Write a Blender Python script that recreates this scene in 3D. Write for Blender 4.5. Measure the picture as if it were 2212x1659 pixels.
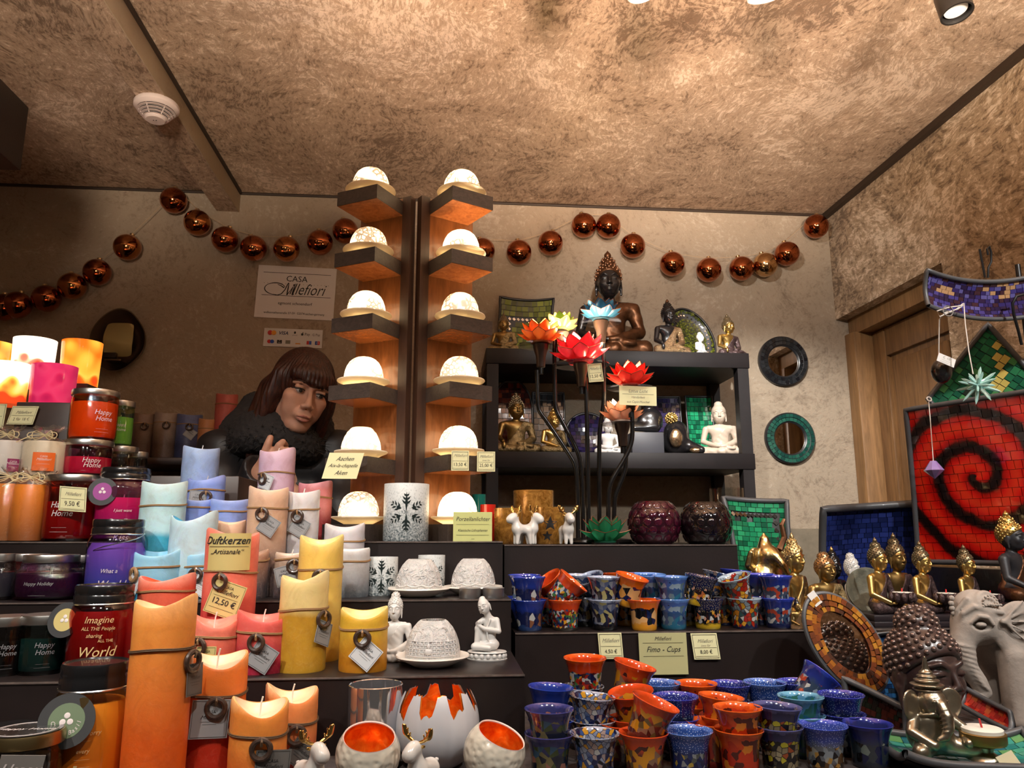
import bpy, bmesh, math, random
import numpy as np
from mathutils import Vector, Matrix, Euler
random.seed(7)
SC = bpy.context.scene
COL = SC.collection
for o in list(bpy.data.objects): bpy.data.objects.remove(o)
R = math.radians; PI = math.pi

# ------------------------------------------------------------------ camera, world, exposure
FPX, CX, CY, ZC = 1661.0, 1106.0, 829.5, 1.45
YAW, PIT = R(5), R(11)
FW = Vector((math.sin(YAW)*math.cos(PIT), math.cos(YAW)*math.cos(PIT), math.sin(PIT)))
RT = Vector((math.cos(YAW), -math.sin(YAW), 0))
UP = RT.cross(FW)
cam_d = bpy.data.cameras.new('camera'); cam = bpy.data.objects.new('camera', cam_d); COL.objects.link(cam)
cam_d.sensor_width = 36.0; cam_d.lens = 36.0*FPX/2212.0; cam_d.clip_start = 0.02
cam.location = (0, 0, ZC)
cam.rotation_euler = (PI/2+PIT, 0, -YAW)
SC.camera = cam
SC.view_settings.view_transform = 'Standard'; SC.view_settings.look = 'None'
SC.view_settings.exposure = 0.0; SC.view_settings.gamma = 1.0
SC.view_settings.use_curve_mapping = False
w = bpy.data.worlds.new('night_market'); SC.world = w; w.use_nodes = True
w.node_tree.nodes['Background'].inputs[0].default_value = (1.0, 0.80, 0.62, 1)
w.node_tree.nodes['Background'].inputs[1].default_value = 0.05

def at(px, py, Y):                      # point of the plane Y seen at a photo pixel
    d = FW + RT*((px-CX)/FPX) + UP*((CY-py)/FPX)
    t = Y/d.y
    return Vector((d.x*t, Y, ZC+d.z*t))
def on(px, Y, z):                       # X of a point at depth Y, height z seen at photo column px
    u = (px-CX)/FPX
    a = RT - FW*u
    return -(a.y*Y + a.z*(z-ZC))/a.x
def zat(py, X, Y):                      # height at (X,Y) seen at photo row py
    v = (CY-py)/FPX
    a = UP - FW*v
    return ZC - (a.x*X + a.y*Y)/a.z
def pxm(X, Y, z):                       # metres per photo pixel there
    return Vector((X, Y, z-ZC)).dot(FW)/FPX

# the ceiling spots: (x, y, z, target, watts, cone, colour); their lamp bodies are built further down
WARM = (1.0, 0.80, 0.62); NEUT = (1.0, 0.94, 0.86); COOL = (1.0, 0.98, 0.94); PINK = (1.0, 0.74, 0.58)
SPOTS = [
    # front row above the open side of the stall, shining down on the goods
    (-0.85, 0.22, 2.45, (-0.75, 1.45, 1.35), 66, 62, NEUT),
    (-0.30, 0.22, 2.45, (-0.30, 1.25, 1.20), 34, 66, NEUT),
    ( 0.25, 0.22, 2.45, ( 0.20, 1.30, 1.22), 30, 66, NEUT),
    ( 0.80, 0.22, 2.45, ( 0.65, 1.30, 1.25), 34, 66, COOL),
    ( 1.30, 0.35, 2.45, ( 1.10, 1.70, 1.50), 62, 70, COOL),
    # invented uplighters out of view, added to brighten the cloth ceiling
    (-0.60, 0.10, 2.10, (-0.90, 0.92, 2.78), 200, 70, WARM),
    ( 0.05, 0.10, 2.10, ( 0.20, 0.92, 2.78), 440, 69, PINK),
    ( 0.90, 0.10, 2.10, ( 1.02, 0.95, 2.78), 320, 68, WARM),
    # row under the ceiling that shows along the top of the photo
    ( 0.207, 1.44, 2.64, ( 0.25, 1.25, 1.15), 14, 90, NEUT),
    ( 0.404, 1.43, 2.60, ( 1.15, 2.95, 2.00), 44, 70, COOL),
    ( 0.670, 1.42, 2.60, ( 1.32, 2.95, 1.35), 150, 54, COOL),
    (-0.45, 1.30, 2.64, (-0.50, 1.25, 1.15), 14, 90, NEUT),
]

# ------------------------------------------------------------------ helpers: meshes
class MB:
    def __init__(s): s.v = []; s.f = []
    def add(s, vs, fs, M=None):
        n = len(s.v)
        if M is not None: vs = [M @ Vector(p) for p in vs]
        s.v += [tuple(p) for p in vs]; s.f += [tuple(i+n for i in q) for q in fs]
        return s
    def box(s, x0, x1, y0, y1, z0, z1, b=0.0, M=None):
        if b <= 0:
            vs = [(x, y, z) for z in (z0, z1) for y in (y0, y1) for x in (x0, x1)]
            return s.add(vs, [(0,2,3,1),(4,5,7,6),(0,1,5,4),(2,6,7,3),(0,4,6,2),(1,3,7,5)], M)
        # chamfered box: three shrunken face pairs hulled by hand
        bm = bmesh.new(); bmesh.ops.create_cube(bm, size=1)
        for v in bm.verts:
            v.co = Vector(((x0+x1)/2+v.co.x*(x1-x0), (y0+y1)/2+v.co.y*(y1-y0), (z0+z1)/2+v.co.z*(z1-z0)))
        bmesh.ops.bevel(bm, geom=bm.edges[:], offset=b, segments=2, affect='EDGES', profile=0.5)
        bm.verts.index_update()
        vs = [v.co.copy() for v in bm.verts]; fs = [[v.index for v in f.verts] for f in bm.faces]; bm.free()
        return s.add(vs, fs, M)
    def lathe(s, prof, n=32, M=None, fn=None, close=False):
        vs = []; fs = []
        m = len(prof)
        for r, z in prof:
            for k in range(n):
                a = 2*PI*k/n
                p = (r*math.cos(a), r*math.sin(a), z)
                if fn: p = fn(p, a)
                vs.append(p)
        for i in range(m-1):
            for k in range(n):
                k2 = (k+1) % n
                fs.append((i*n+k, i*n+k2, (i+1)*n+k2, (i+1)*n+k))
        if prof[0][0] > 1e-6 and close != 'both': fs.append(tuple(reversed(range(n))))
        if prof[-1][0] > 1e-6 and not close: fs.append(tuple((m-1)*n+k for k in range(n)))
        return s.add(vs, fs, M)
    def tube(s, pts, r, n=8, cap=True, M=None):
        pts = [Vector(p) for p in pts]; m = len(pts)
        rr = r if isinstance(r, (list, tuple)) else [r]*m
        vs = []; fs = []; prev = None
        for i, p in enumerate(pts):
            t = (pts[min(i+1, m-1)]-pts[max(i-1, 0)])
            if t.length < 1e-9: t = Vector((0, 0, 1))
            t.normalize()
            if prev is None:
                a = Vector((0, 0, 1)) if abs(t.z) < 0.9 else Vector((1, 0, 0))
                u = t.cross(a).normalized()
            else:
                u = (prev - t*prev.dot(t)); u = u.normalized() if u.length > 1e-6 else t.orthogonal().normalized()
            prev = u; q = t.cross(u)
            for k in range(n):
                a = 2*PI*k/n
                vs.append(p + (u*math.cos(a)+q*math.sin(a))*rr[i])
        for i in range(m-1):
            for k in range(n):
                k2 = (k+1) % n
                fs.append((i*n+k, i*n+k2, (i+1)*n+k2, (i+1)*n+k))
        if cap: fs += [tuple(reversed(range(n))), tuple((m-1)*n+k for k in range(n))]
        return s.add(vs, fs, M)
    def ring(s, R0, r, n=24, m=8, M=None, wob=0.0):
        vs = []; fs = []
        for i in range(n):
            a = 2*PI*i/n; rr = r*(1+wob*math.sin(5*a))
            for j in range(m):
                b = 2*PI*j/m
                q = R0+rr*math.cos(b)
                vs.append((q*math.cos(a), q*math.sin(a), rr*math.sin(b)))
        for i in range(n):
            for j in range(m):
                fs.append((i*m+j, ((i+1) % n)*m+j, ((i+1) % n)*m+(j+1) % m, i*m+(j+1) % m))
        return s.add(vs, fs, M)
    def ball(s, c, r, n=12, m=8, M=None):
        rx, ry, rz = r if isinstance(r, (list, tuple)) else (r, r, r)
        vs = [(c[0], c[1], c[2]-rz)]; fs = []
        for j in range(1, m):
            t = -PI/2+PI*j/m
            for k in range(n):
                a = 2*PI*k/n
                vs.append((c[0]+rx*math.cos(t)*math.cos(a), c[1]+ry*math.cos(t)*math.sin(a), c[2]+rz*math.sin(t)))
        vs.append((c[0], c[1], c[2]+rz)); T = len(vs)-1
        for k in range(n):
            k2 = (k+1) % n
            fs.append((0, 1+k2, 1+k)); fs.append((T, T-n+k, T-n+k2))
            for j in range(m-2):
                a = 1+j*n
                fs.append((a+k, a+k2, a+n+k2, a+n+k))
        return s.add(vs, fs, M)
    def prism(s, poly, y0, y1, M=None):      # poly in XZ, extruded along Y
        n = len(poly)
        vs = [(x, y0, z) for x, z in poly]+[(x, y1, z) for x, z in poly]
        fs = [tuple(range(n)), tuple(reversed(range(n, 2*n)))]+[(i, i+n, (i+1) % n+n, (i+1) % n) for i in range(n)]
        return s.add(vs, fs, M)
    def grid(s, fn, nu, nv, M=None):
        vs = [fn(i/nu, j/nv) for j in range(nv+1) for i in range(nu+1)]
        fs = [(j*(nu+1)+i, j*(nu+1)+i+1, (j+1)*(nu+1)+i+1, (j+1)*(nu+1)+i) for j in range(nv) for i in range(nu)]
        return s.add(vs, fs, M)
    def mesh(s, name, smooth=True):
        me = bpy.data.meshes.new(name)
        me.from_pydata(s.v, [], s.f); me.update()
        if smooth: shade(me)
        return me
def shade(me, ang=40):
    me.polygons.foreach_set('use_smooth', [True]*len(me.polygons))
    try: me.set_sharp_from_angle(angle=R(ang))
    except Exception: pass
def mobj(name, me, mat=None, parent=None, M=None):
    if isinstance(me, MB): me = me.mesh(name)
    o = bpy.data.objects.new(name, me); COL.objects.link(o)
    if mat is not None:
        if len(me.materials) == 0: me.materials.append(mat)
        elif me.materials[0] != mat:
            o.material_slots[0].link = 'OBJECT'; o.material_slots[0].material = mat
    if parent is not None: o.parent = parent
    if M is not None: o.matrix_local = M
    return o
def tag(o, label, cat, group=None):
    o['label'] = label; o['category'] = cat
    if group: o['group'] = group
    return o
def thing(name, label, cat, loc=(0, 0, 0), rz=0, group=None, rot=None, scale=1.0):
    o = bpy.data.objects.new(name, None); COL.objects.link(o)
    o.empty_display_size = 0.02
    o.location = loc; o.rotation_euler = rot if rot else (0, 0, rz); o.scale = (scale,)*3
    return tag(o, label, cat, group)
def struct(name, me, mat, parent=None):
    o = mobj(name, me, mat, parent); o['kind'] = 'structure'; return o
def T(x, y, z): return Matrix.Translation((x, y, z))
def RX(a): return Matrix.Rotation(a, 4, 'X')
def RY(a): return Matrix.Rotation(a, 4, 'Y')
def RZ(a): return Matrix.Rotation(a, 4, 'Z')
def S(x, y=None, z=None):
    y = x if y is None else y; z = x if z is None else z
    return Matrix.Diagonal((x, y, z, 1))

# ------------------------------------------------------------------ helpers: signed distance shapes
def ell(P, c, r, M=None):
    q = P-np.array(c, np.float32)
    if M is not None: q = q @ np.array(M, np.float32)
    r = np.array(r, np.float32)
    k0 = np.sqrt(((q/r)**2).sum(1)); k1 = np.sqrt(((q/(r*r))**2).sum(1))+1e-9
    return k0*(k0-1)/k1
def cap(P, a, b, ra, rb=None):
    rb = ra if rb is None else rb
    a = np.array(a, np.float32); b = np.array(b, np.float32); d = b-a
    t = np.clip(((P-a)@d)/max(float(d@d), 1e-9), 0, 1)
    return np.sqrt(((P-a-t[:, None]*d)**2).sum(1))-(ra+(rb-ra)*t)
def chain(P, pts, rs, k=0.004):
    f = None
    for i in range(len(pts)-1):
        g = cap(P, pts[i], pts[i+1], rs[i], rs[i+1])
        f = g if f is None else np.minimum(f, g)
    return f
def su(a, b, k):
    h = np.clip(0.5+0.5*(b-a)/k, 0, 1)
    return b+(a-b)*h-k*h*(1-h)
def ss(a, b, k):                       # a minus b, smooth
    return -su(-a, b, k)
def rbox(P, c, h, r, M=None):
    q = P-np.array(c, np.float32)
    if M is not None: q = q @ np.array(M, np.float32)
    d = np.abs(q)-(np.array(h, np.float32)-r)
    return np.sqrt((np.maximum(d, 0)**2).sum(1))+np.minimum(d.max(1), 0)-r
def tor(P, c, R0, r, M=None):
    q = P-np.array(c, np.float32)
    if M is not None: q = q @ np.array(M, np.float32)
    return np.sqrt((np.sqrt(q[:, 0]**2+q[:, 1]**2)-R0)**2+q[:, 2]**2)-r
def rot3(x=0, y=0, z=0):               # columns are the local axes
    return np.array(Euler((R(x), R(y), R(z)), 'XYZ').to_matrix(), np.float32)
def sdf_mesh(name, field, lo, hi, vox, smooth=True):
    lo = np.array(lo, np.float32); hi = np.array(hi, np.float32)
    B = 6
    n = (np.ceil((hi-lo)/vox/B).astype(int)+1)*B
    ax = [lo[i]+vox*np.arange(n[i]) for i in range(3)]
    nb = n//B
    ca = [lo[i]+vox*(np.arange(nb[i])*B+(B-1)/2) for i in range(3)]
    cg = np.stack(np.meshgrid(*ca, indexing='ij'), -1).reshape(-1, 3).astype(np.float32)
    fc = field(cg).astype(np.float32).reshape(nb)
    f = np.repeat(np.repeat(np.repeat(fc, B, 0), B, 1), B, 2)
    act = np.abs(f) < vox*B*1.6
    idx = np.argwhere(act)
    P = (lo+vox*idx).astype(np.float32)
    out = np.empty(len(P), np.float32)
    for i in range(0, len(P), 400000): out[i:i+400000] = field(P[i:i+400000])
    f[act] = out
    f[f == 0] = 1e-7
    ins = f < 0
    c = ins[:-1, :-1, :-1].astype(np.int8)
    cs = sum(ins[a:n[0]-1+a, b:n[1]-1+b, d:n[2]-1+d].astype(np.int8) for a in (0, 1) for b in (0, 1) for d in (0, 1))
    cell = np.argwhere((cs > 0) & (cs < 8))
    cid = -np.ones(cs.shape, np.int32); cid[cell[:, 0], cell[:, 1], cell[:, 2]] = np.arange(len(cell))
    acc = np.zeros((len(cell), 3), np.float32); cnt = np.zeros(len(cell), np.float32)
    offs = [(a, b, d) for a in (0, 1) for b in (0, 1) for d in (0, 1)]
    for o1 in offs:
        for axn in range(3):
            if o1[axn]: continue
            o2 = list(o1); o2[axn] = 1
            a = cell+np.array(o1); b = cell+np.array(o2)
            fa = f[a[:, 0], a[:, 1], a[:, 2]]; fb = f[b[:, 0], b[:, 1], b[:, 2]]
            m = (fa < 0) != (fb < 0)
            t = fa[m]/(fa[m]-fb[m])
            acc[m] += a[m]+(b[m]-a[m])*t[:, None]; cnt[m] += 1
    vs = lo+vox*(acc/cnt[:, None])
    faces = []
    for axn in range(3):
        o = [0, 0, 0]; o[axn] = 1
        sl0 = tuple(slice(0, n[i]-o[i]) for i in range(3)); sl1 = tuple(slice(o[i], n[i]) for i in range(3))
        ch = np.argwhere(ins[sl0] != ins[sl1])
        b, d = [(1, 2), (2, 0), (0, 1)][axn]
        ch = ch[(ch[:, b] > 0) & (ch[:, d] > 0) & (ch[:, b] < n[b]-1) & (ch[:, d] < n[d]-1)]
        s0 = ins[ch[:, 0], ch[:, 1], ch[:, 2]]
        q = []
        for db, dd in ((-1, -1), (0, -1), (0, 0), (-1, 0)):
            e = ch.copy(); e[:, b] += db; e[:, d] += dd
            q.append(cid[e[:, 0], e[:, 1], e[:, 2]])
        q = np.stack(q, 1)
        q[~s0] = q[~s0][:, ::-1]
        faces.append(q)
    fs = np.concatenate(faces); fs = fs[(fs >= 0).all(1)]
    me = bpy.data.meshes.new(name)
    me.vertices.add(len(vs)); me.vertices.foreach_set('co', vs.astype(np.float32).ravel())
    me.loops.add(len(fs)*4); me.loops.foreach_set('vertex_index', fs.astype(np.int32).ravel())
    me.polygons.add(len(fs)); me.polygons.foreach_set('loop_start', np.arange(len(fs), dtype=np.int32)*4)
    me.polygons.foreach_set('loop_total', np.full(len(fs), 4, np.int32))
    me.update(calc_edges=True)
    if smooth: me.polygons.foreach_set('use_smooth', [True]*len(fs))
    return me

# ------------------------------------------------------------------ helpers: materials
class NT:
    def __init__(s, name):
        s.m = bpy.data.materials.new(name); s.m.use_nodes = True
        s.t = s.m.node_tree; s.b = s.t.nodes['Principled BSDF']; s.o = s.t.nodes['Material Output']
    def n(s, typ, **k):
        nd = s.t.nodes.new('ShaderNode'+typ)
        for a, v in k.items():
            if a.startswith('i_'): nd.inputs[a[2:].replace('_', ' ')].default_value = v
            else: setattr(nd, a, v)
        return nd
    def l(s, a, b): s.t.links.new(a, b)
    def set(s, **k):
        for a, v in k.items():
            key = {'color': 'Base Color', 'rough': 'Roughness', 'metal': 'Metallic', 'coat': 'Coat Weight', 'crough': 'Coat Roughness',
                   'sss': 'Subsurface Weight', 'trans': 'Transmission Weight', 'ior': 'IOR', 'estr': 'Emission Strength', 'ecol': 'Emission Color',
                   'alpha': 'Alpha', 'spec': 'Specular IOR Level', 'sheen': 'Sheen Weight'}[a]
            if a in ('color', 'ecol') and len(v) == 3: v = (*v, 1)
            s.b.inputs[key].default_value = v
        return s
    def coord(s, kind='Object', scale=(1, 1, 1), obj=None):
        tc = s.n('TexCoord')
        if obj: tc.object = obj
        mp = s.n('Mapping'); mp.inputs['Scale'].default_value = scale
        s.l(tc.outputs[kind], mp.inputs['Vector']); return mp.outputs[0]
    def noise(s, vec, scale, detail=4, rough=0.5, dist=0.0):
        nd = s.n('TexNoise', i_Scale=scale, i_Detail=detail, i_Roughness=rough, i_Distortion=dist); s.l(vec, nd.inputs['Vector']); return nd.outputs['Fac']
    def ramp(s, fac, stops, interp='LINEAR'):
        nd = s.n('ValToRGB'); cr = nd.color_ramp; cr.interpolation = interp
        while len(cr.elements) < len(stops): cr.elements.new(0.5)
        for e, (p, c) in zip(cr.elements, stops):
            e.position = p; e.color = (*c, 1) if len(c) == 3 else c
        s.l(fac, nd.inputs[0]); return nd.outputs[0]
    def mix(s, fac, a, b, mode='MIX'):
        nd = s.n('Mix', data_type='RGBA', blend_type=mode)
        for i, v in ((0, fac), (6, a), (7, b)):
            if hasattr(v, 'links'): s.l(v, nd.inputs[i])
            else: nd.inputs[i].default_value = v if i == 0 else (*v[:3], 1)
        return nd.outputs[2]
    def math(s, op, a, b=0.0, c=0.0):
        nd = s.n('Math', operation=op)
        for i, v in enumerate((a, b, c)):
            if hasattr(v, 'links'): s.l(v, nd.inputs[i])
            else: nd.inputs[i].default_value = v
        return nd.outputs[0]
    def bump(s, h, strength=0.3, dist=0.01):
        nd = s.n('Bump', i_Strength=strength, i_Distance=dist); s.l(h, nd.inputs['Height']); s.l(nd.outputs[0], s.b.inputs['Normal']); return nd
    def color(s, sock): s.l(sock, s.b.inputs['Base Color']); return s
_mc = {}
def mat(name, color, rough=0.5, metal=0.0, coat=0.0, var=0.0, vs=40, bump=0.0, bs=80, **k):
    if name in _mc: return _mc[name]
    n = NT(name); n.set(color=color, rough=rough, metal=metal, coat=coat, **k)
    if var or bump:
        v = n.coord()
        if var:
            f = n.noise(v, vs, 5, 0.6)
            d = tuple(max(0, c*(1-var)) for c in color); e = tuple(min(1, c*(1+var)) for c in color)
            n.color(n.ramp(f, [(0.3, d), (0.7, e)]))
        if bump: n.bump(n.noise(v, bs, 5, 0.6), bump, 0.004)
    _mc[name] = n.m
    return n.m
_tc = {}
def text_geo(txt, size, shear=0.0, bold=0.0, align='CENTER', space=1.0):
    key = (txt, size, shear, bold, align, space)
    if key in _tc: return _tc[key]
    cu = bpy.data.curves.new('lettering', 'FONT'); cu.body = txt; cu.size = size; cu.shear = shear; cu.offset = bold*size
    cu.align_x = align; cu.align_y = 'CENTER'; cu.resolution_u = 2; cu.space_character = space
    o = bpy.data.objects.new('lettering', cu); COL.objects.link(o)
    bpy.context.view_layer.update()
    me = bpy.data.meshes.new_from_object(o.evaluated_get(bpy.context.evaluated_depsgraph_get()))
    vs = [tuple(v.co) for v in me.vertices]; fs = [tuple(p.vertices) for p in me.polygons]
    bpy.data.objects.remove(o); bpy.data.curves.remove(cu); bpy.data.meshes.remove(me)
    _tc[key] = (vs, fs); return vs, fs
def flat_text(mb, txt, size, x, z, y=-0.0006, shear=0.0, bold=0.0, align='CENTER', space=1.0, sx=1.0):
    vs, fs = text_geo(txt, size, shear, bold, align, space)
    mb.add([(x+p[0]*sx, y, z+p[1]) for p in vs], fs); return mb
def bend_text(mb, txt, size, rad, z, a0=-PI/2, shear=0.0, bold=0.0, space=1.0, sx=1.0):
    vs, fs = text_geo(txt, size, shear, bold, 'CENTER', space)
    out = []
    for p in vs:
        a = a0+p[0]*sx/rad
        out.append((rad*math.cos(a), rad*math.sin(a), z+p[1]))
    mb.add(out, fs); return mb
def bar(mb, x0, x1, z, h=0.0008, y=-0.0006):
    mb.add([(x0, y, z-h/2), (x1, y, z-h/2), (x1, y, z+h/2), (x0, y, z+h/2)], [(0, 1, 2, 3)]); return mb
# ------------------------------------------------------------------ the room
def velvet(name, lo, mid, hi, fine=70, patch=2.2, con=1.0, bumpst=0.35, rough=0.75, stretch=(1, 1, 1)):
    n = NT(name); n.set(rough=rough, spec=0.25, sheen=0.15)
    v = n.coord(scale=stretch)
    wn = n.n('TexNoise', i_Scale=1.6, i_Detail=3.0); n.l(v, wn.inputs['Vector'])
    sc = n.n('VectorMath', operation='SCALE'); n.l(wn.outputs['Color'], sc.inputs[0]); sc.inputs['Scale'].default_value = 0.35
    ad = n.n('VectorMath', operation='ADD'); n.l(v, ad.inputs[0]); n.l(sc.outputs[0], ad.inputs[1]); wv = ad.outputs[0]
    p = n.noise(wv, patch, 7, 0.62, 0.6)
    mp = n.n('Mapping'); mp.inputs['Scale'].default_value = (1, 0.38, 1); mp.inputs['Rotation'].default_value = (0, 0, 0.9); n.l(wv, mp.inputs['Vector'])
    s1 = n.noise(mp.outputs[0], fine*1.25, 6, 0.70, 0.6)
    s2 = n.noise(wv, fine*0.28, 9, 0.76, 0.8)
    f = n.math('ADD', n.math('MULTIPLY', p, 0.46), n.math('ADD', n.math('MULTIPLY', s1, 0.46), n.math('MULTIPLY', s2, 0.48)))
    f = n.math('MULTIPLY_ADD', n.math('SUBTRACT', f, 0.70), 2.6*con, 0.5)
    n.color(n.ramp(f, [(0.0, lo), (0.42, mid), (0.62, mid), (1.0, hi)]))
    n.bump(n.math('ADD', s2, n.math('MULTIPLY', s1, 0.5)), bumpst, 0.012)
    return n.m
m_ceil = velvet('crushed_velvet_ceiling', (0.17, 0.10, 0.055), (0.45, 0.31, 0.205), (0.76, 0.59, 0.45), 85, 1.9, 1.9, 0.75)
m_wallb = velvet('plaster_cloth_wall', (0.22, 0.165, 0.115), (0.39, 0.31, 0.225), (0.54, 0.455, 0.36), 55, 1.6, 1.1, 0.6)
m_wallr = velvet('crushed_velvet_wall', (0.16, 0.095, 0.045), (0.42, 0.29, 0.17), (0.74, 0.58, 0.42), 62, 2.8, 2.5, 0.6)
m_beam = velvet('beam_cloth', (0.30, 0.21, 0.13), (0.44, 0.33, 0.21), (0.55, 0.42, 0.28), 50, 2.0, 0.8, 0.2)
def wood(name, a, b, scale=(1, 1, 1), sc=14, rough=0.5, coat=0.0, bump=0.1):
    n = NT(name); n.set(rough=rough, coat=coat)
    v = n.coord(scale=scale)
    f = n.noise(v, sc, 6, 0.6, 1.4); g = n.noise(v, sc*6, 3, 0.6)
    h = n.math('ADD', n.math('MULTIPLY', f, 0.7), n.math('MULTIPLY', g, 0.3))
    n.color(n.ramp(h, [(0.35, a), (0.65, b)])); n.bump(h, bump, 0.003)
    return n.m
m_pine = wood('stained_pine', (0.10, 0.045, 0.014), (0.235, 0.115, 0.04), (6, 6, 0.5), 6, 0.5)
m_dark = mat('dark_brown_board', (0.0135, 0.0088, 0.0085), 0.36, var=0.25, vs=9, bump=0.05, bs=200)
m_edge = mat('board_edge_highlight', (0.11, 0.085, 0.075), 0.4, var=0.4, vs=60)  # paler board colour that paints a highlight along the step edges
m_black = mat('black_paint', (0.010, 0.009, 0.009), 0.35)
m_floor = wood('floor_boards', (0.05, 0.035, 0.025), (0.10, 0.07, 0.05), (1, 6, 1), 8, 0.6)
m_trimd = mat('dark_trim', (0.035, 0.02, 0.012), 0.6)
CEIL = 2.785; WB = 2.95; WR = 1.605; WL = -1.95; FL = 0.25
struct('floor', MB().box(WL-0.1, WR+0.3, -0.6, WB+0.1, FL-0.06, FL), m_floor)
struct('ceiling', MB().box(WL-0.1, WR+0.3, -0.3, WB+0.1, CEIL, CEIL+0.05), m_ceil)
struct('wall_back', MB().box(WL-0.1, WR+0.3, WB, WB+0.08, FL, CEIL), m_wallb)
struct('wall_left', MB().box(WL-0.08, WL, -0.3, WB, FL, CEIL), m_wallb)
DY, DZ = 2.258, 2.322
struct('wall_right', MB().box(WR, WR+0.2, -0.3, DY, FL, CEIL).box(WR, WR+0.2, DY, WB, DZ, CEIL), m_wallr)
struct('trim_1', MB().box(WR-0.022, WR, -0.3, WB, CEIL-0.022, CEIL-0.0), m_trimd)
struct('trim_2', MB().tube([(WL, WB-0.004, CEIL-0.006), (-0.5, WB-0.004, CEIL-0.004), (WR, WB-0.004, CEIL-0.008)], 0.006, 6), m_trimd)
# door in the right wall: frame, panelled leaf set back in the reveal
d = struct('door_1', MB().box(WR+0.125, WR+0.165, DY+0.055, WB-0.06, FL, DZ-0.075), m_pine)
m_pine2 = wood('stained_pine_frame', (0.15, 0.075, 0.026), (0.30, 0.155, 0.06), (6, 6, 0.5), 6, 0.5)
mobj('door_frame', MB().box(WR+0.03, WR+0.17, WB-0.075, WB-0.002, FL, DZ-0.07, 0.004).box(WR+0.05, WR+0.17, DY+0.002, DY+0.06, FL, DZ-0.07, 0.004)
     .box(WR+0.05, WR+0.17, DY+0.002, WB-0.002, DZ-0.075, DZ-0.002, 0.003), m_pine2, d)
mobj('door_stile', MB().box(WR+0.105, WR+0.13, WB-0.16, WB-0.077, FL+0.02, DZ-0.08, 0.004), m_pine, d)
mobj('door_stile', MB().box(WR+0.105, WR+0.13, DY+0.062, DY+0.15, FL+0.02, DZ-0.08, 0.004), m_pine, d)
mobj('door_rail', MB().box(WR+0.107, WR+0.13, DY+0.15, WB-0.16, DZ-0.19, DZ-0.08, 0.004), m_pine, d)
mobj('door_rail', MB().box(WR+0.107, WR+0.13, DY+0.15, WB-0.16, 1.02, 1.16, 0.004), m_pine, d)
mobj('door_panel', MB().box(WR+0.113, WR+0.126, DY+0.175, WB-0.185, 1.185, DZ-0.215, 0.006), m_pine, d)
mobj('door_panel', MB().box(WR+0.113, WR+0.126, DY+0.175, WB-0.185, FL+0.06, 0.995, 0.006), m_pine, d)
# soffit of the reveal wrapped in the wall cloth
struct('trim_3', MB().box(WR+0.0, WR+0.05, DY, WB-0.002, DZ-0.004, DZ+0.001), m_wallr)
# ceiling beam wrapped in cloth: mottled underside, smooth side
bx0, bx1, bz = -0.915, -0.828, 2.703
o = struct('trim_4', MB().box(bx0, bx1-0.004, -0.25, WB-0.002, bz, CEIL-0.001), m_ceil)
mobj('beam_side_board', MB().box(bx1-0.004, bx1, -0.25, WB-0.002, bz-0.002, CEIL-0.012, 0.001), m_beam, o)
mobj('painted_beam_shadow', MB().box(bx1-0.003, bx1+0.008, -0.25, WB-0.02, CEIL-0.012, CEIL-0.0005), m_trimd, o)  # dark strip painting the shadow where the beam meets the ceiling
# lower plinth stripe along the back wall at the right
struct('baseboard_back', MB().box(0.9, 1.60, WB-0.012, WB-0.0005, FL, at(1720, 1142, 2.94).z), mat('beige_skirting', (0.20, 0.165, 0.115), 0.6, var=0.3, vs=12, bump=0.2, bs=60))

# dark hanging cabinet and its post at the far left
t = thing('hanging_cabinet', 'dark brown wall cabinet hung under the ceiling at the far left edge', 'cabinet', (-1.24, 1.45, 2.346))
mobj('body', MB().box(-0.16, 0.165, -0.5, 0.45, 0, 0.175, 0.004), m_dark, t)
mobj('support_post', MB().box(-0.10, 0.132, 0.22, 0.40, FL-2.346, -0.0005), m_dark, t)

# smoke detector on the beam
p = Vector((-0.868, 2.165, bz))
t = thing('smoke_detector', 'round white smoke detector with slotted vents under the ceiling beam', 'smoke detector', p)
m_wpl = mat('white_plastic', (0.72, 0.62, 0.58), 0.45)
mobj('housing', MB().lathe([(0.0, 0), (0.058, 0), (0.063, -0.006), (0.063, -0.016), (0.056, -0.022), (0.052, -0.024), (0.0, -0.024)], 40), m_wpl, t)
for i in range(4):
    r = 0.052-0.0058*i; z = -0.0225-0.0068*i
    mobj('vent_ring', MB().lathe([(r-0.016, z-0.0042), (r, z-0.0042), (r+0.001, z-0.0060), (r-0.016, z-0.0060), (r-0.016, z-0.0042)], 36), m_wpl, t)
for i in range(4): mobj('vent_slot', MB().ring(0.0505-0.0058*i, 0.0011, 36, 6, T(0, 0, -0.0245-0.0068*i)), m_black, t)
mobj('vent_core', MB().lathe([(0.034, -0.022), (0.029, -0.05), (0.0, -0.05)], 24), m_black, t)
for k in range(6):
    a = k*PI/3+0.3
    mobj('vent_rib', MB().tube([(0.051*math.cos(a), 0.051*math.sin(a), -0.023), (0.031*math.cos(a), 0.031*math.sin(a), -0.048)], 0.0016, 6), m_wpl, t)
mobj('sensor_cap', MB().lathe([(0.0, -0.047), (0.031, -0.047), (0.031, -0.051), (0.026, -0.056), (0.0, -0.057)], 32), m_wpl, t)
mobj('indicator', MB().ball((-0.004, -0.004, -0.057), 0.0016, 8, 6).ball((0.004, -0.004, -0.057), 0.0016, 8, 6), m_black, t)

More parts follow.
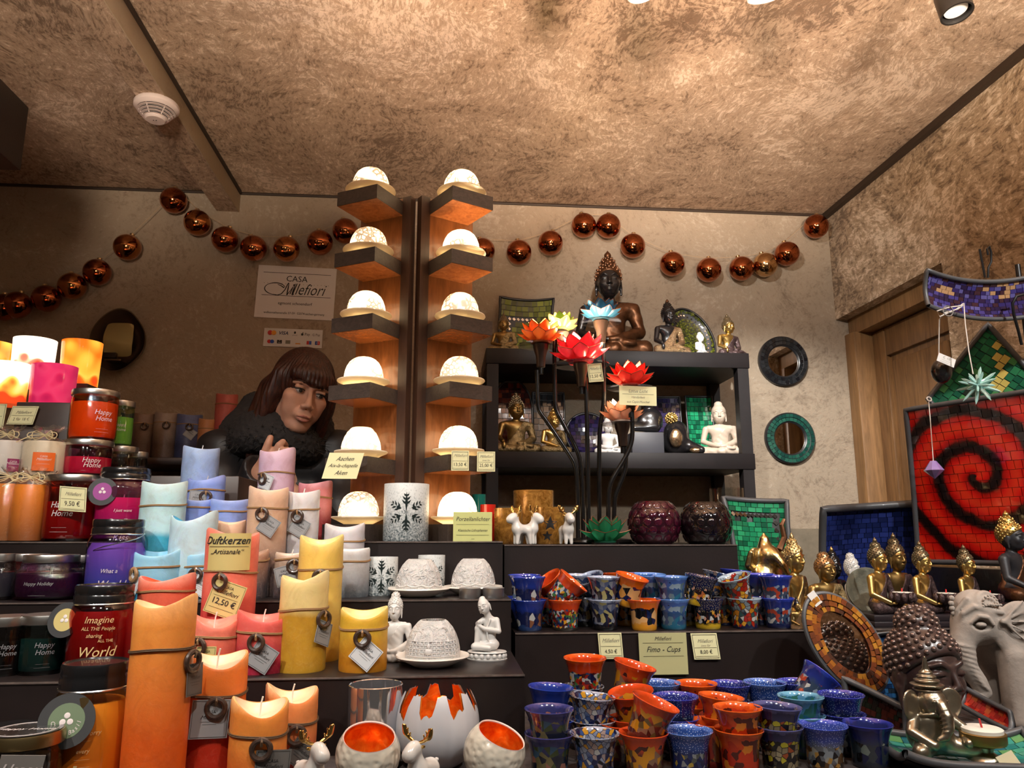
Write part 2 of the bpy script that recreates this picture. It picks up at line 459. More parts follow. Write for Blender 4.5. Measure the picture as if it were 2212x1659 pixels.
# ceiling spots: bodies with their own light
m_can = mat('spot_can', (0.03, 0.028, 0.027), 0.35, metal=0.4)
m_canw = mat('spot_can_white', (0.85, 0.83, 0.80), 0.3)
def bulb(name, col, e):
    n = NT(name); n.set(color=(0.9, 0.9, 0.9), ecol=col, estr=e); return n.m
def spot(x, y, z, tg, watts, cone, col, label, white=False, lit=True):
    d = Vector(tg)-Vector((x, y, z)); q = d.to_track_quat('-Z', 'Y')
    t = thing('ceiling_spotlight', label, 'spotlight', (x, y, z), group='ceiling spotlights')
    can = MB().lathe([(0.012, 0.052), (0.030, 0.050), (0.034, 0.044), (0.034, -0.012), (0.030, -0.012), (0.028, 0.03), (0.0, 0.03)], 28)
    c = mobj('lamp_head', can, m_canw if white else m_can, t); c.rotation_mode = 'QUATERNION'; c.rotation_quaternion = q
    b = mobj('bulb', MB().lathe([(0.0, 0.012), (0.026, 0.012), (0.024, -0.002), (0.0, -0.004)], 24), bulb('spot_bulb_'+('on' if lit else 'off'), (1, 0.95, 0.88), 25.0 if lit else 0.0) if True else None, c)
    mobj('mount_arm', MB().tube([(0, 0, 0.03), (0.0, 0.012, 0.08), (0, 0, CEIL-z-0.012)], 0.007, 8), m_can, t)
    mobj('ceiling_rose', MB().lathe([(0.0, CEIL-z), (0.03, CEIL-z), (0.03, CEIL-z-0.012), (0.0, CEIL-z-0.014)], 24), m_can, t)
    if lit:
        L = bpy.data.lights.new('spot_light', 'SPOT'); L.energy = watts; L.color = col; L.spot_size = R(cone); L.spot_blend = 0.6; L.shadow_soft_size = 0.022 if tg[2] < z else 0.16
        lo = bpy.data.objects.new('spot_light', L); COL.objects.link(lo); lo.parent = t
        lo.rotation_mode = 'QUATERNION'; lo.rotation_quaternion = q; lo.location = d.normalized()*0.018
_sl = ['leftmost downlight above the open front of the stall', 'second downlight from the left above the open front', 'middle downlight above the open front of the stall',
       'fourth downlight from the left above the open front', 'rightmost downlight above the open front of the stall',
       'added left uplighter, out of view at the stall front', 'added middle uplighter, out of view at the stall front', 'added right uplighter, out of view at the stall front',
       'ceiling spotlight at the top edge nearest the dome lamp towers', 'bright white spotlight at the top edge of the ceiling, middle one', 'tilted white spotlight at the top edge, second from the right',
       'ceiling spotlight above the candles near the beam']
for sp, lb in zip(SPOTS, _sl): spot(*sp, lb, white=sp[1] > 1.0)
spot(1.107, 1.417, 2.585, (1.2, 1.2, 1.2), 0, 60, NEUT, 'short black cylindrical spotlight, unlit, at the upper right of the ceiling', lit=False)

# ------------------------------------------------------------------ stepped stand, table and shelves
ZT, ZA, ZB, ZS, ZF, ZU = 1.145, 1.249, 1.336, 1.434, 1.276, 1.427
YA, YB, YC, YF, YU = 1.17, 1.40, 1.60, 1.42, 1.62
XE = 0.121
m_cloth = mat('taupe_table_cloth', (0.060, 0.046, 0.044), 0.85, var=0.35, vs=30, bump=0.3, bs=120)
t = thing('display_table', 'long dark display table covered in taupe cloth along the bottom', 'table', (-0.1, 1.4, FL))
mobj('table_top', MB().box(-0.98, 1.62, -0.52, 0.75, ZT-FL-0.035, ZT-FL, 0.004), m_cloth, t)
mobj('front_panel', MB().box(-0.96, 1.60, -0.50, -0.47, 0, ZT-FL-0.036), m_dark, t)
for sx in (-0.95, 1.55):
    mobj('leg', MB().box(sx, sx+0.05, 0.68, 0.73, 0, ZT-FL-0.036), m_dark, t)
def step(name, label, x0, x1, y0, y1, z0, z1):
    t = thing(name, label, 'display step', ((x0+x1)/2, (y0+y1)/2, z0), group='steps of the stand')
    hx, hy, h = (x1-x0)/2, (y1-y0)/2, z1-z0
    mobj('body', MB().box(-hx, hx, -hy+0.0015, hy, 0, h-0.004), m_dark, t)
    mobj('top_board', MB().box(-hx, hx, -hy, hy, h-0.004, h, 0.0012), m_dark, t)
    mobj('worn_edge', MB().box(-hx, hx, -hy-0.0006, -hy+0.0012, h-0.0022, h+0.0002), m_edge, t)  # thin pale strip painting the light caught by the front edge
    return t
step('display_step', 'lowest dark step of the stand carrying the red and yellow candles', -1.05, XE, YA, YB, ZT, ZA)
step('display_step', 'middle dark step of the stand carrying snowflake glasses and white domes', -1.05, XE, YB, YC, ZT, ZB)
step('display_step', 'top dark step of the stand carrying the lit dome towers', -1.05, XE, YC, 2.05, ZT, ZS)
step('display_step', 'dark step behind the price cards carrying the glass cups', 0.130, 1.50, YF, YU, ZT, ZF)
step('display_step', 'rear dark step at the right under the mosaic panels', 0.632, 1.50, YU+0.0005, 2.0, ZT, ZF)
step('display_step', 'upper dark box at the right carrying the lotus lamp and dotted bowls', 0.126, 0.622, YU, 1.98, ZT, ZU)

# ------------------------------------------------------------------ dome towers
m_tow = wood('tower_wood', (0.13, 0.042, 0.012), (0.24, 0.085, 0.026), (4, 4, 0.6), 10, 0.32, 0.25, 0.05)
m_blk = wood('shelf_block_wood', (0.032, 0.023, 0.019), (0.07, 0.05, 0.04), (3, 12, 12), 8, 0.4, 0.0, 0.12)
m_blkb = wood('shelf_block_lamp_glow', (0.20, 0.058, 0.016), (0.34, 0.11, 0.032), (4, 4, 0.6), 10, 0.26, 0.3, 0.05)  # orange glow of the lamps below put into the underside colour
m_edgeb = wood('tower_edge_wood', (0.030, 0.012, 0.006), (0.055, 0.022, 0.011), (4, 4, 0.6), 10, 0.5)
m_steel = mat('thin_steel', (0.5, 0.48, 0.45), 0.3, metal=1.0)
def dome_emit(name, s, k):
    n = NT(name); n.set(color=(0.9, 0.86, 0.78), rough=0.35)
    v = n.coord(); 
    vo = n.n('TexVoronoi', feature='DISTANCE_TO_EDGE', i_Scale=70.0+9*k); 
    wn = n.noise(v, 30+3*k, 5, 0.6, 1.0)
    sc = n.n('VectorMath', operation='SCALE'); sc.inputs['Scale'].default_value = 1.0; n.l(v, sc.inputs[0])
    n.l(sc.outputs[0], vo.inputs['Vector'])
    ln = n.ramp(vo.outputs['Distance'], [(0.0, (0.07, 0.06, 0.05)), (0.10, (0.13, 0.12, 0.11)), (0.2, (1, 1, 1))])
    msk = n.ramp(n.noise(v, 22+2*k, 2, 0.4), [(0.36+0.07*s+0.05, (0, 0, 0)), (0.44+0.07*s+0.05, (1, 1, 1))])
    pat = n.mix(msk, (1, 1, 1), ln)
    sx = n.n('SeparateXYZ'); n.l(v, sx.inputs[0])
    zr = n.ramp(n.math('MULTIPLY', sx.outputs['Z'], 12.5), [(0.15, (1.0, 0.70, 0.34)), (0.35, (1.0, 0.76, 0.44)), (0.72, (1.0, 0.72, 0.38)), (1.0, (0.85, 0.50, 0.18))])
    col = n.mix(1.0, zr, pat, 'MULTIPLY')
    n.l(col, n.b.inputs['Emission Color']); n.b.inputs['Emission Strength'].default_value = DOME_E*(0.75+0.22*s)
    return n.m
DOME_E = 5.2
dm = [dome_emit('lit_porcelain_%d' % k, (k*2 % 3)-0.6, k) for k in range(4)]
m_porc = mat('glazed_porcelain', (0.80, 0.75, 0.68), 0.28, coat=0.2)
def thin_porcelain():
    n = NT('thin_lit_porcelain'); n.set(color=(0.82, 0.76, 0.66), rough=0.3, coat=0.2)
    tr = n.n('BsdfTranslucent'); tr.inputs[0].default_value = (0.9, 0.78, 0.58, 1); mx = n.n('MixShader'); mx.inputs[0].default_value = 0.45
    n.l(n.b.outputs[0], mx.inputs[1]); n.l(tr.outputs[0], mx.inputs[2]); n.l(mx.outputs[0], n.o.inputs[0]); return n.m
m_porct = thin_porcelain()
m_wick = mat('candle_wick', (0.75, 0.72, 0.66), 0.8)
dome_me = MB().lathe([(0.0428, 0.012), (0.0436, 0.018), (0.0432, 0.028), (0.0415, 0.038), (0.038, 0.048), (0.0325, 0.0575), (0.0255, 0.064), (0.018, 0.068), (0.010, 0.070), (0.0, 0.0705)], 36).mesh('dome')
domef_me = MB().lathe([(0.0428, 0.012), (0.0436, 0.018), (0.0430, 0.027), (0.0408, 0.038), (0.037, 0.048), (0.0315, 0.058), (0.024, 0.0665), (0.0205, 0.069), (0.0185, 0.069), (0.020, 0.064)], 36, close=True).mesh('dome')
sauc_me = MB().lathe([(0.0, 0.0), (0.030, 0.0), (0.034, 0.002), (0.046, 0.008), (0.0565, 0.0125), (0.0585, 0.0145), (0.0575, 0.0168), (0.055, 0.0165), (0.044, 0.0125), (0.0, 0.012)], 40).mesh('saucer')
BS = 0.110; TT = R(30)
rowsL = [397, 532, 676, 825, 985, 1132]; rowsR = [400, 536, 678, 823, 981, 1132]
rn = ['top', 'second', 'third', 'fourth', 'fifth', 'lowest']
for side, (npx, npy, rows) in enumerate([(815, 397, rowsL), (978, 400, rowsR)]):
    sg = -1 if side == 0 else 1
    N = at(npx, npy, 1.635)
    a = Vector((sg*math.cos(TT), math.sin(TT), 0)); b = Vector((-sg*math.sin(TT), math.cos(TT), 0))
    ang = math.atan2(a.y, a.x) if sg > 0 else math.atan2(-a.y, -a.x)
    base = Vector((N.x, N.y, ZS))
    top = zat(428, N.x+b.x*BS, N.y+b.y*BS)-ZS
    wside = 'left' if side == 0 else 'right'
    t = thing('lamp_tower', '%s one of two tall brown wooden towers with square ledges for dome lamps' % wside, 'display stand', base)
    # local frame: x along a (outwards), y along b (back)
    Lm = Matrix(((abs(a.x), b.x, 0, 0), (sg*a.y, b.y, 0, 0), (0, 0, 1, 0), (0, 0, 0, 1)))
    def bq(x0, x1, *q): return (x0, x1, *q) if sg > 0 else (-x1, -x0, *q)
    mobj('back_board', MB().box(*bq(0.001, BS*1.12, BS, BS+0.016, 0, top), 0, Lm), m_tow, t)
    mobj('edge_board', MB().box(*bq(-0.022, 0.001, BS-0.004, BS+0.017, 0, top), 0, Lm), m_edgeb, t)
    for i, py in enumerate(rows):
        z = zat(py, N.x, N.y)-ZS
        if i == 5: z = max(z, 0.034)
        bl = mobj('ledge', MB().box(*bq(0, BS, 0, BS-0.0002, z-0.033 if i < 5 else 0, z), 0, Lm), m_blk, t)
        if i < 5: mobj('ledge_underside_glow', MB().box(*bq(0.001, BS-0.001, 0.001, BS-0.001, z-0.0340, z-0.0329), 0, Lm), m_blkb, bl)  # slab coloured with the lamp glow from below
        c = base + a*BS*0.5 + b*BS*0.47
        lamp = thing('dome_lamp', 'lit white porcelain dome lamp on the %s ledge of the %s tower' % (rn[i], wside), 'dome lamp', (c.x, c.y, ZS+z), random.random()*6, 'lit porcelain dome lamps')
        mobj('dome', domef_me if i == 4 and side == 0 else dome_me, dm[(i*3+side*2) % 4], lamp); mobj('saucer', sauc_me, m_porct, lamp)
st = thing('joining_strip', 'thin steel strip in the gap between the two lamp towers', 'strip', at(908, 1160, 1.735))
st.location.z = ZS
mobj('strip', MB().box(-0.0008, 0.0008, -0.004, 0.004, 0, top-0.02), m_steel, st)

# ------------------------------------------------------------------ copper bauble garland on the back wall
def bauble(name, col, r): return mat(name, col, r, metal=1.0, coat=0.3, crough=0.03)
mb_c = [bauble('copper_bauble', (0.42, 0.115, 0.035), 0.09), bauble('amber_bauble', (0.52, 0.19, 0.055), 0.10), bauble('gold_bauble', (0.58, 0.34, 0.15), 0.14)]
balls = [(8, 664, 0), (37, 659, 0), (100, 645, 0), (156, 618, 1), (210, 588, 0), (275, 534, 1), (375, 433, 0), (426, 481, 1), (486, 517, 0), (548, 536, 0),
         (619, 538, 1), (691, 524, 0), (746, 499, 0), (1042, 541, 0), (1121, 545, 0), (1189, 525, 0), (1261, 487, 0), (1314, 488, 0), (1367, 531, 0), (1452, 570, 0),
         (1531, 583, 0), (1602, 580, 0), (1653, 572, 2), (1700, 548, 0), (1763, 489, 0)]
YBL = WB-0.056
t = thing('bauble_garland', 'garland of shiny copper baubles strung along the back wall', 'garland', at(900, 540, YBL))
bal_me = MB().ball((0, 0, 0), 0.0502, 36, 24).mesh('bauble')
cap_me = MB().lathe([(0.009, 0.0485), (0.009, 0.055), (0.006, 0.057), (0.0, 0.057)], 14).mesh('cap')
m_gcap = mat('bauble_cap', (0.6, 0.4, 0.2), 0.3, metal=1.0)
pts = []
for (x, y, c) in balls:
    p = at(x, y, YBL)
    b = mobj('bauble', bal_me, mb_c[c], t, T(*(p-t.location)) @ RY(random.uniform(-0.3, 0.3)))
    mobj('cap', cap_me, m_gcap, b)
    pts.append(p-t.location+Vector((0, 0.02, 0.058)))
# two strings: the left swag and the right swags; they run behind the tower too
m_str = mat('gold_string', (0.5, 0.36, 0.22), 0.6)
sag = []
for i in range(len(pts)-1):
    a, b = pts[i], pts[i+1]
    for k in range(5):
        u = k/5; q = a.lerp(b, u); q.z -= 0.25*min((b-a).length, 0.35)**2*4*u*(1-u)*0.35; sag.append(q)
sag.append(pts[-1])
mobj('string', MB().tube(sag, 0.0011, 5), m_str, t)
# ------------------------------------------------------------------ cards and tags
m_card = mat('pale_yellow_card', (0.72, 0.69, 0.40), 0.7)
m_cardl = mat('yellow_label_card', (0.55, 0.45, 0.17), 0.6)
m_ink = mat('black_ink', (0.012, 0.012, 0.012), 0.6)
m_inkg = mat('grey_ink', (0.22, 0.21, 0.16), 0.7)
m_tagg = mat('grey_tag_card', (0.26, 0.27, 0.28), 0.55)
m_tagw = mat('white_tag_card', (0.62, 0.64, 0.66), 0.5)
m_tagd = mat('dark_tag_card', (0.10, 0.095, 0.09), 0.55)
m_white = mat('white_paper', (0.66, 0.64, 0.62), 0.6)
def frame_lines(mb, w, h, t=0.0006, ins=0.0022, y=-0.0007):
    a, b = w/2-ins, h/2-ins
    for x0, x1, z0, z1 in ((-a, a, b-t, b), (-a, a, -b, -b+t), (-a, -a+t, -b, b), (a-t, a, -b, b)):
        mb.add([(x0, y, z0), (x1, y, z0), (x1, y, z1), (x0, y, z1)], [(0, 1, 2, 3)])
    return mb
def card(label, px, py, Y, wpx, hpx, lines, m=None, tilt=0, lean=0, yaw=None, border=True, name='price_card', rules=(), pin=True, shear=0.0, parent=None):
    p = at(px, py, Y); k = pxm(*p)
    w_, h_ = wpx*k, hpx*k
    t = thing(name, label, 'price card' if name == 'price_card' else 'card', p)
    t.rotation_euler = (R(lean), R(tilt), R(0 if yaw is None else yaw))
    poly = [(-w_/2-shear*h_/2, -h_/2), (w_/2-shear*h_/2, -h_/2), (w_/2+shear*h_/2, h_/2), (-w_/2+shear*h_/2, h_/2)]
    mobj('paper', MB().prism(poly, 0, 0.0008), m or m_card, t)
    mb = MB(); mg = MB()
    if border: frame_lines(mb, w_-abs(shear)*h_*0.0, h_)
    for r in rules: bar(mb, -w_*0.42, w_*0.42, r*h_, 0.0005)
    for txt, sz, z, dark, sh in lines:
        flat_text(mb if dark else mg, txt, sz*h_, 0, z*h_, shear=sh, sx=0.92)
    if shear:
        for q in (mb, mg): q.v = [(x+shear*z, y, z) for x, y, z in q.v]
    if mb.v: mobj('lettering', mb, m_ink, t)
    if mg.v: mobj('faint_lettering', mg, m_inkg, t)
    return t

# ------------------------------------------------------------------ candles
m_twine = mat('waxed_twine', (0.30, 0.17, 0.07), 0.7)
m_twd = mat('dark_twine', (0.10, 0.055, 0.025), 0.7)
m_ring = wood('dark_wood_ring', (0.025, 0.014, 0.010), (0.075, 0.042, 0.028), (1, 1, 1), 120, 0.35, 0.3)
m_ringl = wood('tan_wood_ring', (0.22, 0.12, 0.05), (0.36, 0.21, 0.10), (1, 1, 1), 120, 0.45)
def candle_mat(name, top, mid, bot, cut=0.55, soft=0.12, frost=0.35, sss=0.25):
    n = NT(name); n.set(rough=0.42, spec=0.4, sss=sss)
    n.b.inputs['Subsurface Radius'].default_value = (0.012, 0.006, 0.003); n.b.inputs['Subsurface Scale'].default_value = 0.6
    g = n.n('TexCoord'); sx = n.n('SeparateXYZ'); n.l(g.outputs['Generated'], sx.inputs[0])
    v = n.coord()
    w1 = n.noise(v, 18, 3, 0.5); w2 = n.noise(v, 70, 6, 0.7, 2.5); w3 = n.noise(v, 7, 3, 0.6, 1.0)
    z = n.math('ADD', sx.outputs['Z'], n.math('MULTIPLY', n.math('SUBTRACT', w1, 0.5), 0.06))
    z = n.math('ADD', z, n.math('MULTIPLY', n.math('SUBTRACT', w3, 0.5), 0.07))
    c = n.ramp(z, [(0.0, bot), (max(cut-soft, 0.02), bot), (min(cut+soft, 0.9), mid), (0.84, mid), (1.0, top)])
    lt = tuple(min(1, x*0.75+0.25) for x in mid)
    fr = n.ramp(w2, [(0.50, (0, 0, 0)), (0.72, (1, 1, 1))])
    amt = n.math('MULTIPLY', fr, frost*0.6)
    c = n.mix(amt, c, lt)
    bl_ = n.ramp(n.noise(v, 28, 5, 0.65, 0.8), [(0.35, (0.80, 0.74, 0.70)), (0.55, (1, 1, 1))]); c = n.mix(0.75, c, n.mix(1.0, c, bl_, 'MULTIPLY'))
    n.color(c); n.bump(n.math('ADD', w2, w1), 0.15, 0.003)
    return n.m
_cn = [0]
def candle(label, px, wpx, top, Y, zb, cols, inner, cut=0.55, soft=0.12, band=None, ring=None, tagc=None, tagoff=(0.0, -0.03), tagrot=45, amp=0.010, ph=0.0, wick=True, frost=0.35, dark_t=False,
           group='scented pillar candles', tagtxt=True, tags=0.034, zmid=None, rtan=False):
    X = on(px, Y, (zb+1.45)/2 if zmid is None else zmid)
    zt = zat(top, X, Y); h = zt-zb; r = wpx*pxm(X, Y, (zb+zt)/2)/2
    X = on(px, Y, zb+h*0.6)
    t = thing('pillar_candle', label, 'candle', (X, Y, zb), group=group)
    av = math.atan2(-Y, -X)
    def wave(a): return amp*(0.45*math.cos(a-av-PI+ph)-0.70*math.cos(2*(a-av)+0.25*ph))-amp*0.45
    rings = [(0, 0, 0), (r*0.985, 0, 0), (r, 0.003, 0)]
    for i in range(1, 9): rings.append((r*(1+0.006*math.sin(i*2.1+ph)), 0.003+(h-0.007)*i/9, i/9*0.2 if i < 7 else 0.6))
    rings += [(r, h-0.003, 1), (r-0.0015, h, 1), (r-0.004, h-0.0006, 1)]
    vs = []; fs = []; N = 40
    for rr, z, kk in rings:
        for k in range(N):
            a = 2*PI*k/N; vs.append((rr*math.cos(a), rr*math.sin(a), z+kk*wave(a) if kk >= 0.6 else z))
    for i in range(len(rings)-1):
        for k in range(N): fs.append((i*N+k, i*N+(k+1) % N, (i+1)*N+(k+1) % N, (i+1)*N+k))
    _cn[0] += 1
    m = candle_mat('candle_wax_%d' % _cn[0], *cols, cut, soft, frost)
    mobj('wax_body', MB().add(vs, fs), m, t)
    inn = [(r-0.004, h-0.0006, 1.0), (r*0.80, h-0.006, 0.85), (r*0.55, h-0.011, 0.55), (r*0.25, h-0.013, 0.2), (0.0008, h-0.0135, 0)]
    vs = []; fs = []
    for rr, z, kk in inn:
        for k in range(N):
            a = 2*PI*k/N; vs.append((rr*math.cos(a), rr*math.sin(a), z+kk*wave(a)-(1-kk)*amp*0.6))
    for i in range(len(inn)-1):
        for k in range(N): fs.append((i*N+k, i*N+(k+1) % N, (i+1)*N+(k+1) % N, (i+1)*N+k))
    mi = mat('candle_hollow_%d' % _cn[0], inner, 0.35, var=0.12, vs=50, bump=0.1, bs=60)
    mobj('candle_hollow', MB().add(vs, fs), mi, t)
    if wick: mobj('wick', MB().tube([(0, 0, h-0.016-amp*0.6), (0.001, 0, h-0.004), (0.003, -0.001, h+0.004)], 0.0011, 6), m_wick, t)
    if band is not None:
        bz_ = zat(band, X, Y)-zb
        pts = []
        for k in range(37):
            a = 2*PI*k/36; pts.append(((r+0.0010)*math.cos(a), (r+0.0010)*math.sin(a), bz_+0.0025*math.sin(a*1+ph)+0.0008*math.sin(3*a)))
        mobj('twine', MB().tube(pts, 0.00105, 6, False).tube([(p[0], p[1], p[2]+0.0016) for p in pts], 0.0008, 5, False), m_twd if dark_t else m_twine, t)
        if ring is not None:
            a = av+ring; q = Vector(((r+0.004)*math.cos(a), (r+0.004)*math.sin(a), bz_-0.013))
            Mr = T(*q) @ RZ(a+PI/2) @ RX(PI/2) @ RY(R(-12))
            rg = mobj('wooden_ring', MB().ring(0.0105, 0.0033, 26, 8, Mr, 0.06), m_ringl if rtan else m_ring, t)
            mobj('knot', MB().tube([q+Vector((0, 0, 0.013)), q+Vector((math.cos(a)*0.004, math.sin(a)*0.004, 0.009)), q+Vector((math.cos(a)*0.002, math.sin(a)*0.002, 0.004))], 0.0017, 6), m_twd if dark_t else m_twine, t)
            if tagc is not None:
                Mt = T(*(q+Vector((math.cos(a)*-0.001, math.sin(a)*-0.001, 0)))) @ RZ(a+PI/2) @ T(tagoff[0], 0.0005, tagoff[1]) @ RY(R(tagrot)) @ RX(R(-4))
                tg = mobj('tag', MB().box(-tags/2, tags/2, -0.0003, 0.0003, -tags/2, tags/2), tagc, t, Mt)
                mb = MB(); frame_lines(mb, tags, tags, 0.0004, 0.0015, -0.0007)
                if tagtxt:
                    flat_text(mb, 'CASA', 0.005, 0, 0.008, -0.0007); flat_text(mb, 'Millefiori', 0.0062, 0, 0.002, -0.0007, 0.4)
                    bar(mb, -0.011, 0.011, -0.003, 0.0003, -0.0007); bar(mb, -0.008, 0.008, -0.006, 0.0003, -0.0007)
                mobj('lettering', mb, m_ink, tg)
    return t, h, r
OR, ORP, ORD = (0.86, 0.25, 0.035), (0.86, 0.48, 0.17), (0.78, 0.14, 0.02)
RD, RDD, RDP = (0.66, 0.075, 0.045), (0.36, 0.016, 0.03), (0.82, 0.22, 0.15)
YL, YLP, YLD = (0.75, 0.52, 0.13), (0.80, 0.68, 0.36), (0.58, 0.31, 0.03)
BL, BLP, BLD = (0.30, 0.58, 0.78), (0.52, 0.75, 0.85), (0.03, 0.28, 0.48)
PW, PWP = (0.22, 0.32, 0.72), (0.40, 0.50, 0.85)
# on the table
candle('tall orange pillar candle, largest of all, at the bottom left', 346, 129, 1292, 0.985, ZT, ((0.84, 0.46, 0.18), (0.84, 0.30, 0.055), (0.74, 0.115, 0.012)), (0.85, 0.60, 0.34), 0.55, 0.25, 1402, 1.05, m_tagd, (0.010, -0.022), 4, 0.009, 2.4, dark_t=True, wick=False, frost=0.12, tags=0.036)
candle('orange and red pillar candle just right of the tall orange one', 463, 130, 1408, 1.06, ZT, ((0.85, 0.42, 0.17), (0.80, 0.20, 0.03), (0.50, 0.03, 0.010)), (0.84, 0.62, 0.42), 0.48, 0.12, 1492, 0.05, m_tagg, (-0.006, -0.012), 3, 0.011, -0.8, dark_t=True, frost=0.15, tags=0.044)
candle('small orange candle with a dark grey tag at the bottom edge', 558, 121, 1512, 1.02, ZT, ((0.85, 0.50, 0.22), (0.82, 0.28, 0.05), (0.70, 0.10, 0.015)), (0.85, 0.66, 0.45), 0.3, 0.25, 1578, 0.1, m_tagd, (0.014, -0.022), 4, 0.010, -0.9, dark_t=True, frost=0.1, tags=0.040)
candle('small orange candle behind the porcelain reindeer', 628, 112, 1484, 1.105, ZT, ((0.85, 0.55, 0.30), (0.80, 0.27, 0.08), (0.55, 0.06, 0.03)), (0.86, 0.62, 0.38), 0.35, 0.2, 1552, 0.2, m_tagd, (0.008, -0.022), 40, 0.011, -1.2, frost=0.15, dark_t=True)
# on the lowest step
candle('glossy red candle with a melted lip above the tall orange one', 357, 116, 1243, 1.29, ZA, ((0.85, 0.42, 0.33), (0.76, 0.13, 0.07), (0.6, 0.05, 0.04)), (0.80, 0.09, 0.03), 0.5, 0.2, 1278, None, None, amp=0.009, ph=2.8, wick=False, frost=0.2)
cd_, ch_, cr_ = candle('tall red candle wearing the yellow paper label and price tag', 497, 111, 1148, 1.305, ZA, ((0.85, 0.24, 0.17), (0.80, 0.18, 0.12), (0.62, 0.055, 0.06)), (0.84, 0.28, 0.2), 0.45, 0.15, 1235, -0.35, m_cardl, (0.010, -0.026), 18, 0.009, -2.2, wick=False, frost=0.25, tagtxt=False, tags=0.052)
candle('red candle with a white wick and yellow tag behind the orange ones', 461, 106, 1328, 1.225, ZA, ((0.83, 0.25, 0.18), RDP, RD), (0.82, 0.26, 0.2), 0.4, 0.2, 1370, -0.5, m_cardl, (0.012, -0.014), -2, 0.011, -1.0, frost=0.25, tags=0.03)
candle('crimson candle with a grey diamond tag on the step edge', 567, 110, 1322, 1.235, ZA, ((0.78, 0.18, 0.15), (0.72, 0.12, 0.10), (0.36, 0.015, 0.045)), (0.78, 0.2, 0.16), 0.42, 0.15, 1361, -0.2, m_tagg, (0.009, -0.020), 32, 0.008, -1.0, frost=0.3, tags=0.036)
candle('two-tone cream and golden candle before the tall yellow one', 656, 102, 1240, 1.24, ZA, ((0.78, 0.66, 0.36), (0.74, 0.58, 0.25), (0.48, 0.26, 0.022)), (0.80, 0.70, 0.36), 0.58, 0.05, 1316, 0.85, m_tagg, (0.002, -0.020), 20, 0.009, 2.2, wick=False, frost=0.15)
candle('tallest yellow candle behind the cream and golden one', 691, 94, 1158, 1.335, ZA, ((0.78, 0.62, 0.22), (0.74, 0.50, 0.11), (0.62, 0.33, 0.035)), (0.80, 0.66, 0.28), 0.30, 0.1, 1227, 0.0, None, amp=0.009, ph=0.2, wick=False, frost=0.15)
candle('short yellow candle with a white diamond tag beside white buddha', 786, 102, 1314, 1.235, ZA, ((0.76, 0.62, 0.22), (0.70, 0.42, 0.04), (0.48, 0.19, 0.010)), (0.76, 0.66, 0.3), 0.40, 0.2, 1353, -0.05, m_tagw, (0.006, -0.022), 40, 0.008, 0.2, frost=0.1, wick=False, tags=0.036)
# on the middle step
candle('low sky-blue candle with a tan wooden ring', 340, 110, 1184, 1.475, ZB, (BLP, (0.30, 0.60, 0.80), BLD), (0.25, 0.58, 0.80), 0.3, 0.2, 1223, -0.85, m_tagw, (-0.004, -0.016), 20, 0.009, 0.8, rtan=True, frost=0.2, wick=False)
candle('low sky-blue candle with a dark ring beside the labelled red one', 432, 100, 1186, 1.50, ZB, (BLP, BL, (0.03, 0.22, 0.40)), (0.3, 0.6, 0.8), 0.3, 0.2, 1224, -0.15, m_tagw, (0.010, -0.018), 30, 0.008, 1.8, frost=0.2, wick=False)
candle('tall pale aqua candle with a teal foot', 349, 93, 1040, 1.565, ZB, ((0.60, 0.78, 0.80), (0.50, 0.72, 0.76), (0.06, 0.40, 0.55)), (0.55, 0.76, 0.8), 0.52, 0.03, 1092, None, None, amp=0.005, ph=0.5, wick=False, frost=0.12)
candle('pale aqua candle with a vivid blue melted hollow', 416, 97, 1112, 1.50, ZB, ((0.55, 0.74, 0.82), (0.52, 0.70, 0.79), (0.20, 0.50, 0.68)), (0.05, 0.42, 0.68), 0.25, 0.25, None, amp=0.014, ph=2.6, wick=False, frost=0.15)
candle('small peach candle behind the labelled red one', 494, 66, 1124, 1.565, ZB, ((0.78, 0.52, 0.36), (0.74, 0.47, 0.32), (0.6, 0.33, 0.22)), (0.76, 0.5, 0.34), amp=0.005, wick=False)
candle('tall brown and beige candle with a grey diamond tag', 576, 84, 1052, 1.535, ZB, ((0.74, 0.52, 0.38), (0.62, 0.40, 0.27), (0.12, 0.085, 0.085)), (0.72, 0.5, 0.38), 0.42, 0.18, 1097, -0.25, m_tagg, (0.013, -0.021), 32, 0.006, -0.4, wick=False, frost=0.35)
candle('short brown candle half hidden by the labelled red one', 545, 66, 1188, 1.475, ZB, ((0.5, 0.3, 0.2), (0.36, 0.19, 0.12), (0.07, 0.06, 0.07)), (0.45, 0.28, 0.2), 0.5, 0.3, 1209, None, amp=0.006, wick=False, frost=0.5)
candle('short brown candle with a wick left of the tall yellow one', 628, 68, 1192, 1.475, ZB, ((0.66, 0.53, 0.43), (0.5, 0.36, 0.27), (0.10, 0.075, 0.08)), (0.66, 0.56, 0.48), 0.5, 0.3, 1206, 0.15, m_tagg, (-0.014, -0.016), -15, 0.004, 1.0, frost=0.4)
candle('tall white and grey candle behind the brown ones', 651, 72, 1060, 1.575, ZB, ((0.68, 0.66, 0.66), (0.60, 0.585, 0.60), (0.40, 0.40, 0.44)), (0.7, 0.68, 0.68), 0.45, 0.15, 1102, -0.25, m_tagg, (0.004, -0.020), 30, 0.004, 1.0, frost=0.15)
candle('grey candle with a dark frosted foot beside the snowflake glass', 758, 80, 1184, 1.49, ZB, ((0.62, 0.61, 0.61), (0.50, 0.49, 0.49), (0.10, 0.12, 0.14)), (0.62, 0.61, 0.6), 0.38, 0.3, 1210, None, amp=0.003, wick=False, frost=0.3)
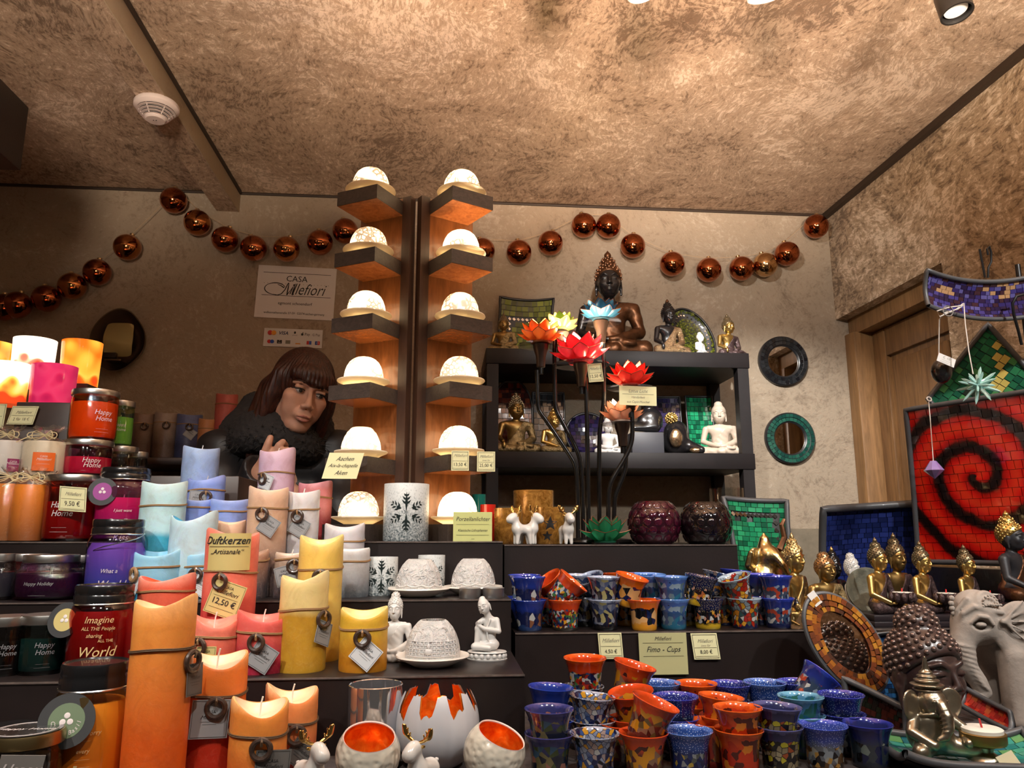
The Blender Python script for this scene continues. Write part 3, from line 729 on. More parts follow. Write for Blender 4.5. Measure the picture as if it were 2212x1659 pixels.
candle('white notched candle behind the dark-footed grey one', 743, 86, 1132, 1.565, ZB, ((0.62, 0.60, 0.63), (0.56, 0.54, 0.57), (0.42, 0.41, 0.44)), (0.6, 0.58, 0.61), 0.3, 0.2, 1168, None, amp=0.008, ph=0.2, wick=False, frost=0.1)
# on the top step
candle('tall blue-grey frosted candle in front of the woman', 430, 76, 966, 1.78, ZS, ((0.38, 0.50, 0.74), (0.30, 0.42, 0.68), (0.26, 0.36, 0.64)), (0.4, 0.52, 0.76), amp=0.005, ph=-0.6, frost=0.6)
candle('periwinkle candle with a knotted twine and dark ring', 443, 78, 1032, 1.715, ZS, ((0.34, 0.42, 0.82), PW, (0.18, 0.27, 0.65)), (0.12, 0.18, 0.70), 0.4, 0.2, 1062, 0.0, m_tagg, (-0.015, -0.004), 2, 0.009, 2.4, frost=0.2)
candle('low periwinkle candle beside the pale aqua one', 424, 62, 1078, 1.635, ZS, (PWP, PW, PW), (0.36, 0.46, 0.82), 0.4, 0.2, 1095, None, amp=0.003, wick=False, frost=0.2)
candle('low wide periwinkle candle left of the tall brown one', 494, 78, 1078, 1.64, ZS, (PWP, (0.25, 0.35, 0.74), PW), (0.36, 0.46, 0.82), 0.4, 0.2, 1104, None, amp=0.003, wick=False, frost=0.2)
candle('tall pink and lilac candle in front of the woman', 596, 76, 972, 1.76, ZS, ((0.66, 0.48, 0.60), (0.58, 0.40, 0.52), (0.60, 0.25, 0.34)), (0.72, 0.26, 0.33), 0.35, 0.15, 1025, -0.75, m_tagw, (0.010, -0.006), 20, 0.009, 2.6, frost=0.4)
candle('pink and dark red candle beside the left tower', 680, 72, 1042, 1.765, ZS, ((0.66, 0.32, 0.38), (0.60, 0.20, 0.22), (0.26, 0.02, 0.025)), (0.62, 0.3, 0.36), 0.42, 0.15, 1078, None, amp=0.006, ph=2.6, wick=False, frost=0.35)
# the paper label wrapped round the tall red candle
Xc, Yc = cd_.location.x, cd_.location.y; av = math.atan2(-Yc, -Xc)
z1 = zat(1152, Xc, Yc)-ZA; z0 = zat(1230, Xc, Yc)-ZA
lb = mobj('paper_label', MB().grid(lambda u, v: ((cr_+0.0016)*math.cos(av-0.96+1.66*u), (cr_+0.0016)*math.sin(av-0.96+1.66*u), z0+(z1-z0)*v), 16, 1), m_cardl, cd_)
mb = MB()
bend_text(mb, 'Duftkerzen', 0.0165, cr_+0.0024, z0+(z1-z0)*0.80, av-0.22, 0.35, 0.012, sx=0.98); bend_text(mb, '„Artisanale“', 0.0105, cr_+0.0024, z0+(z1-z0)*0.50, av-0.22, 0.35, 0.006)
for zz in (0.64,):
    pts = [((cr_+0.0022)*math.cos(av-0.90+1.5*k/12), (cr_+0.0022)*math.sin(av-0.90+1.5*k/12), z0+(z1-z0)*zz) for k in range(13)]
    mb.tube(pts, 0.0003, 4)
mobj('lettering', mb, m_ink, lb)
for ch in cd_.children:
    if ch.name.startswith('tag'):
        mb = MB(); flat_text(mb, 'CASA', 0.006, 0, 0.017, -0.001); flat_text(mb, 'Millefiori', 0.0095, 0, 0.009, -0.001, 0.45)
        bar(mb, -0.02, 0.02, 0.002, 0.0004, -0.001); flat_text(mb, '12,50 €', 0.0125, 0, -0.006, -0.001, 0, 0.008); bar(mb, -0.02, 0.02, -0.016, 0.0004, -0.001)
        mobj('price', mb, m_ink, ch)

# candles on the far shelf behind the stand
p = at(360, 992, 2.72)
t = thing('wall_shelf', 'dark narrow shelf on the back wall holding dim candles', 'shelf', (p.x, 2.80, p.z))
mobj('board', MB().box(-0.40, 0.42, -0.15, 0.148, -0.025, 0, 0.002), m_dark, t)
mobj('bracket', MB().box(-0.3, -0.28, -0.10, 0.148, -0.12, -0.026), m_dark, t); mobj('bracket', MB().box(0.3, 0.32, -0.10, 0.148, -0.12, -0.026), m_dark, t)
ZW = p.z
for lb, px, w_, tp, c1, c2, rg in [('dim brown candle on the far shelf, nearest the green jar', 311, 44, 894, (0.22, 0.15, 0.11), (0.10, 0.07, 0.06), True),
                                   ('dim grey-brown candle in the middle of the far shelf', 358, 50, 892, (0.30, 0.24, 0.20), (0.10, 0.07, 0.06), True),
                                   ('dim navy candle with a light tag on the far shelf', 408, 52, 896, (0.10, 0.13, 0.28), (0.03, 0.04, 0.10), True),
                                   ('dim orange candle on the far shelf behind the woman', 448, 42, 905, (0.50, 0.22, 0.08), (0.3, 0.10, 0.04), False),
                                   ('dim red candle on the far shelf behind the woman', 487, 46, 852, (0.52, 0.12, 0.10), (0.36, 0.06, 0.05), False),
                                   ('dim blue candle on the far shelf behind the green jar', 272, 26, 892, (0.05, 0.10, 0.18), (0.03, 0.05, 0.10), False)]:
    candle(lb, px, w_, tp, 2.735, ZW, (c1, c1, c2), c1, 0.5, 0.2, tp+22, 0.0 if rg else None, m_tagg if 'navy' in lb else None, (0.004, -0.022), 35, 0.004, wick=False, frost=0.2, group='candles on the far shelf')
# ------------------------------------------------------------------ glass
def glass(name, tint, refl=0.10, rough=0.03, bump=0.0, bs=40):
    n = NT(name); n.t.nodes.remove(n.b)
    tr = n.n('BsdfTransparent'); tr.inputs[0].default_value = (*[x**0.55 for x in tint], 1)
    gl = n.n('BsdfGlossy'); gl.inputs['Roughness'].default_value = rough
    fr = n.n('LayerWeight'); fr.inputs['Blend'].default_value = 0.5
    f = n.math('ADD', n.math('MULTIPLY', n.math('POWER', fr.outputs['Facing'], 4.0), 0.7), refl*0.5)
    if bump:
        v = n.coord(); b = n.n('Bump', i_Strength=bump, i_Distance=0.004); n.l(n.noise(v, bs, 4, 0.6), b.inputs['Height'])
        n.l(b.outputs[0], gl.inputs['Normal']); n.l(b.outputs[0], fr.inputs['Normal'])
    mx = n.n('MixShader'); n.l(f, mx.inputs[0]); n.l(tr.outputs[0], mx.inputs[1]); n.l(gl.outputs[0], mx.inputs[2])
    n.l(mx.outputs[0], n.o.inputs[0]); return n.m
def wax2(name, top, bot, rough=0.5):
    n = NT(name); n.set(rough=rough)
    g = n.n('TexCoord'); sx = n.n('SeparateXYZ'); n.l(g.outputs['Generated'], sx.inputs[0])
    v = n.coord(); w = n.noise(v, 40, 4, 0.6)
    z = n.math('ADD', sx.outputs['Z'], n.math('MULTIPLY', n.math('SUBTRACT', w, 0.5), 0.15))
    n.color(n.ramp(z, [(0.1, bot), (0.9, top)])); return n.m
m_lidb = mat('black_tin_lid', (0.008, 0.008, 0.009), 0.22, coat=0.4)
m_lids = mat('brushed_silver_lid', (0.55, 0.54, 0.52), 0.32, metal=1.0)
m_lidg = mat('brass_lid_rim', (0.50, 0.38, 0.18), 0.3, metal=1.0)
m_silver = mat('bright_wire', (0.75, 0.75, 0.76), 0.22, metal=1.0)
m_print = mat('white_print', (0.72, 0.66, 0.66), 0.5)
m_printd = mat('dim_print', (0.30, 0.30, 0.32), 0.5)
m_printg = mat('gold_print', (0.75, 0.55, 0.26), 0.45)
def jar(label, px, Y, zb, wpx, top, style, tint, wtop, wbot, fill=0.75, lid='s', texts=(), ink=None, fx=0.0, name='jar_candle', group='scented candles in jars', lidh=0.013, bump=0.0, tw=0.0):
    X = on(px, Y, zb+0.05); zt = zat(top, X, Y); h = zt-zb; r = wpx*pxm(X, Y, (zb+zt)/2)/2
    X = on(px, Y, zb+h*0.5)
    t = thing(name, label, 'jar candle', (X, Y, zb), group=group)
    av = math.atan2(-Y, -X)+tw
    hb = h-lidh
    if style == 'mason':
        rn_ = r*0.80
        prof = [(0.0, 0.0), (r*0.90, 0), (r*0.97, 0.004), (r, 0.012), (r, hb*0.70), (r*0.985, hb*0.78), (r*0.92, hb*0.86), (rn_, hb*0.915), (rn_, hb), (rn_*0.99, hb)]
        lr = r*0.90
    elif style == 'oval':
        prof = [(0.0, 0.0), (r*0.80, 0), (r*0.93, 0.004), (r, hb*0.25), (r*1.0, hb*0.55), (r*0.93, hb*0.75), (r*0.82, hb*0.84), (r*0.80, hb), (r*0.78, hb)]
        lr = r*0.84
    else:
        prof = [(0.0, 0.0), (r*0.93, 0), (r*0.985, 0.005), (r, 0.014), (r, hb*0.90), (r*0.97, hb*0.96), (r*0.96, hb), (r*0.94, hb)]
        lr = r*1.01
    fn = None
    if style == 'oval':
        def fn(p, a): k = 1+0.018*math.cos(12*a)*(math.sin(p[2]/hb*PI)); return (p[0]*k*1.12, p[1]*k*0.95, p[2])
    mobj('glass', MB().lathe(prof, 44, fn=fn, close=True), glass('jar_glass_%d' % _cn[0], tint, 0.16, 0.06, bump, 70), t); _cn[0] += 1
    wr = [(0.0, 0.006), (r*0.90, 0.006), (r*0.945, 0.012), (r*0.955, hb*0.3), (r*0.955, hb*min(fill, 0.68)), (r*(0.955 if fill < 0.72 or style == 'round' else 0.84), hb*fill), (0.0, hb*fill-0.002)]
    if style == 'oval': wr = [(a*0.93, b) for a, b in wr]
    mobj('wax', MB().lathe(wr, 36, fn=fn), wax2('jar_wax_%d' % _cn[0], wtop, wbot), t); _cn[0] += 1
    mobj('wick', MB().tube([(0, 0, hb*fill-0.003), (0.001, 0, hb*fill+0.008)], 0.001, 5), m_wick, t)
    if lid == 'b':
        L = mobj('lid', MB().lathe([(lr*0.97, hb-lidh*0.9), (lr, hb-lidh*0.85), (lr, hb-lidh*0.2), (lr*0.965, hb), (lr*0.985, hb+lidh*0.2), (lr*0.985, hb+lidh*0.8), (lr*0.95, h), (lr*0.93, h-0.0015), (0, h-0.0015)], 44), m_lidb, t)
        mobj('lid_rim', MB().ring(lr*0.995, 0.0013, 44, 6, T(0, 0, hb-lidh*0.95)), m_silver, L)
    elif lid:
        L = mobj('lid', MB().lathe([(lr*0.96, hb-0.001), (lr, hb), (lr*1.01, hb+lidh*0.15), (lr*1.01, hb+lidh*0.8), (lr*0.985, h), (0.0, h)], 44), m_lids if lid == 's' else m_lidg, t)
        if lid == 'g':
            mobj('lid_inlay', MB().lathe([(0, h+0.0002), (lr*0.94, h+0.0002), (lr*0.94, h+0.001), (0, h+0.001)], 40), m_lidb, L)
    if texts:
        mb = MB(); rr = r*1.006 if style != 'oval' else r*1.13
        for txt, sz, z, sh, dx in texts: bend_text(mb, txt, sz*r*1.55, rr, z*hb, av+fx+dx, sh, 0.0, sx=0.95)
        mobj('lettering', mb, ink or m_print, t)
    return t, r, h, av
HH = [('Happy', 0.20, 0.60, 0.25, 0), ('Home', 0.20, 0.46, 0.25, 0.05), ('————————', 0.045, 0.23, 0, 0), ('———————', 0.06, 0.16, 0, 0)]
def wire_handle(t, r, h, av, side=1):
    z = h-0.024
    pts = [(r*0.88*math.cos(av+1.35*side), r*0.88*math.sin(av+1.35*side), z)]
    for k in range(1, 10):
        a = av+side*(1.35-2.5*k/10); rr = r*(0.88+0.22*math.sin(PI*k/10)); pts.append((rr*math.cos(a), rr*math.sin(a), z-0.030*k/9))
    mobj('wire_handle', MB().tube(pts, 0.0011, 6), m_silver, t)
def disc_tag(t, r, z, av, off, dia, ring_c, txt, tilt=15, out=0.004):
    a = av+off
    M = T((r+out)*math.cos(a), (r+out)*math.sin(a), z) @ RZ(av+PI/2+off*0.4) @ RX(R(-tilt))
    tg = mobj('hang_tag', MB().lathe([(0, -0.0006), (dia/2, -0.0006), (dia/2, 0.0006), (0, 0.0006)], 40, RX(PI/2)), mat('slate_tag', (0.045, 0.047, 0.05), 0.4), t, M)
    mobj('tag_disc', MB().lathe([(0, 0.0004), (dia*0.32, 0.0004), (dia*0.32, 0.0009), (0, 0.0009)], 32, RX(PI/2)), ring_c, tg)
    mb = MB()
    for k in range(3):
        q = R(90+120*k); mb.ball((dia*0.075*math.cos(q), -0.0012, dia*0.075*math.sin(q)+dia*0.02), (dia*0.055, 0.0003, dia*0.055), 12, 6)
    for i, chx in enumerate(txt):     # lettering bent along the lower rim of the disc
        aa = R(-90)+(i-(len(txt)-1)/2)*0.26
        vs, fs = text_geo(chx, dia*0.11, 0.2)
        rr = dia*0.23; ca, sa = math.cos(aa+PI/2), math.sin(aa+PI/2)
        mb.add([(rr*math.cos(aa)+p[0]*ca-p[1]*sa, -0.0013, rr*math.sin(aa)+p[0]*sa+p[1]*ca) for p in vs], fs)
    mobj('lettering', mb, m_print, tg)
# the staircase of mason jars beside the candles
t, r, h, av = jar('amber mason jar reading all right at the bottom left', 193, 0.995, ZT, 152, 1428, 'mason', (0.95, 0.62, 0.25), (0.72, 0.36, 0.06), (0.62, 0.17, 0.012), 0.80, 'b',
    [("Don't worry", 0.11, 0.60, 0.2, 0), ('—————', 0.05, 0.545, 0, 0), ('every', 0.10, 0.47, 0.2, 0), ('—————', 0.05, 0.41, 0, 0), ('♥ ———', 0.06, 0.355, 0, 0), ('all right', 0.20, 0.235, 0.3, 0), ('SCENTED CANDLE', 0.07, 0.105, 0, 0)], m_printg, -0.12, lidh=0.0145)
disc_tag(t, r, h*0.64, av, -0.55, 0.058, mat('sage_disc', (0.14, 0.20, 0.12), 0.5), 'Orange Basil')
mb = MB(); q = []
for k in range(17):
    a = av-0.12+(-0.42+0.84*k/16); q.append((r*1.008*math.cos(a), r*1.008*math.sin(a), (h-0.0145)*0.14))
q2 = [(x, y, (h-0.0145)*0.065) for x, y, z in q]
mobj('label_frame', mb.tube(q, 0.0005, 4).tube(q2, 0.0005, 4), m_printg, t)
t, r, h, av = jar('dark red mason jar reading Imagine on the lowest step', 219, 1.235, ZA, 132, 1262, 'mason', (0.62, 0.10, 0.10), (0.26, 0.008, 0.014), (0.14, 0.004, 0.008), 0.80, 'b',
    [('Imagine', 0.19, 0.70, 0.3, 0), ('ALL THE People', 0.10, 0.595, 0.2, 0), ('sharing', 0.11, 0.51, 0.3, -0.1), ('ALL THE', 0.08, 0.445, 0, 0.25), ('World', 0.28, 0.31, 0.3, 0)], m_printg, -0.10, lidh=0.0135)
disc_tag(t, r, h*0.62, av, -1.35, 0.05, m_cardl, '')
t, r, h, av = jar('purple and blue mason jar with a wire handle', 250, 1.465, ZB, 117, 1122, 'mason', (0.42, 0.32, 0.66), (0.32, 0.15, 0.52), (0.03, 0.15, 0.42), 0.78, 'b',
    [('What a', 0.13, 0.40, 0.3, -0.1), ('World', 0.24, 0.22, 0.3, 0.0)], m_print, -0.1, lidh=0.0135)
wire_handle(t, r, h, av)
t, r, h, av = jar('magenta mason jar reading Kiss with a round black tag', 266, 1.66, ZS, 112, 1012, 'mason', (0.85, 0.25, 0.5), (0.62, 0.03, 0.20), (0.16, 0.01, 0.16), 0.64, 'b',
    [('I just want', 0.10, 0.45, 0.3, 0), ('Extra-Time', 0.13, 0.30, 0.3, 0), ('AND YOUR', 0.06, 0.20, 0, 0.1), ('Kiss', 0.22, 0.06, 0.3, 0)], m_print, 0.0, lidh=0.0125)
disc_tag(t, r, h*0.66, av, -0.75, 0.055, mat('violet_disc', (0.30, 0.05, 0.26), 0.5), '', 5)
# straight jars on the top step and its risers
YR = 1.745
m_rise = mat('brown_riser', (0.052, 0.034, 0.029), 0.4, var=0.2, vs=9)
t, r, h, av = jar('dark red glass jar behind the 9,50 euro card', 160, 1.665, ZS, 116, 1028, 'round', (0.62, 0.08, 0.08), (0.30, 0.01, 0.016), (0.20, 0.006, 0.01), 0.66, 's', HH, m_print, -0.45)
card('pale yellow 9,50 euro card standing before the dark red jar', 157, 1078, 1.665-r-0.016, 58, 52, [('Millefiori', 0.20, 0.20, False, 0.45), ('9,50 €', 0.27, -0.20, True, 0)], tilt=4, rules=(0.0, -0.40), shear=-0.12, yaw=-3)
zr = zat(1030, on(190, 1.84, 1.5), 1.84)
tt = thing('display_riser', 'dark riser block on the top step under the pink jar', 'riser', (-0.62, 1.86, ZS), group='dark riser blocks')
mobj('body', MB().box(-0.20, 0.16, -0.075, 0.13, 0, zr-ZS, 0.003), m_rise, tt)
t, r6, h6, av = jar('pink jar with a silver lid under the orange jar', 189, 1.845, zr, 98, 953, 'round', (0.60, 0.16, 0.28), (0.72, 0.035, 0.12), (0.66, 0.03, 0.11), 0.62, 's', [('Happy', 0.19, 0.50, 0.25, 0), ('Home', 0.19, 0.34, 0.25, 0.05)], m_print, 0.15)
z7 = zr+h6
jar('orange jar stacked on the pink jar', 203, 1.845, z7+0.0003, 94, 846, 'round', (0.85, 0.30, 0.05), (0.80, 0.18, 0.015), (0.72, 0.13, 0.01), 0.84, 's', HH, m_print, 0.38, bump=0.3)
t, r9, h9, av = jar('clear jar of cream wax under the green jar', 262, 1.93, zr, 64, 966, 'round', (0.72, 0.74, 0.55), (0.70, 0.62, 0.34), (0.6, 0.5, 0.25), 0.40, 's')
jar('green jar stacked on the clear cream jar', 259, 1.93, zr+h9+0.0003, 54, 868, 'round', (0.55, 0.75, 0.35), (0.26, 0.58, 0.15), (0.22, 0.5, 0.12), 0.72, 's', [('Happy', 0.22, 0.52, 0.25, 0), ('Home', 0.22, 0.40, 0.25, 0.05), ('———————', 0.05, 0.12, 0, 0)], m_print, 0.0)
jar('dark jar half hidden right of the clear cream jar', 296, 1.955, zr, 40, 977, 'round', (0.2, 0.22, 0.26), (0.05, 0.06, 0.09), (0.03, 0.04, 0.06), 0.6, 's')
# jars on the lower steps at the left
m_plum = (0.36, 0.12, 0.30)
t, r, h, av = jar('squat plum jar of moulded glass on the middle step', 108, 1.475, ZB, 128, 1198, 'oval', m_plum, (0.05, 0.006, 0.05), (0.03, 0.004, 0.035), 0.7, 's', [('Happy Holiday', 0.10, 0.46, 0.3, -0.3), ('———————', 0.05, 0.16, 0, -0.3)], m_printd, bump=0.9)
jar('squat crimson jar behind the plum one', 58, 1.545, ZB, 96, 1196, 'oval', (0.75, 0.12, 0.2), (0.42, 0.02, 0.06), (0.3, 0.01, 0.04), 0.7, 's', bump=0.9)
jar('squat grey-violet jar at the left edge of the middle step', 2, 1.47, ZB, 56, 1196, 'oval', (0.35, 0.33, 0.38), (0.06, 0.055, 0.07), (0.04, 0.04, 0.05), 0.7, 's', bump=0.9)
jar('squat navy jar between the plum one and the purple mason jar', 176, 1.555, ZB, 72, 1199, 'oval', (0.2, 0.24, 0.4), (0.02, 0.03, 0.08), (0.015, 0.02, 0.06), 0.7, 's', bump=0.6)
jar('black jar at the left edge of the lowest step', 10, 1.24, ZA, 92, 1330, 'round', (0.16, 0.15, 0.15), (0.012, 0.012, 0.013), (0.008, 0.008, 0.009), 0.7, 's', HH, m_printd, 0.1)
jar('dark teal jar beside the Imagine jar on the lowest step', 96, 1.25, ZA, 98, 1326, 'round', (0.16, 0.30, 0.28), (0.012, 0.055, 0.05), (0.008, 0.035, 0.034), 0.72, 's', HH, m_printd, 0.0)
t, r, h, av = jar('dark jar with a brass-rimmed black lid in the bottom left corner', 46, 0.93, ZT, 150, 1577, 'round', (0.2, 0.2, 0.2), (0.02, 0.018, 0.017), (0.012, 0.011, 0.01), 0.8, 'g')
mb = MB()
for i, chx in enumerate('– '*13):
    aa = -i*2*PI/26; vs, fs = text_geo(chx, 0.006); rr = r*0.72; ca, sa = math.cos(aa-PI/2), math.sin(aa-PI/2)
    mb.add([(rr*math.cos(aa)+p[0]*ca-p[1]*sa, rr*math.sin(aa)+p[0]*sa+p[1]*ca, h+0.0012) for p in vs], fs)
mb.ring(r*0.84, 0.0003, 40, 4, T(0, 0, h+0.0012)); flat = text_geo('Happy Home', 0.011, 0.3); mb.add([(p[0], p[1], h+0.0012) for p in flat[0]], flat[1])
mobj('lettering', mb, m_print, t)
hx, hy = math.cos(av), math.sin(av)
tg = mobj('hang_tag', MB().box(-0.020, 0.020, -0.0005, 0.0005, -0.05, 0, 0), mat('silver_grey_tag', (0.22, 0.21, 0.20), 0.5), t, T((r+0.004)*hx, (r+0.004)*hy, h-0.016) @ RZ(av+PI/2) @ RY(R(8)) @ RX(R(6)))
mb = MB(); flat_text(mb, 'Happy', 0.014, 0, -0.014, -0.001, 0.3, 0.01); flat_text(mb, 'Home', 0.014, 0.001, -0.026, -0.001, 0.3, 0.01); bar(mb, -0.015, 0.015, -0.037, 0.0004, -0.001); bar(mb, -0.015, 0.015, -0.042, 0.0004, -0.001)
mobj('lettering', mb, m_print, tg)
jar('second dark lidded jar behind the brass-rimmed one, at the left', 22, 1.06, ZT, 88, 1566, 'round', (0.2, 0.2, 0.2), (0.02, 0.018, 0.017), (0.012, 0.011, 0.01), 0.8, 'g')
jar('third dark lidded jar behind the brass-rimmed one, by the amber jar', 104, 1.075, ZT, 84, 1567, 'round', (0.2, 0.2, 0.2), (0.02, 0.018, 0.017), (0.012, 0.011, 0.01), 0.8, 'g')

# wrapped candles with raffia bows
m_film = glass('cellophane', (0.97, 0.97, 0.97), 0.25, 0.08, 1.0, 45)
m_raff = mat('raffia', (0.62, 0.52, 0.30), 0.7)
def wrapped(label, px, Y, zb, wpx, top, c1, c2, lab=None, zmid=None):
    X = on(px, Y, zb+0.04); zt = zat(top, X, Y); h = zt-zb; r = wpx*pxm(X, Y, zb+h/2)/2
    t = thing('wrapped_candle', label, 'candle', (X, Y, zb), group='candles wrapped in cellophane'); av = math.atan2(-Y, -X)
    mobj('candle', MB().lathe([(0, 0.002), (r*0.92, 0.002), (r*0.94, 0.006), (r*0.94, h-0.004), (r*0.9, h), (0, h-0.002)], 36), wax2('wrapped_wax_%d' % _cn[0], c1, c2), t); _cn[0] += 1
    rnd = random.Random(px)
    jit = [rnd.uniform(-1, 1) for _ in range(400)]
    N = 28; rings = [(r*0.96, 0.001), (r, 0.01), (r*1.0, h*0.5), (r*1.0, h*0.95), (r*0.8, h+0.006), (r*0.28, h+0.013), (r*0.16, h+0.017), (r*0.45, h+0.026), (r*0.72, h+0.034)]
    vs = []; fs = []
    for i, (rr, z) in enumerate(rings):
        for k in range(N):
            a = 2*PI*k/N; j = jit[(i*N+k) % 400]*(0.03 if i < 4 else 0.22); q = rr*(1+j); vs.append((q*math.cos(a), q*math.sin(a), z+(jit[(i*37+k*3) % 400]*0.006 if i > 6 else 0)))
    for i in range(len(rings)-1):
        for k in range(N): fs.append((i*N+k, i*N+(k+1) % N, (i+1)*N+(k+1) % N, (i+1)*N+k))
    mobj('cellophane_wrap', MB().add(vs, fs), m_film, t)
    mb = MB()
    for k in range(3): mb.ring(r*0.22+0.001*k, 0.0011, 20, 5, T(0, 0, h+0.0145+0.0012*k) @ RX(0.1*k))
    for sgn in (-1, 1):
        for j in range(2):
            pts = [(0, -r*0.22, h+0.016)]
            for k in range(1, 9):
                q = k/8; pts.append((sgn*(0.022+0.01*j)*math.sin(PI*q)*(1.0), -r*0.25-0.012*math.sin(PI*q), h+0.016+0.010*math.sin(2*PI*q)*(1-0.3*j)-0.002))
            mb.tube(pts, 0.0011, 5)
        mb.tube([(0, -r*0.22, h+0.016), (sgn*0.018, -r*0.7, h+0.012), (sgn*0.040, -r*1.02, h-0.001+0.004*sgn)], 0.0011, 5)
    mobj('raffia_bow', mb, m_raff, t)
    if lab:
        w_, hh, off, zc, mm, txt = lab
        g = mobj('label', MB().grid(lambda u, v: (r*1.03*math.cos(av+off+(u-0.5)*w_), r*1.03*math.sin(av+off+(u-0.5)*w_), h*zc+(v-0.5)*hh*h), 8, 1), mm, t)
        mb = MB(); bend_text(mb, 'CASA', 0.006, r*1.036, h*(zc+hh*0.28), av+off, 0); bend_text(mb, 'Millefiori', 0.008, r*1.036, h*(zc+hh*0.12), av+off, 0.4); bend_text(mb, txt, 0.006, r*1.036, h*(zc-hh*0.12), av+off)
        mobj('lettering', mb, m_print, g)
# their low riser with rounded corners
zr2 = zat(1030, on(40, 1.80, 1.5), 1.80)
tt = thing('display_riser', 'dark riser on the top step under the cream wrapped candles', 'riser', (on(45, 1.81, 1.5)-0.04, 1.81, ZS), group='dark riser blocks')
mobj('body', MB().box(-0.13, 0.10, -0.045, 0.055, 0, zr2-ZS, 0.004), m_rise, tt)
wrapped('amber wrapped candle at the left edge of the top step', 14, 1.66, ZS, 62, 1046, (0.72, 0.22, 0.03), (0.30, 0.10, 0.02))
wrapped('orange wrapped candle with a brown motif on the top step', 62, 1.655, ZS, 74, 1048, (0.85, 0.25, 0.02), (0.34, 0.10, 0.02))
wrapped('orange wrapped candle peeking out left of the dark red jar', 100, 1.71, ZS, 46, 1052, (0.82, 0.24, 0.02), (0.55, 0.14, 0.02))
wrapped('cream wrapped candle with an orange label', 97, 1.81, zr2, 92, 956, (0.72, 0.62, 0.45), (0.68, 0.58, 0.42), (0.9, 0.52, -0.05, 0.40, mat('orange_label', (0.75, 0.13, 0.01), 0.5), '————'))
wrapped('white wrapped candle with a purple label at the left edge', 14, 1.80, zr2, 76, 954, (0.74, 0.70, 0.64), (0.68, 0.64, 0.58), (0.6, 0.36, 0.35, 0.30, mat('purple_label', (0.26, 0.02, 0.10), 0.5), '———'))

# glowing votive glasses on tall blocks at the upper left
zb1 = zat(878, on(100, 1.97, 1.6), 1.97); zb2 = zat(832, on(150, 2.07, 1.65), 2.07)
def block(label, x0, x1, y0, y1, z1):
    t = thing('display_riser', label, 'riser', ((x0+x1)/2, (y0+y1)/2, ZS), group='dark riser blocks')
    mobj('body', MB().box(x0-(x0+x1)/2, x1-(x0+x1)/2, y0-(y0+y1)/2, y1-(y0+y1)/2, 0, z1-ZS, 0.003), m_rise, t)
bx = on(196, 1.905, zb1)
step_y = 1.905
block('tall dark block under the pink and gold glowing glasses', -1.02, on(160, 1.905, zb1)+0.03, 1.905+0.0, 2.035, zb1)
block('taller dark block under the white and orange glowing glasses', -1.02, on(190, 2.04, zb2), 2.04, 2.18, zb2)
tt = thing('display_riser', 'small dark box with rounded corners before the tall blocks', 'riser', (on(40, 1.885, 1.6)-0.06, 1.885, zr2), group='dark riser blocks')
mobj('body', MB().box(-0.12, on(110, 1.885, 1.6)-tt.location.x, -0.016, 0.0185, ZS-zr2, zat(926, on(60, 1.87, 1.6), 1.87)-zr2, 0.006), m_rise, tt)
def votive_mat(name, stops, scale, est, z0=0.35, zk=0.8):
    n = NT(name); n.set(color=(0.6, 0.3, 0.2), rough=0.15, coat=0.3)
    v = n.coord(); g = n.n('TexCoord'); sx = n.n('SeparateXYZ'); n.l(g.outputs['Generated'], sx.inputs[0])
    vo = n.n('TexVoronoi', i_Scale=scale, feature='SMOOTH_F1'); n.l(v, vo.inputs['Vector'])
    f = n.math('ADD', n.math('MULTIPLY', n.math('SUBTRACT', vo.outputs['Distance'], 0.35), 0.9), n.math('MULTIPLY_ADD', sx.outputs['Z'], zk, z0-0.5*zk))
    c = n.ramp(f, stops); n.color(c); n.l(c, n.b.inputs['Emission Color']); n.b.inputs['Emission Strength'].default_value = est
    return n.m
def votive(label, px, Y, zb, wpx, top, m):
    X = on(px, Y, zb+0.03); zt = zat(top, X, Y); h = zt-zb; r = wpx*pxm(X, Y, zb+h/2)/2
    t = thing('votive_glass', label, 'votive', (X, Y, zb), group='glowing votive glasses')
    mobj('glass_cup', MB().lathe([(0, 0), (r*0.9, 0), (r*0.93, 0.003), (r, h), (r*0.97, h), (r*0.90, 0.006), (0, 0.006)], 40), m, t)
    mobj('tealight', MB().lathe([(0, 0.0062), (0.019, 0.0062), (0.019, 0.02), (0.0, 0.02)], 20), mat('tealight_wax', (0.8, 0.78, 0.7), 0.5), t)
W1 = (1.0, 0.93, 0.75)
v1 = votive_mat('votive_white_red', [(0.15, (0.75, 0.05, 0.03)), (0.42, (0.85, 0.20, 0.12)), (0.50, (1.0, 0.55, 0.35)), (0.56, W1)], 34, 1.5, 0.46, 1.5)
v2 = votive_mat('votive_orange', [(0.20, (0.75, 0.07, 0.01)), (0.30, (0.9, 0.15, 0.01)), (0.42, (1.0, 0.52, 0.07)), (0.60, (1.0, 0.42, 0.04)), (0.85, (0.95, 0.17, 0.01))], 26, 1.1, 0.48, 0.5)
v3 = votive_mat('votive_gold', [(0.15, (0.55, 0.05, 0.01)), (0.34, (0.95, 0.40, 0.05)), (0.50, (1.0, 0.72, 0.22)), (0.62, W1)], 34, 1.3, 0.44, 1.3)
v4 = votive_mat('votive_pink', [(0.15, (0.50, 0.01, 0.08)), (0.38, (0.66, 0.02, 0.11)), (0.52, (0.85, 0.05, 0.16)), (0.75, (0.75, 0.03, 0.14))], 30, 0.5, 0.5, 0.25)
votive('white and red glowing votive glass on the taller block', 68, 2.105, zb2, 84, 735, v1)
votive('orange glowing votive glass with red dots', 171, 2.105, zb2, 80, 740, v2)
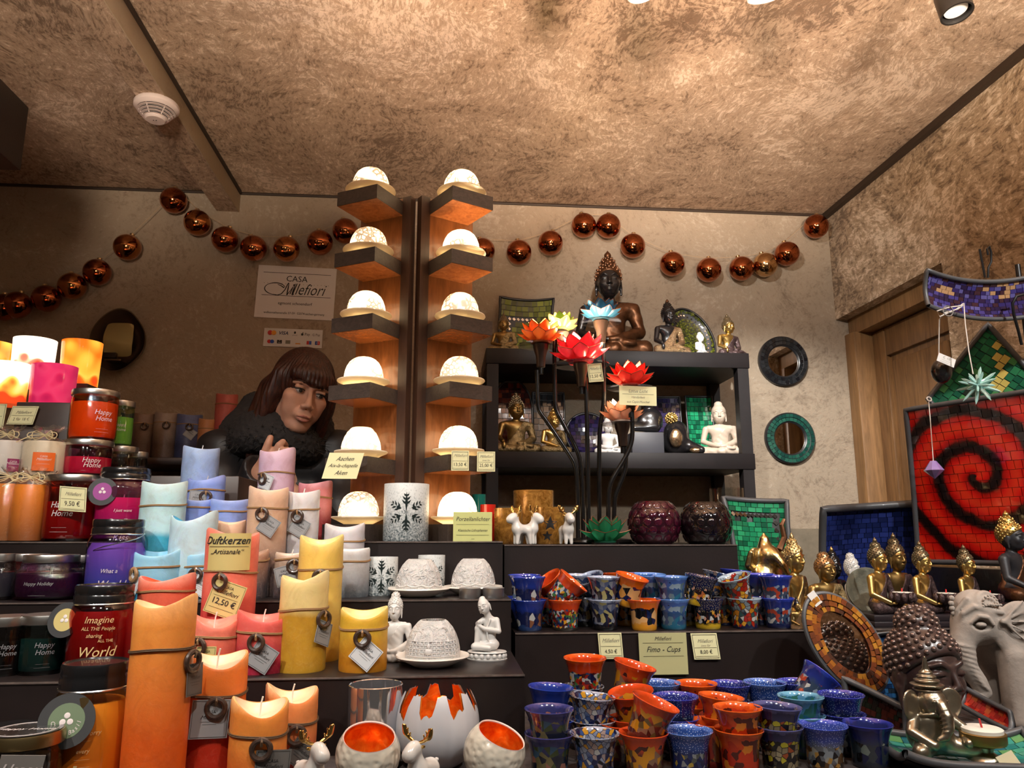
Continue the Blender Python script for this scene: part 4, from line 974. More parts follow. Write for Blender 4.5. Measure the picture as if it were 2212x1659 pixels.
votive('orange glowing votive glass cut by the left photo edge', -22, 2.105, zb2, 74, 742, v2)
votive('white and gold glowing votive glass at the left edge', 14, 1.96, zb1, 80, 786, v3)
votive('pink glowing votive glass on the lower block', 113, 1.96, zb1, 90, 792, v4)
card('pale card reading 2 fur 18 euro on the tall block', 49, 897, 1.895, 54, 40, [('Millefiori', 0.24, 0.15, False, 0.45), ('2 für 18 €', 0.22, -0.22, False, 0)], shear=0.22, rules=(-0.02,))
card('pale price card cut by the left photo edge', -4, 905, 1.893, 26, 66, [('—', 0.2, 0.1, False, 0.3)], shear=0.05)

# ------------------------------------------------------------------ things on the back wall
p = at(639, 632, WB-0.004)
t = thing('shop_sign', 'white paper sign with black script lettering on the back wall', 'sign', (p.x, WB-0.003, p.z), rot=(0, R(1.5), 0))
w_, h_ = 0.302, 0.212
mobj('paper', MB().box(-w_/2, w_/2, 0, 0.001, -h_/2, h_/2), mat('sign_paper', (0.72, 0.68, 0.66), 0.6), t)
mb = MB(); y = -0.0008
bar(mb, -0.130, 0.130, h_*0.365, 0.0018, y); bar(mb, -0.130, 0.135, -h_*0.07, 0.0018, y)
flat_text(mb, 'CASA', 0.033, 0.0, h_*0.255, y); 
flat_text(mb, 'illefiori', 0.066, 0.040, h_*0.055, y, 0.42, -0.004, sx=0.74)
# the swash M drawn as a stroke that thickens and thins
def stroke(mb, pts, ws, y):
    for i in range(len(pts)-1):
        (x0, z0), (x1, z1) = pts[i], pts[i+1]; d = Vector((x1-x0, z1-z0)); n_ = Vector((-d.y, d.x)).normalized() if d.length else Vector((0, 1))
        a, b = ws[i]/2, ws[i+1]/2
        mb.add([(x0-n_.x*a, y, z0-n_.y*a), (x1-n_.x*b, y, z1-n_.y*b), (x1+n_.x*b, y, z1+n_.y*b), (x0+n_.x*a, y, z0+n_.y*a)], [(0, 1, 2, 3)])
sw = [(-0.078+0.034*math.cos(R(a))*(1.25 if a > 90 else 1.1), 0.012+0.024*math.sin(R(a))) for a in range(20, 280, 13)]
sw += [(-0.070, -0.014), (-0.055, -0.008), (-0.042, 0.010), (-0.033, 0.034), (-0.029, 0.038)]
stroke(mb, sw, [0.0022+0.0016*abs(math.sin(i*0.35)) for i in range(len(sw))], y)
stroke(mb, [(-0.029, 0.038), (-0.031, 0.015), (-0.034, -0.012), (-0.020, 0.010), (-0.004, 0.036)], [0.002, 0.005, 0.004, 0.0018, 0.0018], y)
stroke(mb, [(-0.004, 0.036), (-0.011, 0.005), (-0.014, -0.010), (-0.006, -0.006)], [0.002, 0.0055, 0.005, 0.0015], y)
stroke(mb, [(-0.046, 0.017), (-0.060, 0.026), (-0.072, 0.030)], [0.0045, 0.0035, 0.002], y)
flat_text(mb, 'egmont schoendorf', 0.0165, 0, -h_*0.215, y, 0, 0.004); flat_text(mb, 'welkenratherstraße 57-59 · 52074 aachen-germany', 0.0125, 0, -h_*0.40, y, 0, 0.004, sx=0.90)
mobj('lettering', mb, m_ink, t)
mb = MB()
for k in range(19):
    if not 6 < k < 11: mb.box(-0.125+k*0.0137, -0.1225+k*0.0137, y, y+0.0004, h_*0.155, h_*0.165)
mobj('dotted_line', mb, m_inkg, t)
p = at(633, 730, WB-0.004)
t = thing('payment_sticker', 'small sticker strip with payment card logos under the shop sign', 'sticker', (p.x, WB-0.003, p.z), rot=(0, R(1.0), 0))
w_, h_ = 0.222, 0.072
mobj('paper', MB().box(-w_/2, w_/2, 0, 0.001, -h_/2, h_/2), m_white, t)
def disc(c, x, z, r, y=-0.0008): return mobj('logo', MB().lathe([(0, -0.0002), (r, -0.0002), (r, 0.0002), (0, 0.0002)], 20, T(x, y, z) @ RX(PI/2)), c, t)
lr_, lo_, lb_, lk_ = mat('logo_red', (0.55, 0.02, 0.02), 0.5), mat('logo_orange', (0.75, 0.30, 0.02), 0.5), mat('logo_blue', (0.01, 0.06, 0.35), 0.5), mat('logo_navy', (0.012, 0.02, 0.08), 0.5)
disc(lr_, -0.088, 0.018, 0.0095); disc(lo_, -0.074, 0.018, 0.0095, -0.001); disc(lr_, -0.089, -0.017, 0.0075); disc(lb_, -0.078, -0.017, 0.0075, -0.001)
mobj('lettering', flat_text(MB(), 'VISA', 0.0185, -0.038, 0.0175, -0.001, 0.25, 0.02), lk_, t)
mb = MB(); flat_text(mb, 'girocard', 0.0055, 0.006, 0.011, -0.001); mb.ball((0.006, -0.001, 0.0215), (0.004, 0.0003, 0.005), 10, 6); flat_text(mb, 'Pay', 0.0145, 0.053, 0.016, -0.001); flat_text(mb, 'G Pay', 0.0135, 0.087, 0.015, -0.001, sx=0.9)
mb.ball((0.034, -0.001, 0.0155), (0.0045, 0.0003, 0.005), 12, 6); mb.ball((0.036, -0.001, 0.0225), (0.0015, 0.0003, 0.0022), 8, 6)
mobj('lettering', mb, m_ink, t)
for x, cs in ((-0.050, (m_ink,)), (-0.018, (m_inkg,)), (0.020, (lo_,)), (0.062, (lr_, lb_)), (0.094, (lb_, lr_))):
    for i, c in enumerate(cs):
        ww = 0.0095/len(cs); mobj('logo', MB().box(x-0.0095+2*ww*i, x-0.0095+2*ww*(i+1)-0.0006, -0.001, -0.0006, -0.024, -0.010 if x not in (0.020,) else -0.020), c, t)
mobj('lettering', flat_text(flat_text(flat_text(MB(), 'V', 0.008, -0.050, -0.0125, -0.0016), 'JCB', 0.007, 0.094, -0.017, -0.0016), 'PAY', 0.006, -0.050, -0.0205, -0.0016), m_white, t)
# dark dish-shaped candle sconce with a gold mirror plate
p = at(254, 734, WB-0.06)
t = thing('wall_sconce', 'dark rounded metal wall sconce with a shiny gold plate', 'sconce', (p.x, WB-0.001, p.z))
m_gun = mat('dark_bronze_dish', (0.14, 0.10, 0.07), 0.30, metal=0.7, coat=0.4)
def lob(pt, a): k = 1+0.03*math.cos(4*a+0.4)+0.012*math.cos(3*a); return (pt[0]*k*0.88, pt[1]*k*1.06, pt[2])
mobj('dish', MB().lathe([(0.0, 0.002), (0.05, 0.002), (0.075, 0.012), (0.098, 0.042), (0.108, 0.06), (0.112, 0.060), (0.104, 0.038), (0.082, 0.004), (0.06, 0.0)], 48, RX(PI/2), lob), m_gun, t)
gp = mobj('gold_plate', MB().grid(lambda u, v: ((u-0.5)*0.104*(1-0.10*(2*v-1)**6), -0.044-0.012*math.sin(PI*v)+0.003*math.sin(v*9+u*3), 0.004+(v-0.5)*0.128*(1-0.10*(2*u-1)**6)), 12, 16), mat('polished_brass', (0.66, 0.56, 0.26), 0.22, metal=0.6), t)
mobj('candle_ledge', MB().box(-0.03, 0.03, -0.085, -0.004, -0.085, -0.078, 0.002), m_gun, t)
mobj('clamp', MB().box(-0.040, 0.002, -0.068, -0.048, -0.070, -0.050, 0.002), mat('dark_bronze_clamp', (0.03, 0.022, 0.016), 0.4, metal=0.5), t)
# ------------------------------------------------------------------ painted glass cups
CH, CRR = 0.054, 0.0320
cup_me = MB().lathe([(0.0, 0.0), (0.0215, 0.0), (0.0228, 0.0015), (0.0232, 0.006), (0.0238, 0.024), (0.0252, 0.036), (0.0275, 0.044), (0.0305, 0.0505), (0.0322, 0.0535), (0.0318, 0.0545), (0.0308, 0.0535),
                     (0.0285, 0.0500), (0.0258, 0.043), (0.0236, 0.034), (0.0222, 0.022), (0.0215, 0.006), (0.0, 0.005)], 40).mesh('glass_cup')
def cup_mat(name, rim, top, low, foot, pal, scale=90, zone=(0.15, 0.75), amount=0.55, dots=None, sq=False, line=None, seed=0.0):
    n = NT(name); n.set(rough=0.12, coat=0.9, crough=0.03, spec=0.6)
    dk = lambda c: tuple(x*0.66 for x in c)
    rim, top, low, foot = rim, dk(top), dk(low), dk(foot); pal = [dk(c) for c in pal]
    tc = n.n('TexCoord'); sx = n.n('SeparateXYZ'); n.l(tc.outputs['Object'], sx.inputs[0])
    ang = n.math('ARCTAN2', sx.outputs['Y'], sx.outputs['X'])
    zz = n.math('MULTIPLY', sx.outputs['Z'], 1/CH)
    cb = n.n('CombineXYZ'); n.l(n.math('MULTIPLY_ADD', ang, 0.026, seed), cb.inputs[0]); n.l(sx.outputs['Z'], cb.inputs[1])
    wob = n.noise(cb.outputs[0], 60, 3, 0.6)
    zw = n.math('ADD', zz, n.math('MULTIPLY', n.math('SUBTRACT', wob, 0.5), 0.30))
    base = n.ramp(zw, [(0.0, foot), (0.14, foot), (0.22, low), (0.55, low), (0.72, top), (0.90, top), (0.96, rim)])
    vo = n.n('TexVoronoi', i_Scale=scale*1.7, distance='CHEBYCHEV' if sq else 'EUCLIDEAN'); vo.voronoi_dimensions = '2D'; n.l(cb.outputs[0], vo.inputs['Vector'])
    sc = n.n('SeparateColor'); n.l(vo.outputs['Color'], sc.inputs[0])
    k = len(pal); pc = n.ramp(sc.outputs[0], [(i/k, c) for i, c in enumerate(pal)], 'CONSTANT')
    mask = n.math('LESS_THAN', sc.outputs[1], amount)
    zin = n.math('MULTIPLY', n.math('GREATER_THAN', zw, zone[0]), n.math('LESS_THAN', zw, zone[1]))
    c = n.mix(n.math('MULTIPLY', mask, zin), base, pc)
    if line:
        ve = n.n('TexVoronoi', i_Scale=scale*1.7, feature='DISTANCE_TO_EDGE'); ve.voronoi_dimensions = '2D'; n.l(cb.outputs[0], ve.inputs['Vector'])
        c = n.mix(n.math('MULTIPLY', n.math('LESS_THAN', ve.outputs['Distance'], 0.06), zin), c, line)
    if dots:
        vd = n.n('TexVoronoi', i_Scale=300.0); vd.voronoi_dimensions = '2D'; n.l(cb.outputs[0], vd.inputs['Vector'])
        dm_ = n.math('MULTIPLY', n.math('LESS_THAN', vd.outputs['Distance'], 0.13), n.math('GREATER_THAN', zw, 0.55)); c = n.mix(dm_, c, dots)
    n.color(c); return n.m
NV, BLU, SKY, TEAL = (0.010, 0.016, 0.075), (0.018, 0.045, 0.34), (0.10, 0.24, 0.62), (0.02, 0.14, 0.24)
RED, ORG, GLD, WHT, BRN, BLK, GRN = (0.42, 0.02, 0.008), (0.74, 0.095, 0.010), (0.72, 0.36, 0.03), (0.60, 0.60, 0.58), (0.09, 0.018, 0.012), (0.008, 0.008, 0.010), (0.05, 0.16, 0.05)
CM = {
 'ship':   (cup_mat('cup_ship', BLU, BLU, NV, (0.02, 0.05, 0.16), [(0.20, 0.30, 0.45), (0.25, 0.10, 0.05), WHT, NV], 55, (0.15, 0.62), 0.34), 'deep blue glass cup painted with a ship'),
 'patch':  (cup_mat('cup_patch', ORG, (0.80, 0.065, 0.008), (0.10, 0.03, 0.05), (0.05, 0.04, 0.03), [NV, GLD, RED, WHT, BRN, (0.03, 0.08, 0.2), GRN], 120, (0.10, 0.66), 0.95, sq=True), 'orange-red glass cup with a patchwork of houses'),
 'night':  (cup_mat('cup_night', (0.35, 0.42, 0.58), (0.03, 0.05, 0.13), (0.012, 0.016, 0.04), BLK, [(0.10, 0.13, 0.24), BLK, (0.24, 0.26, 0.32), (0.4, 0.35, 0.15)], 75, (0.2, 0.95), 0.4), 'near-black glass cup with swirling night sky'),
 'cat':    (cup_mat('cup_cat', ORG, (0.85, 0.17, 0.012), (0.75, 0.33, 0.06), (0.75, 0.32, 0.02), [NV, NV, (0.80, 0.45, 0.18), BLK], 48, (0.22, 0.72), 0.55), 'orange and gold glass cup with dark windows'),
 'sky':    (cup_mat('cup_sky', SKY, (0.07, 0.15, 0.48), (0.03, 0.08, 0.20), TEAL, [TEAL, (0.12, 0.2, 0.25), (0.3, 0.4, 0.5), NV], 70, (0.15, 0.8), 0.45), 'mid-blue glass cup with winter scene'),
 'lantern':(cup_mat('cup_lantern', NV, NV, BLK, (0.62, 0.40, 0.02), [GLD, (0.55, 0.30, 0.22), BLK, WHT, (0.45, 0.12, 0.03)], 100, (0.22, 0.62), 0.55, dots=(0.7, 0.55, 0.25)), 'black and yellow glass cup with lantern scene'),
 'flower': (cup_mat('cup_flower', (0.35, 0.45, 0.55), (0.28, 0.38, 0.45), (0.02, 0.04, 0.06), NV, [GLD, (0.62, 0.25, 0.02), RED, (0.04, 0.10, 0.10), WHT], 75, (0.08, 0.95), 0.62, line=(0.06, 0.02, 0.01)), 'dark glass cup with golden stained-glass flowers'),
 'snow':   (cup_mat('cup_snow', (0.03, 0.06, 0.48), (0.02, 0.04, 0.30), (0.04, 0.07, 0.13), NV, [WHT, (0.30, 0.38, 0.50), (0.45, 0.06, 0.03), NV], 85, (0.18, 0.66), 0.48), 'blue glass cup with snowy village and red figures'),
 'dark':   (cup_mat('cup_dark', (0.05, 0.05, 0.20), (0.03, 0.035, 0.16), (0.012, 0.016, 0.03), (0.015, 0.014, 0.012), [(0.04, 0.10, 0.18), (0.35, 0.14, 0.10), (0.05, 0.07, 0.02), (0.18, 0.15, 0.06)], 75, (0.12, 0.80), 0.5), 'dark indigo glass cup with dim village'),
 'murrine':(cup_mat('cup_murrine', (0.34, 0.38, 0.50), (0.22, 0.27, 0.42), (0.04, 0.08, 0.24), BLK, [(0.35, 0.40, 0.52), NV, (0.05, 0.12, 0.36), (0.45, 0.33, 0.30), GLD, BLK, WHT], 100, (0.05, 1.0), 0.75, line=(0.02, 0.03, 0.07)), 'blue and white murrine glass cup with rings'),
 'brown':  (cup_mat('cup_brown', (0.72, 0.075, 0.014), (0.80, 0.085, 0.012), (0.12, 0.025, 0.02), (0.07, 0.012, 0.008), [(0.72, 0.30, 0.015), BRN, (0.72, 0.30, 0.015), (0.16, 0.10, 0.03), (0.28, 0.15, 0.09)], 80, (0.28, 0.78), 0.62), 'orange-rimmed brown glass cup with yellow figures'),
 'blue':   (cup_mat('cup_blue', (0.10, 0.20, 0.58), (0.03, 0.09, 0.38), (0.015, 0.03, 0.13), (0.01, 0.02, 0.13), [(0.10, 0.11, 0.10), (0.5, 0.35, 0.05), (0.3, 0.32, 0.33), NV], 110, (0.22, 0.55), 0.4, dots=(0.55, 0.65, 0.85)), 'bright blue glass cup with starry rim'),
 'deep':   (cup_mat('cup_deep', (0.04, 0.05, 0.38), (0.02, 0.03, 0.22), (0.012, 0.02, 0.06), (0.012, 0.018, 0.04), [(0.05, 0.1, 0.16), (0.18, 0.24, 0.26), NV], 80, (0.2, 0.55), 0.35, dots=(0.35, 0.42, 0.65)), 'deep blue glass cup with speckled inside'),
 'star':   (cup_mat('cup_star', (0.80, 0.12, 0.015), (0.80, 0.085, 0.01), (0.52, 0.025, 0.005), (0.35, 0.012, 0.004), [(0.11, 0.012, 0.006), (0.80, 0.24, 0.02), (0.62, 0.04, 0.008), (0.11, 0.012, 0.006)], 55, (0.15, 0.85), 0.55, sq=True), 'red-orange glass cup with gold star panels'),
 'house':  (cup_mat('cup_house', (0.10, 0.11, 0.30), (0.03, 0.035, 0.13), (0.06, 0.05, 0.03), (0.015, 0.018, 0.014), [(0.40, 0.33, 0.20), BLK, (0.55, 0.48, 0.03), (0.30, 0.24, 0.14), BLK, (0.4, 0.08, 0.02)], 85, (0.12, 0.72), 0.80, line=BLK), 'dark glass cup with cream-roofed houses'),
 'church': (cup_mat('cup_church', (0.06, 0.10, 0.58), (0.05, 0.09, 0.45), (0.15, 0.17, 0.20), (0.09, 0.035, 0.008), [(0.55, 0.30, 0.06), (0.30, 0.35, 0.40), (0.13, 0.06, 0.015), BLK, (0.4, 0.4, 0.36)], 95, (0.10, 0.58), 0.65, dots=(0.4, 0.5, 0.85)), 'vivid blue glass cup with a golden church'),
 'forest': (cup_mat('cup_forest', (0.03, 0.04, 0.32), (0.02, 0.03, 0.18), (0.04, 0.055, 0.07), (0.02, 0.03, 0.05), [(0.32, 0.38, 0.30), NV, (0.20, 0.26, 0.24), BLK], 55, (0.15, 0.60), 0.45), 'dark blue glass cup with pale swirls'),
 'turq':   (cup_mat('cup_turquoise', (0.16, 0.42, 0.62), (0.08, 0.28, 0.50), (0.02, 0.10, 0.24), TEAL, [TEAL, (0.03, 0.16, 0.13), (0.05, 0.12, 0.3)], 70, (0.1, 0.9), 0.5), 'turquoise glass cup'),
}
_cups = []
def cup(kind, loc, label, rot=(0, 0, 0), group='painted glass cups'):
    m, desc = CM[kind]
    o = mobj('glass_cup', cup_me, m); o.location = loc; o.rotation_euler = rot
    tag(o, label, 'glass cup', group); _cups.append(o); return o
def cup_at(kind, px, rimpy, Y, label, zsup, tilt=0.0, lean=0.0, rz=None, pitch=0.044, under=True, kinds_under=None, single=False):
    X = on(px, Y, zsup+0.05); zr_ = zat(rimpy, X, Y); z = zr_-CH
    if single or z-zsup < 0.02: z = zsup; n = 0
    else:
        n = max(1, round((z-zsup)/pitch)); 
    X = on(px, Y, z+CH); rz = random.random()*6 if rz is None else rz
    ca = math.atan2(-Y, -X)+PI/2
    if tilt or lean:      # keep the lowest point of the tilted foot on its support
        q = Euler((R(lean), R(tilt), 0)).to_matrix()
        low = min((q @ Vector((0.0215*math.cos(a), 0.0215*math.sin(a), 0))).z for a in [k*PI/8 for k in range(16)])
        off = q @ Vector((0, 0, CH)); M_ = Matrix.Translation((X-off.x, Y-off.y, (zsup if n == 0 else z)-(low if n == 0 else 0))) @ q.to_4x4() @ RZ(rz)
        o = cup(kind, (0, 0, 0), label); o.matrix_world = M_
    else:
        cup(kind, (X, Y, z), label, (0, 0, rz))
    for i in range(n if under else 0):
        zz = zsup+(z-zsup)*i/n
        cup((kinds_under or [kind])[i % len(kinds_under or [kind])], (X, Y, zz), label.replace('topmost', ['next', 'third', 'fourth'][n-1-i]+' from top'), (0, 0, rz+0.4*i+0.3))
# --- cups on the dark step: front row of stacks, then the row behind
rowF = [('ship', 1143, 1303, 1251, 'ship'), ('patch', 1220, 1302, None, None), ('night', 1306, 1303, 1252, 'night'), ('cat', 1390, 1306, None, None), ('sky', 1453, 1304, 1253, 'sky'),
        ('lantern', 1527, 1303, None, None), ('flower', 1607, 1305, None, None), ('snow', 1679, 1306, 1255, 'snow')]
yF = 1.462
for i, (kd, px, r0, r1, k1) in enumerate(rowF):
    yy = yF-(0.012 if kd == 'cat' else 0)
    X = on(px, yy, ZF+CH)
    rz = random.random()*6
    cup(kd, (X, yy, ZF), CM[kd][1]+', lower row on the step', (0, 0, rz))
    if k1: cup(k1, (X-0.001, yy+0.002, ZF+0.0405), CM[kd][1]+', upper of its twin stack', (0, 0, rz+0.2))
def up(kd, px, Y, z, tilt, lean, label):
    q = Euler((R(lean), R(tilt), 0)).to_matrix() @ Matrix.Rotation(random.random()*6, 3, 'Z')
    c = q @ Vector((0, 0, CH*0.55)); p = Vector((on(px, Y, z), Y, z))-c
    o = cup(kd, (0, 0, 0), label); o.matrix_world = Matrix.Translation(p) @ q.to_4x4()
up('patch', 1222, yF, ZF+0.070, 40, 8, 'orange-red glass cup tipped to the right on the step')
up('patch', 1196, yF+0.062, ZF+0.068, -38, 10, 'orange-red glass cup tipped to the left behind its neighbour')
up('night', 1278, yF+0.055, ZF+0.068, -22, 12, 'near-black glass cup leaning left in the upper row')
up('cat', 1359, yF+0.004, ZF+0.0715, 14, 10, 'orange and gold glass cup tipped forward with dark windows')
up('sky', 1404, yF+0.050, ZF+0.0715, 0, 4, 'pale blue glass cup standing behind in the upper row')
up('lantern', 1511, yF+0.002, ZF+0.071, 10, 4, 'black and yellow glass cup set askew in the upper row')
up('flower', 1592, yF+0.003, ZF+0.070, -16, 6, 'white and gold flower glass cup tipped to the left')
up('murrine', 1547, yF+0.062, ZF+0.0735, 14, 0, 'white-rimmed glass cup leaning behind the flower cups')
up('snow', 1588, yF+0.11, ZF+0.076, 6, -2, 'blue glass cup at the back behind the flower cups')
up('cat', 1336, yF+0.062, ZF+0.0735, 0, -4, 'orange glass cup behind with its rim just showing')
for kd, px, dy, lb in [('ship', 1117, 0.058, 'deep blue glass cup at the back left corner of the step'), ('patch', 1183, 0.062, 'orange-red glass cup in the second row of the step'), ('night', 1262, 0.060, 'near-black glass cup in the second row of the step'),
                       ('cat', 1352, 0.060, 'orange and gold glass cup in the second row of the step'), ('sky', 1412, 0.055, 'mid-blue glass cup in the second row of the step'), ('lantern', 1488, 0.058, 'black and yellow glass cup in the second row of the step'),
                       ('flower', 1562, 0.060, 'flower glass cup in the second row of the step'), ('snow', 1640, 0.056, 'blue snowy glass cup in the second row of the step'), ('snow', 1590, 0.110, 'blue glass cup standing in the third row of the step')]:
    X = on(px, yF+dy, ZF+CH); cup(kd, (X, yF+dy, ZF), lb, (0, 0, random.random()*6))
for kd, px, dy, lb in [('ship', 1133, 0.062, 'deep blue glass cup stacked at the back left of the upper row'), ('night', 1243, 0.066, 'near-black glass cup stacked upright in the rear upper row'), ('snow', 1641, 0.058, 'blue snowy glass cup stacked in the rear upper row'), ('sky', 1384, 0.10, 'pale blue glass cup stacked at the very back of the upper row')]:
    X = on(px, yF+dy, ZF+CH); cup(kd, (X, yF+dy, ZF+0.0415), lb, (0, 0, random.random()*6))
# --- cups on the table
y1, y2, y3 = 1.045, 1.118, 1.19
C_ = [('dark', 1186, 1530, y1, 'topmost dark indigo cup of the front left stack', 0, 0, None), ('murrine', 1284, 1586, y1-0.005, 'murrine ring cup standing alone at the front', 0, 0, None),
      ('brown', 1390, 1594, y1-0.005, 'orange-rimmed brown cup standing at the front', 0, 0, None), ('blue', 1486, 1580, y1, 'bright blue starry cup standing at the front middle', 0, 0, None),
      ('star', 1593, 1527, y1, 'topmost red-orange star cup of the front stack', 0, 0, None), ('house', 1679, 1524, y1+0.012, 'topmost dark house cup of the front stack', 3, 0, None),
      ('church', 1777, 1579, y1+0.012, 'vivid blue church cup at the front right', 0, 0, None), ('forest', 1874, 1578, y1+0.015, 'dark blue swirl cup, rightmost in front', 0, 0, None),
      ('ship', 1190, 1483, y2+0.002, 'topmost deep blue cup of the leaning stack at the left', 3, 0, None), ('murrine', 1280, 1503, y2-0.004, 'topmost murrine ring cup behind the front one', 4, 0, None),
      ('brown', 1362, 1492, y2, 'topmost brown cup of the stack behind the tipped one', -8, 6, None), ('deep', 1459, 1503, y2, 'topmost deep blue cup behind the bright blue one', 0, 0, None),
      ('star', 1558, 1503, y2+0.004, 'topmost red-orange star cup of the rear stack', 5, 0, None), ('turq', 1729, 1503, y2-0.002, 'topmost turquoise cup in the middle right', 0, 0, None),
      ('deep', 1816, 1499, y2+0.002, 'topmost deep blue cup behind the church cup', 0, 0, None), ('house', 1640, 1503, y2+0.036, 'topmost house cup leaning in the rear', -10, 0, None),
      ('murrine', 1258, 1482, y3-0.004, 'topmost murrine cup under the orange one', 0, 0, None), ('blue', 1424, 1474, y3+0.004, 'topmost blue speckled cup in the back row by the brown ones', 0, 0, None),
      ('star', 1503, 1475, y3+0.002, 'topmost red-orange cup in the back row', 0, 0, None), ('deep', 1576, 1476, y3+0.006, 'topmost deep blue cup in the back row beside the orange one', 0, 0, None),
      ('blue', 1652, 1473, y3+0.002, 'topmost bright blue speckled cup in the back row', 0, 0, None), ('deep', 1724, 1472, y3+0.008, 'topmost deep blue cup, last of the back row', 0, 0, None)]
for kd, px, py, yy, lb, ti, le, ku in C_: cup_at(kd, px, py, yy, lb, ZT, ti, le, kinds_under=ku)
# tipped cups lying in the mouths of others, and the two on top
def top_of(px, Y, py): return zat(py, on(px, Y, 1.2), Y)
up('brown', 1404, y1+0.004, top_of(1404, y1, 1556), 20, 6, 'brown and yellow cup tipped to the right in front')
up('brown', 1364, y3-0.01, top_of(1364, y3, 1468), 14, 4, 'brown and red cup tipped on top of the stack')
up('patch', 1264, y3-0.002, top_of(1264, y3, 1457), 0, 2, 'orange-red patchwork cup perched on the murrine cups')
up('snow', 1757, y2+0.058, top_of(1757, y2+0.05, 1487), 42, 0, 'blue cup tipped over behind the turquoise one')
cup_at('star', 1534, 1573, y2-0.03, 'red-orange star cup low behind the front orange stack', ZT, single=True)
cup_at('brown', 1346, 1560, y2-0.028, 'brown cup low behind the front brown one', ZT, single=True)

card('left one of two small pale price cards below the cup step, 4,50 euro', 1319, 1395, YF-0.004, 52, 54, [('Millefiori', 0.21, 0.20, False, 0.45), ('4,50 €', 0.21, -0.22, True, 0)], rules=(-0.02, -0.38), shear=-0.07)
card('large khaki card between two pale ones below the cup step', 1433, 1412, YF-0.004, 106, 86, [('Millefiori', 0.13, 0.36, True, 0.35), ('Fimo - Cups', 0.19, 0.10, True, 0.35)], m=mat('khaki_card', (0.42, 0.40, 0.20), 0.7), border=False, rules=(0.26, -0.06), name='info_card', shear=-0.02)
card('right one of two small pale price cards below the cup step, 8,00 euro', 1524, 1396, YF-0.004, 58, 54, [('Millefiori', 0.19, 0.20, False, 0.45), ('zwei für', 0.13, 0.03, False, 0.3), ('8,00 €', 0.21, -0.22, True, 0)], rules=(-0.05, -0.38), shear=-0.12)

# ------------------------------------------------------------------ white domes, bowls, deer at the front
def litho(name, brick=False):
    n = NT(name); n.set(color=(0.58, 0.57, 0.56), rough=0.5, sss=0.05)
    v = n.coord(); vo = n.n('TexVoronoi', i_Scale=85.0, feature='DISTANCE_TO_EDGE'); n.l(v, vo.inputs['Vector'])
    h = n.noise(v, 55, 5, 0.6, 1.8); n.bump(h, 0.9, 0.008); return n.m
m_lith = litho('unglazed_relief_porcelain')
m_lithd = mat('dome_relief', (0.60, 0.59, 0.58), 0.5)
def white_dome(label, px, Y, zb, wpx, group='unlit porcelain domes', detail=False):
    X = on(px, Y, zb); k = wpx*pxm(X, Y, zb)/0.117
    t = thing('porcelain_dome', label, 'dome lamp', (X, Y, zb), group=group, scale=k)
    d = mobj('dome', domef_me, m_lith, t); mobj('saucer', sauc_me, m_porc, t)
    av = math.atan2(-Y, -X)
    def surf(a, z):        # radius of the dome at height z
        pr = [(0.0436, 0.018), (0.0430, 0.027), (0.0408, 0.038), (0.037, 0.048), (0.0315, 0.058), (0.024, 0.0665)]
        for (r0, z0), (r1, z1) in zip(pr, pr[1:]):
            if z <= z1: return r0+(r1-r0)*max(0, (z-z0))/(z1-z0)
        return 0.02
    mb = MB()
    def pt(a, z, o=0.0006): r = surf(a, z)+o; return (r*math.cos(av+a), r*math.sin(av+a), z)
    if detail:      # the town hall relief: rows of windows, towers with pointed roofs, fountain
        for row in range(4):
            for c in range(13):
                a = -0.95+c*0.155; z = 0.020+row*0.0055
                mb.tube([pt(a, z), pt(a, z+0.0036)], 0.0011, 5)
        for row in range(5): mb.tube([pt(-1.05+k*0.15, 0.0185+row*0.0055) for k in range(15)], 0.0006, 5)
        for a, z in ((-0.75, 0.052), (-0.05, 0.056), (0.62, 0.046)):
            mb.tube([pt(a, 0.04), pt(a, z-0.006), pt(a, z)], [0.0026, 0.0022, 0.0003], 6)
        mb.ball(pt(-0.15, 0.026), (0.006, 0.003, 0.005), 10, 8); mb.ball(pt(-0.15, 0.033), (0.003, 0.003, 0.005), 8, 6)
        mb.ring(0.004, 0.0009, 14, 5, T(*pt(0.55, 0.057)) @ RX(PI/2)); mb.ball(pt(-0.5, 0.058), 0.0012, 6, 5); mb.ball(pt(0.2, 0.060), 0.0012, 6, 5)
    else:
        rnd = random.Random(px)
        for k in range(26):
            a = rnd.uniform(-1.2, 1.2); z = rnd.uniform(0.02, 0.055); mb.tube([pt(a+0.07*j*rnd.uniform(-1, 1), z+0.0025*j*rnd.uniform(-0.5, 1)) for j in range(4)], 0.0007, 5)
        for k in range(6): q = k*PI/3; mb.tube([pt(0.05, 0.04), pt(0.05+0.18*math.cos(q), 0.04+0.008*math.sin(q))], 0.0009, 5)
        mb.tube([pt(-1.3+0.2*j, 0.021+0.002*math.sin(j*2)) for j in range(14)], 0.0012, 5)
    mobj('relief', mb, m_lithd, d)
white_dome('unlit white dome lamp on a saucer, left of the pair on the middle step', 904, 1.475, ZB, 134)
white_dome('unlit white dome lamp on a saucer beside the two tealights', 1022, 1.515, ZB, 128)
white_dome('large unlit white dome with a town relief between the white buddhas', 934, 1.262, ZA, 160, detail=True)
m_alu = mat('tealight_tin', (0.62, 0.62, 0.62), 0.35, metal=1.0)
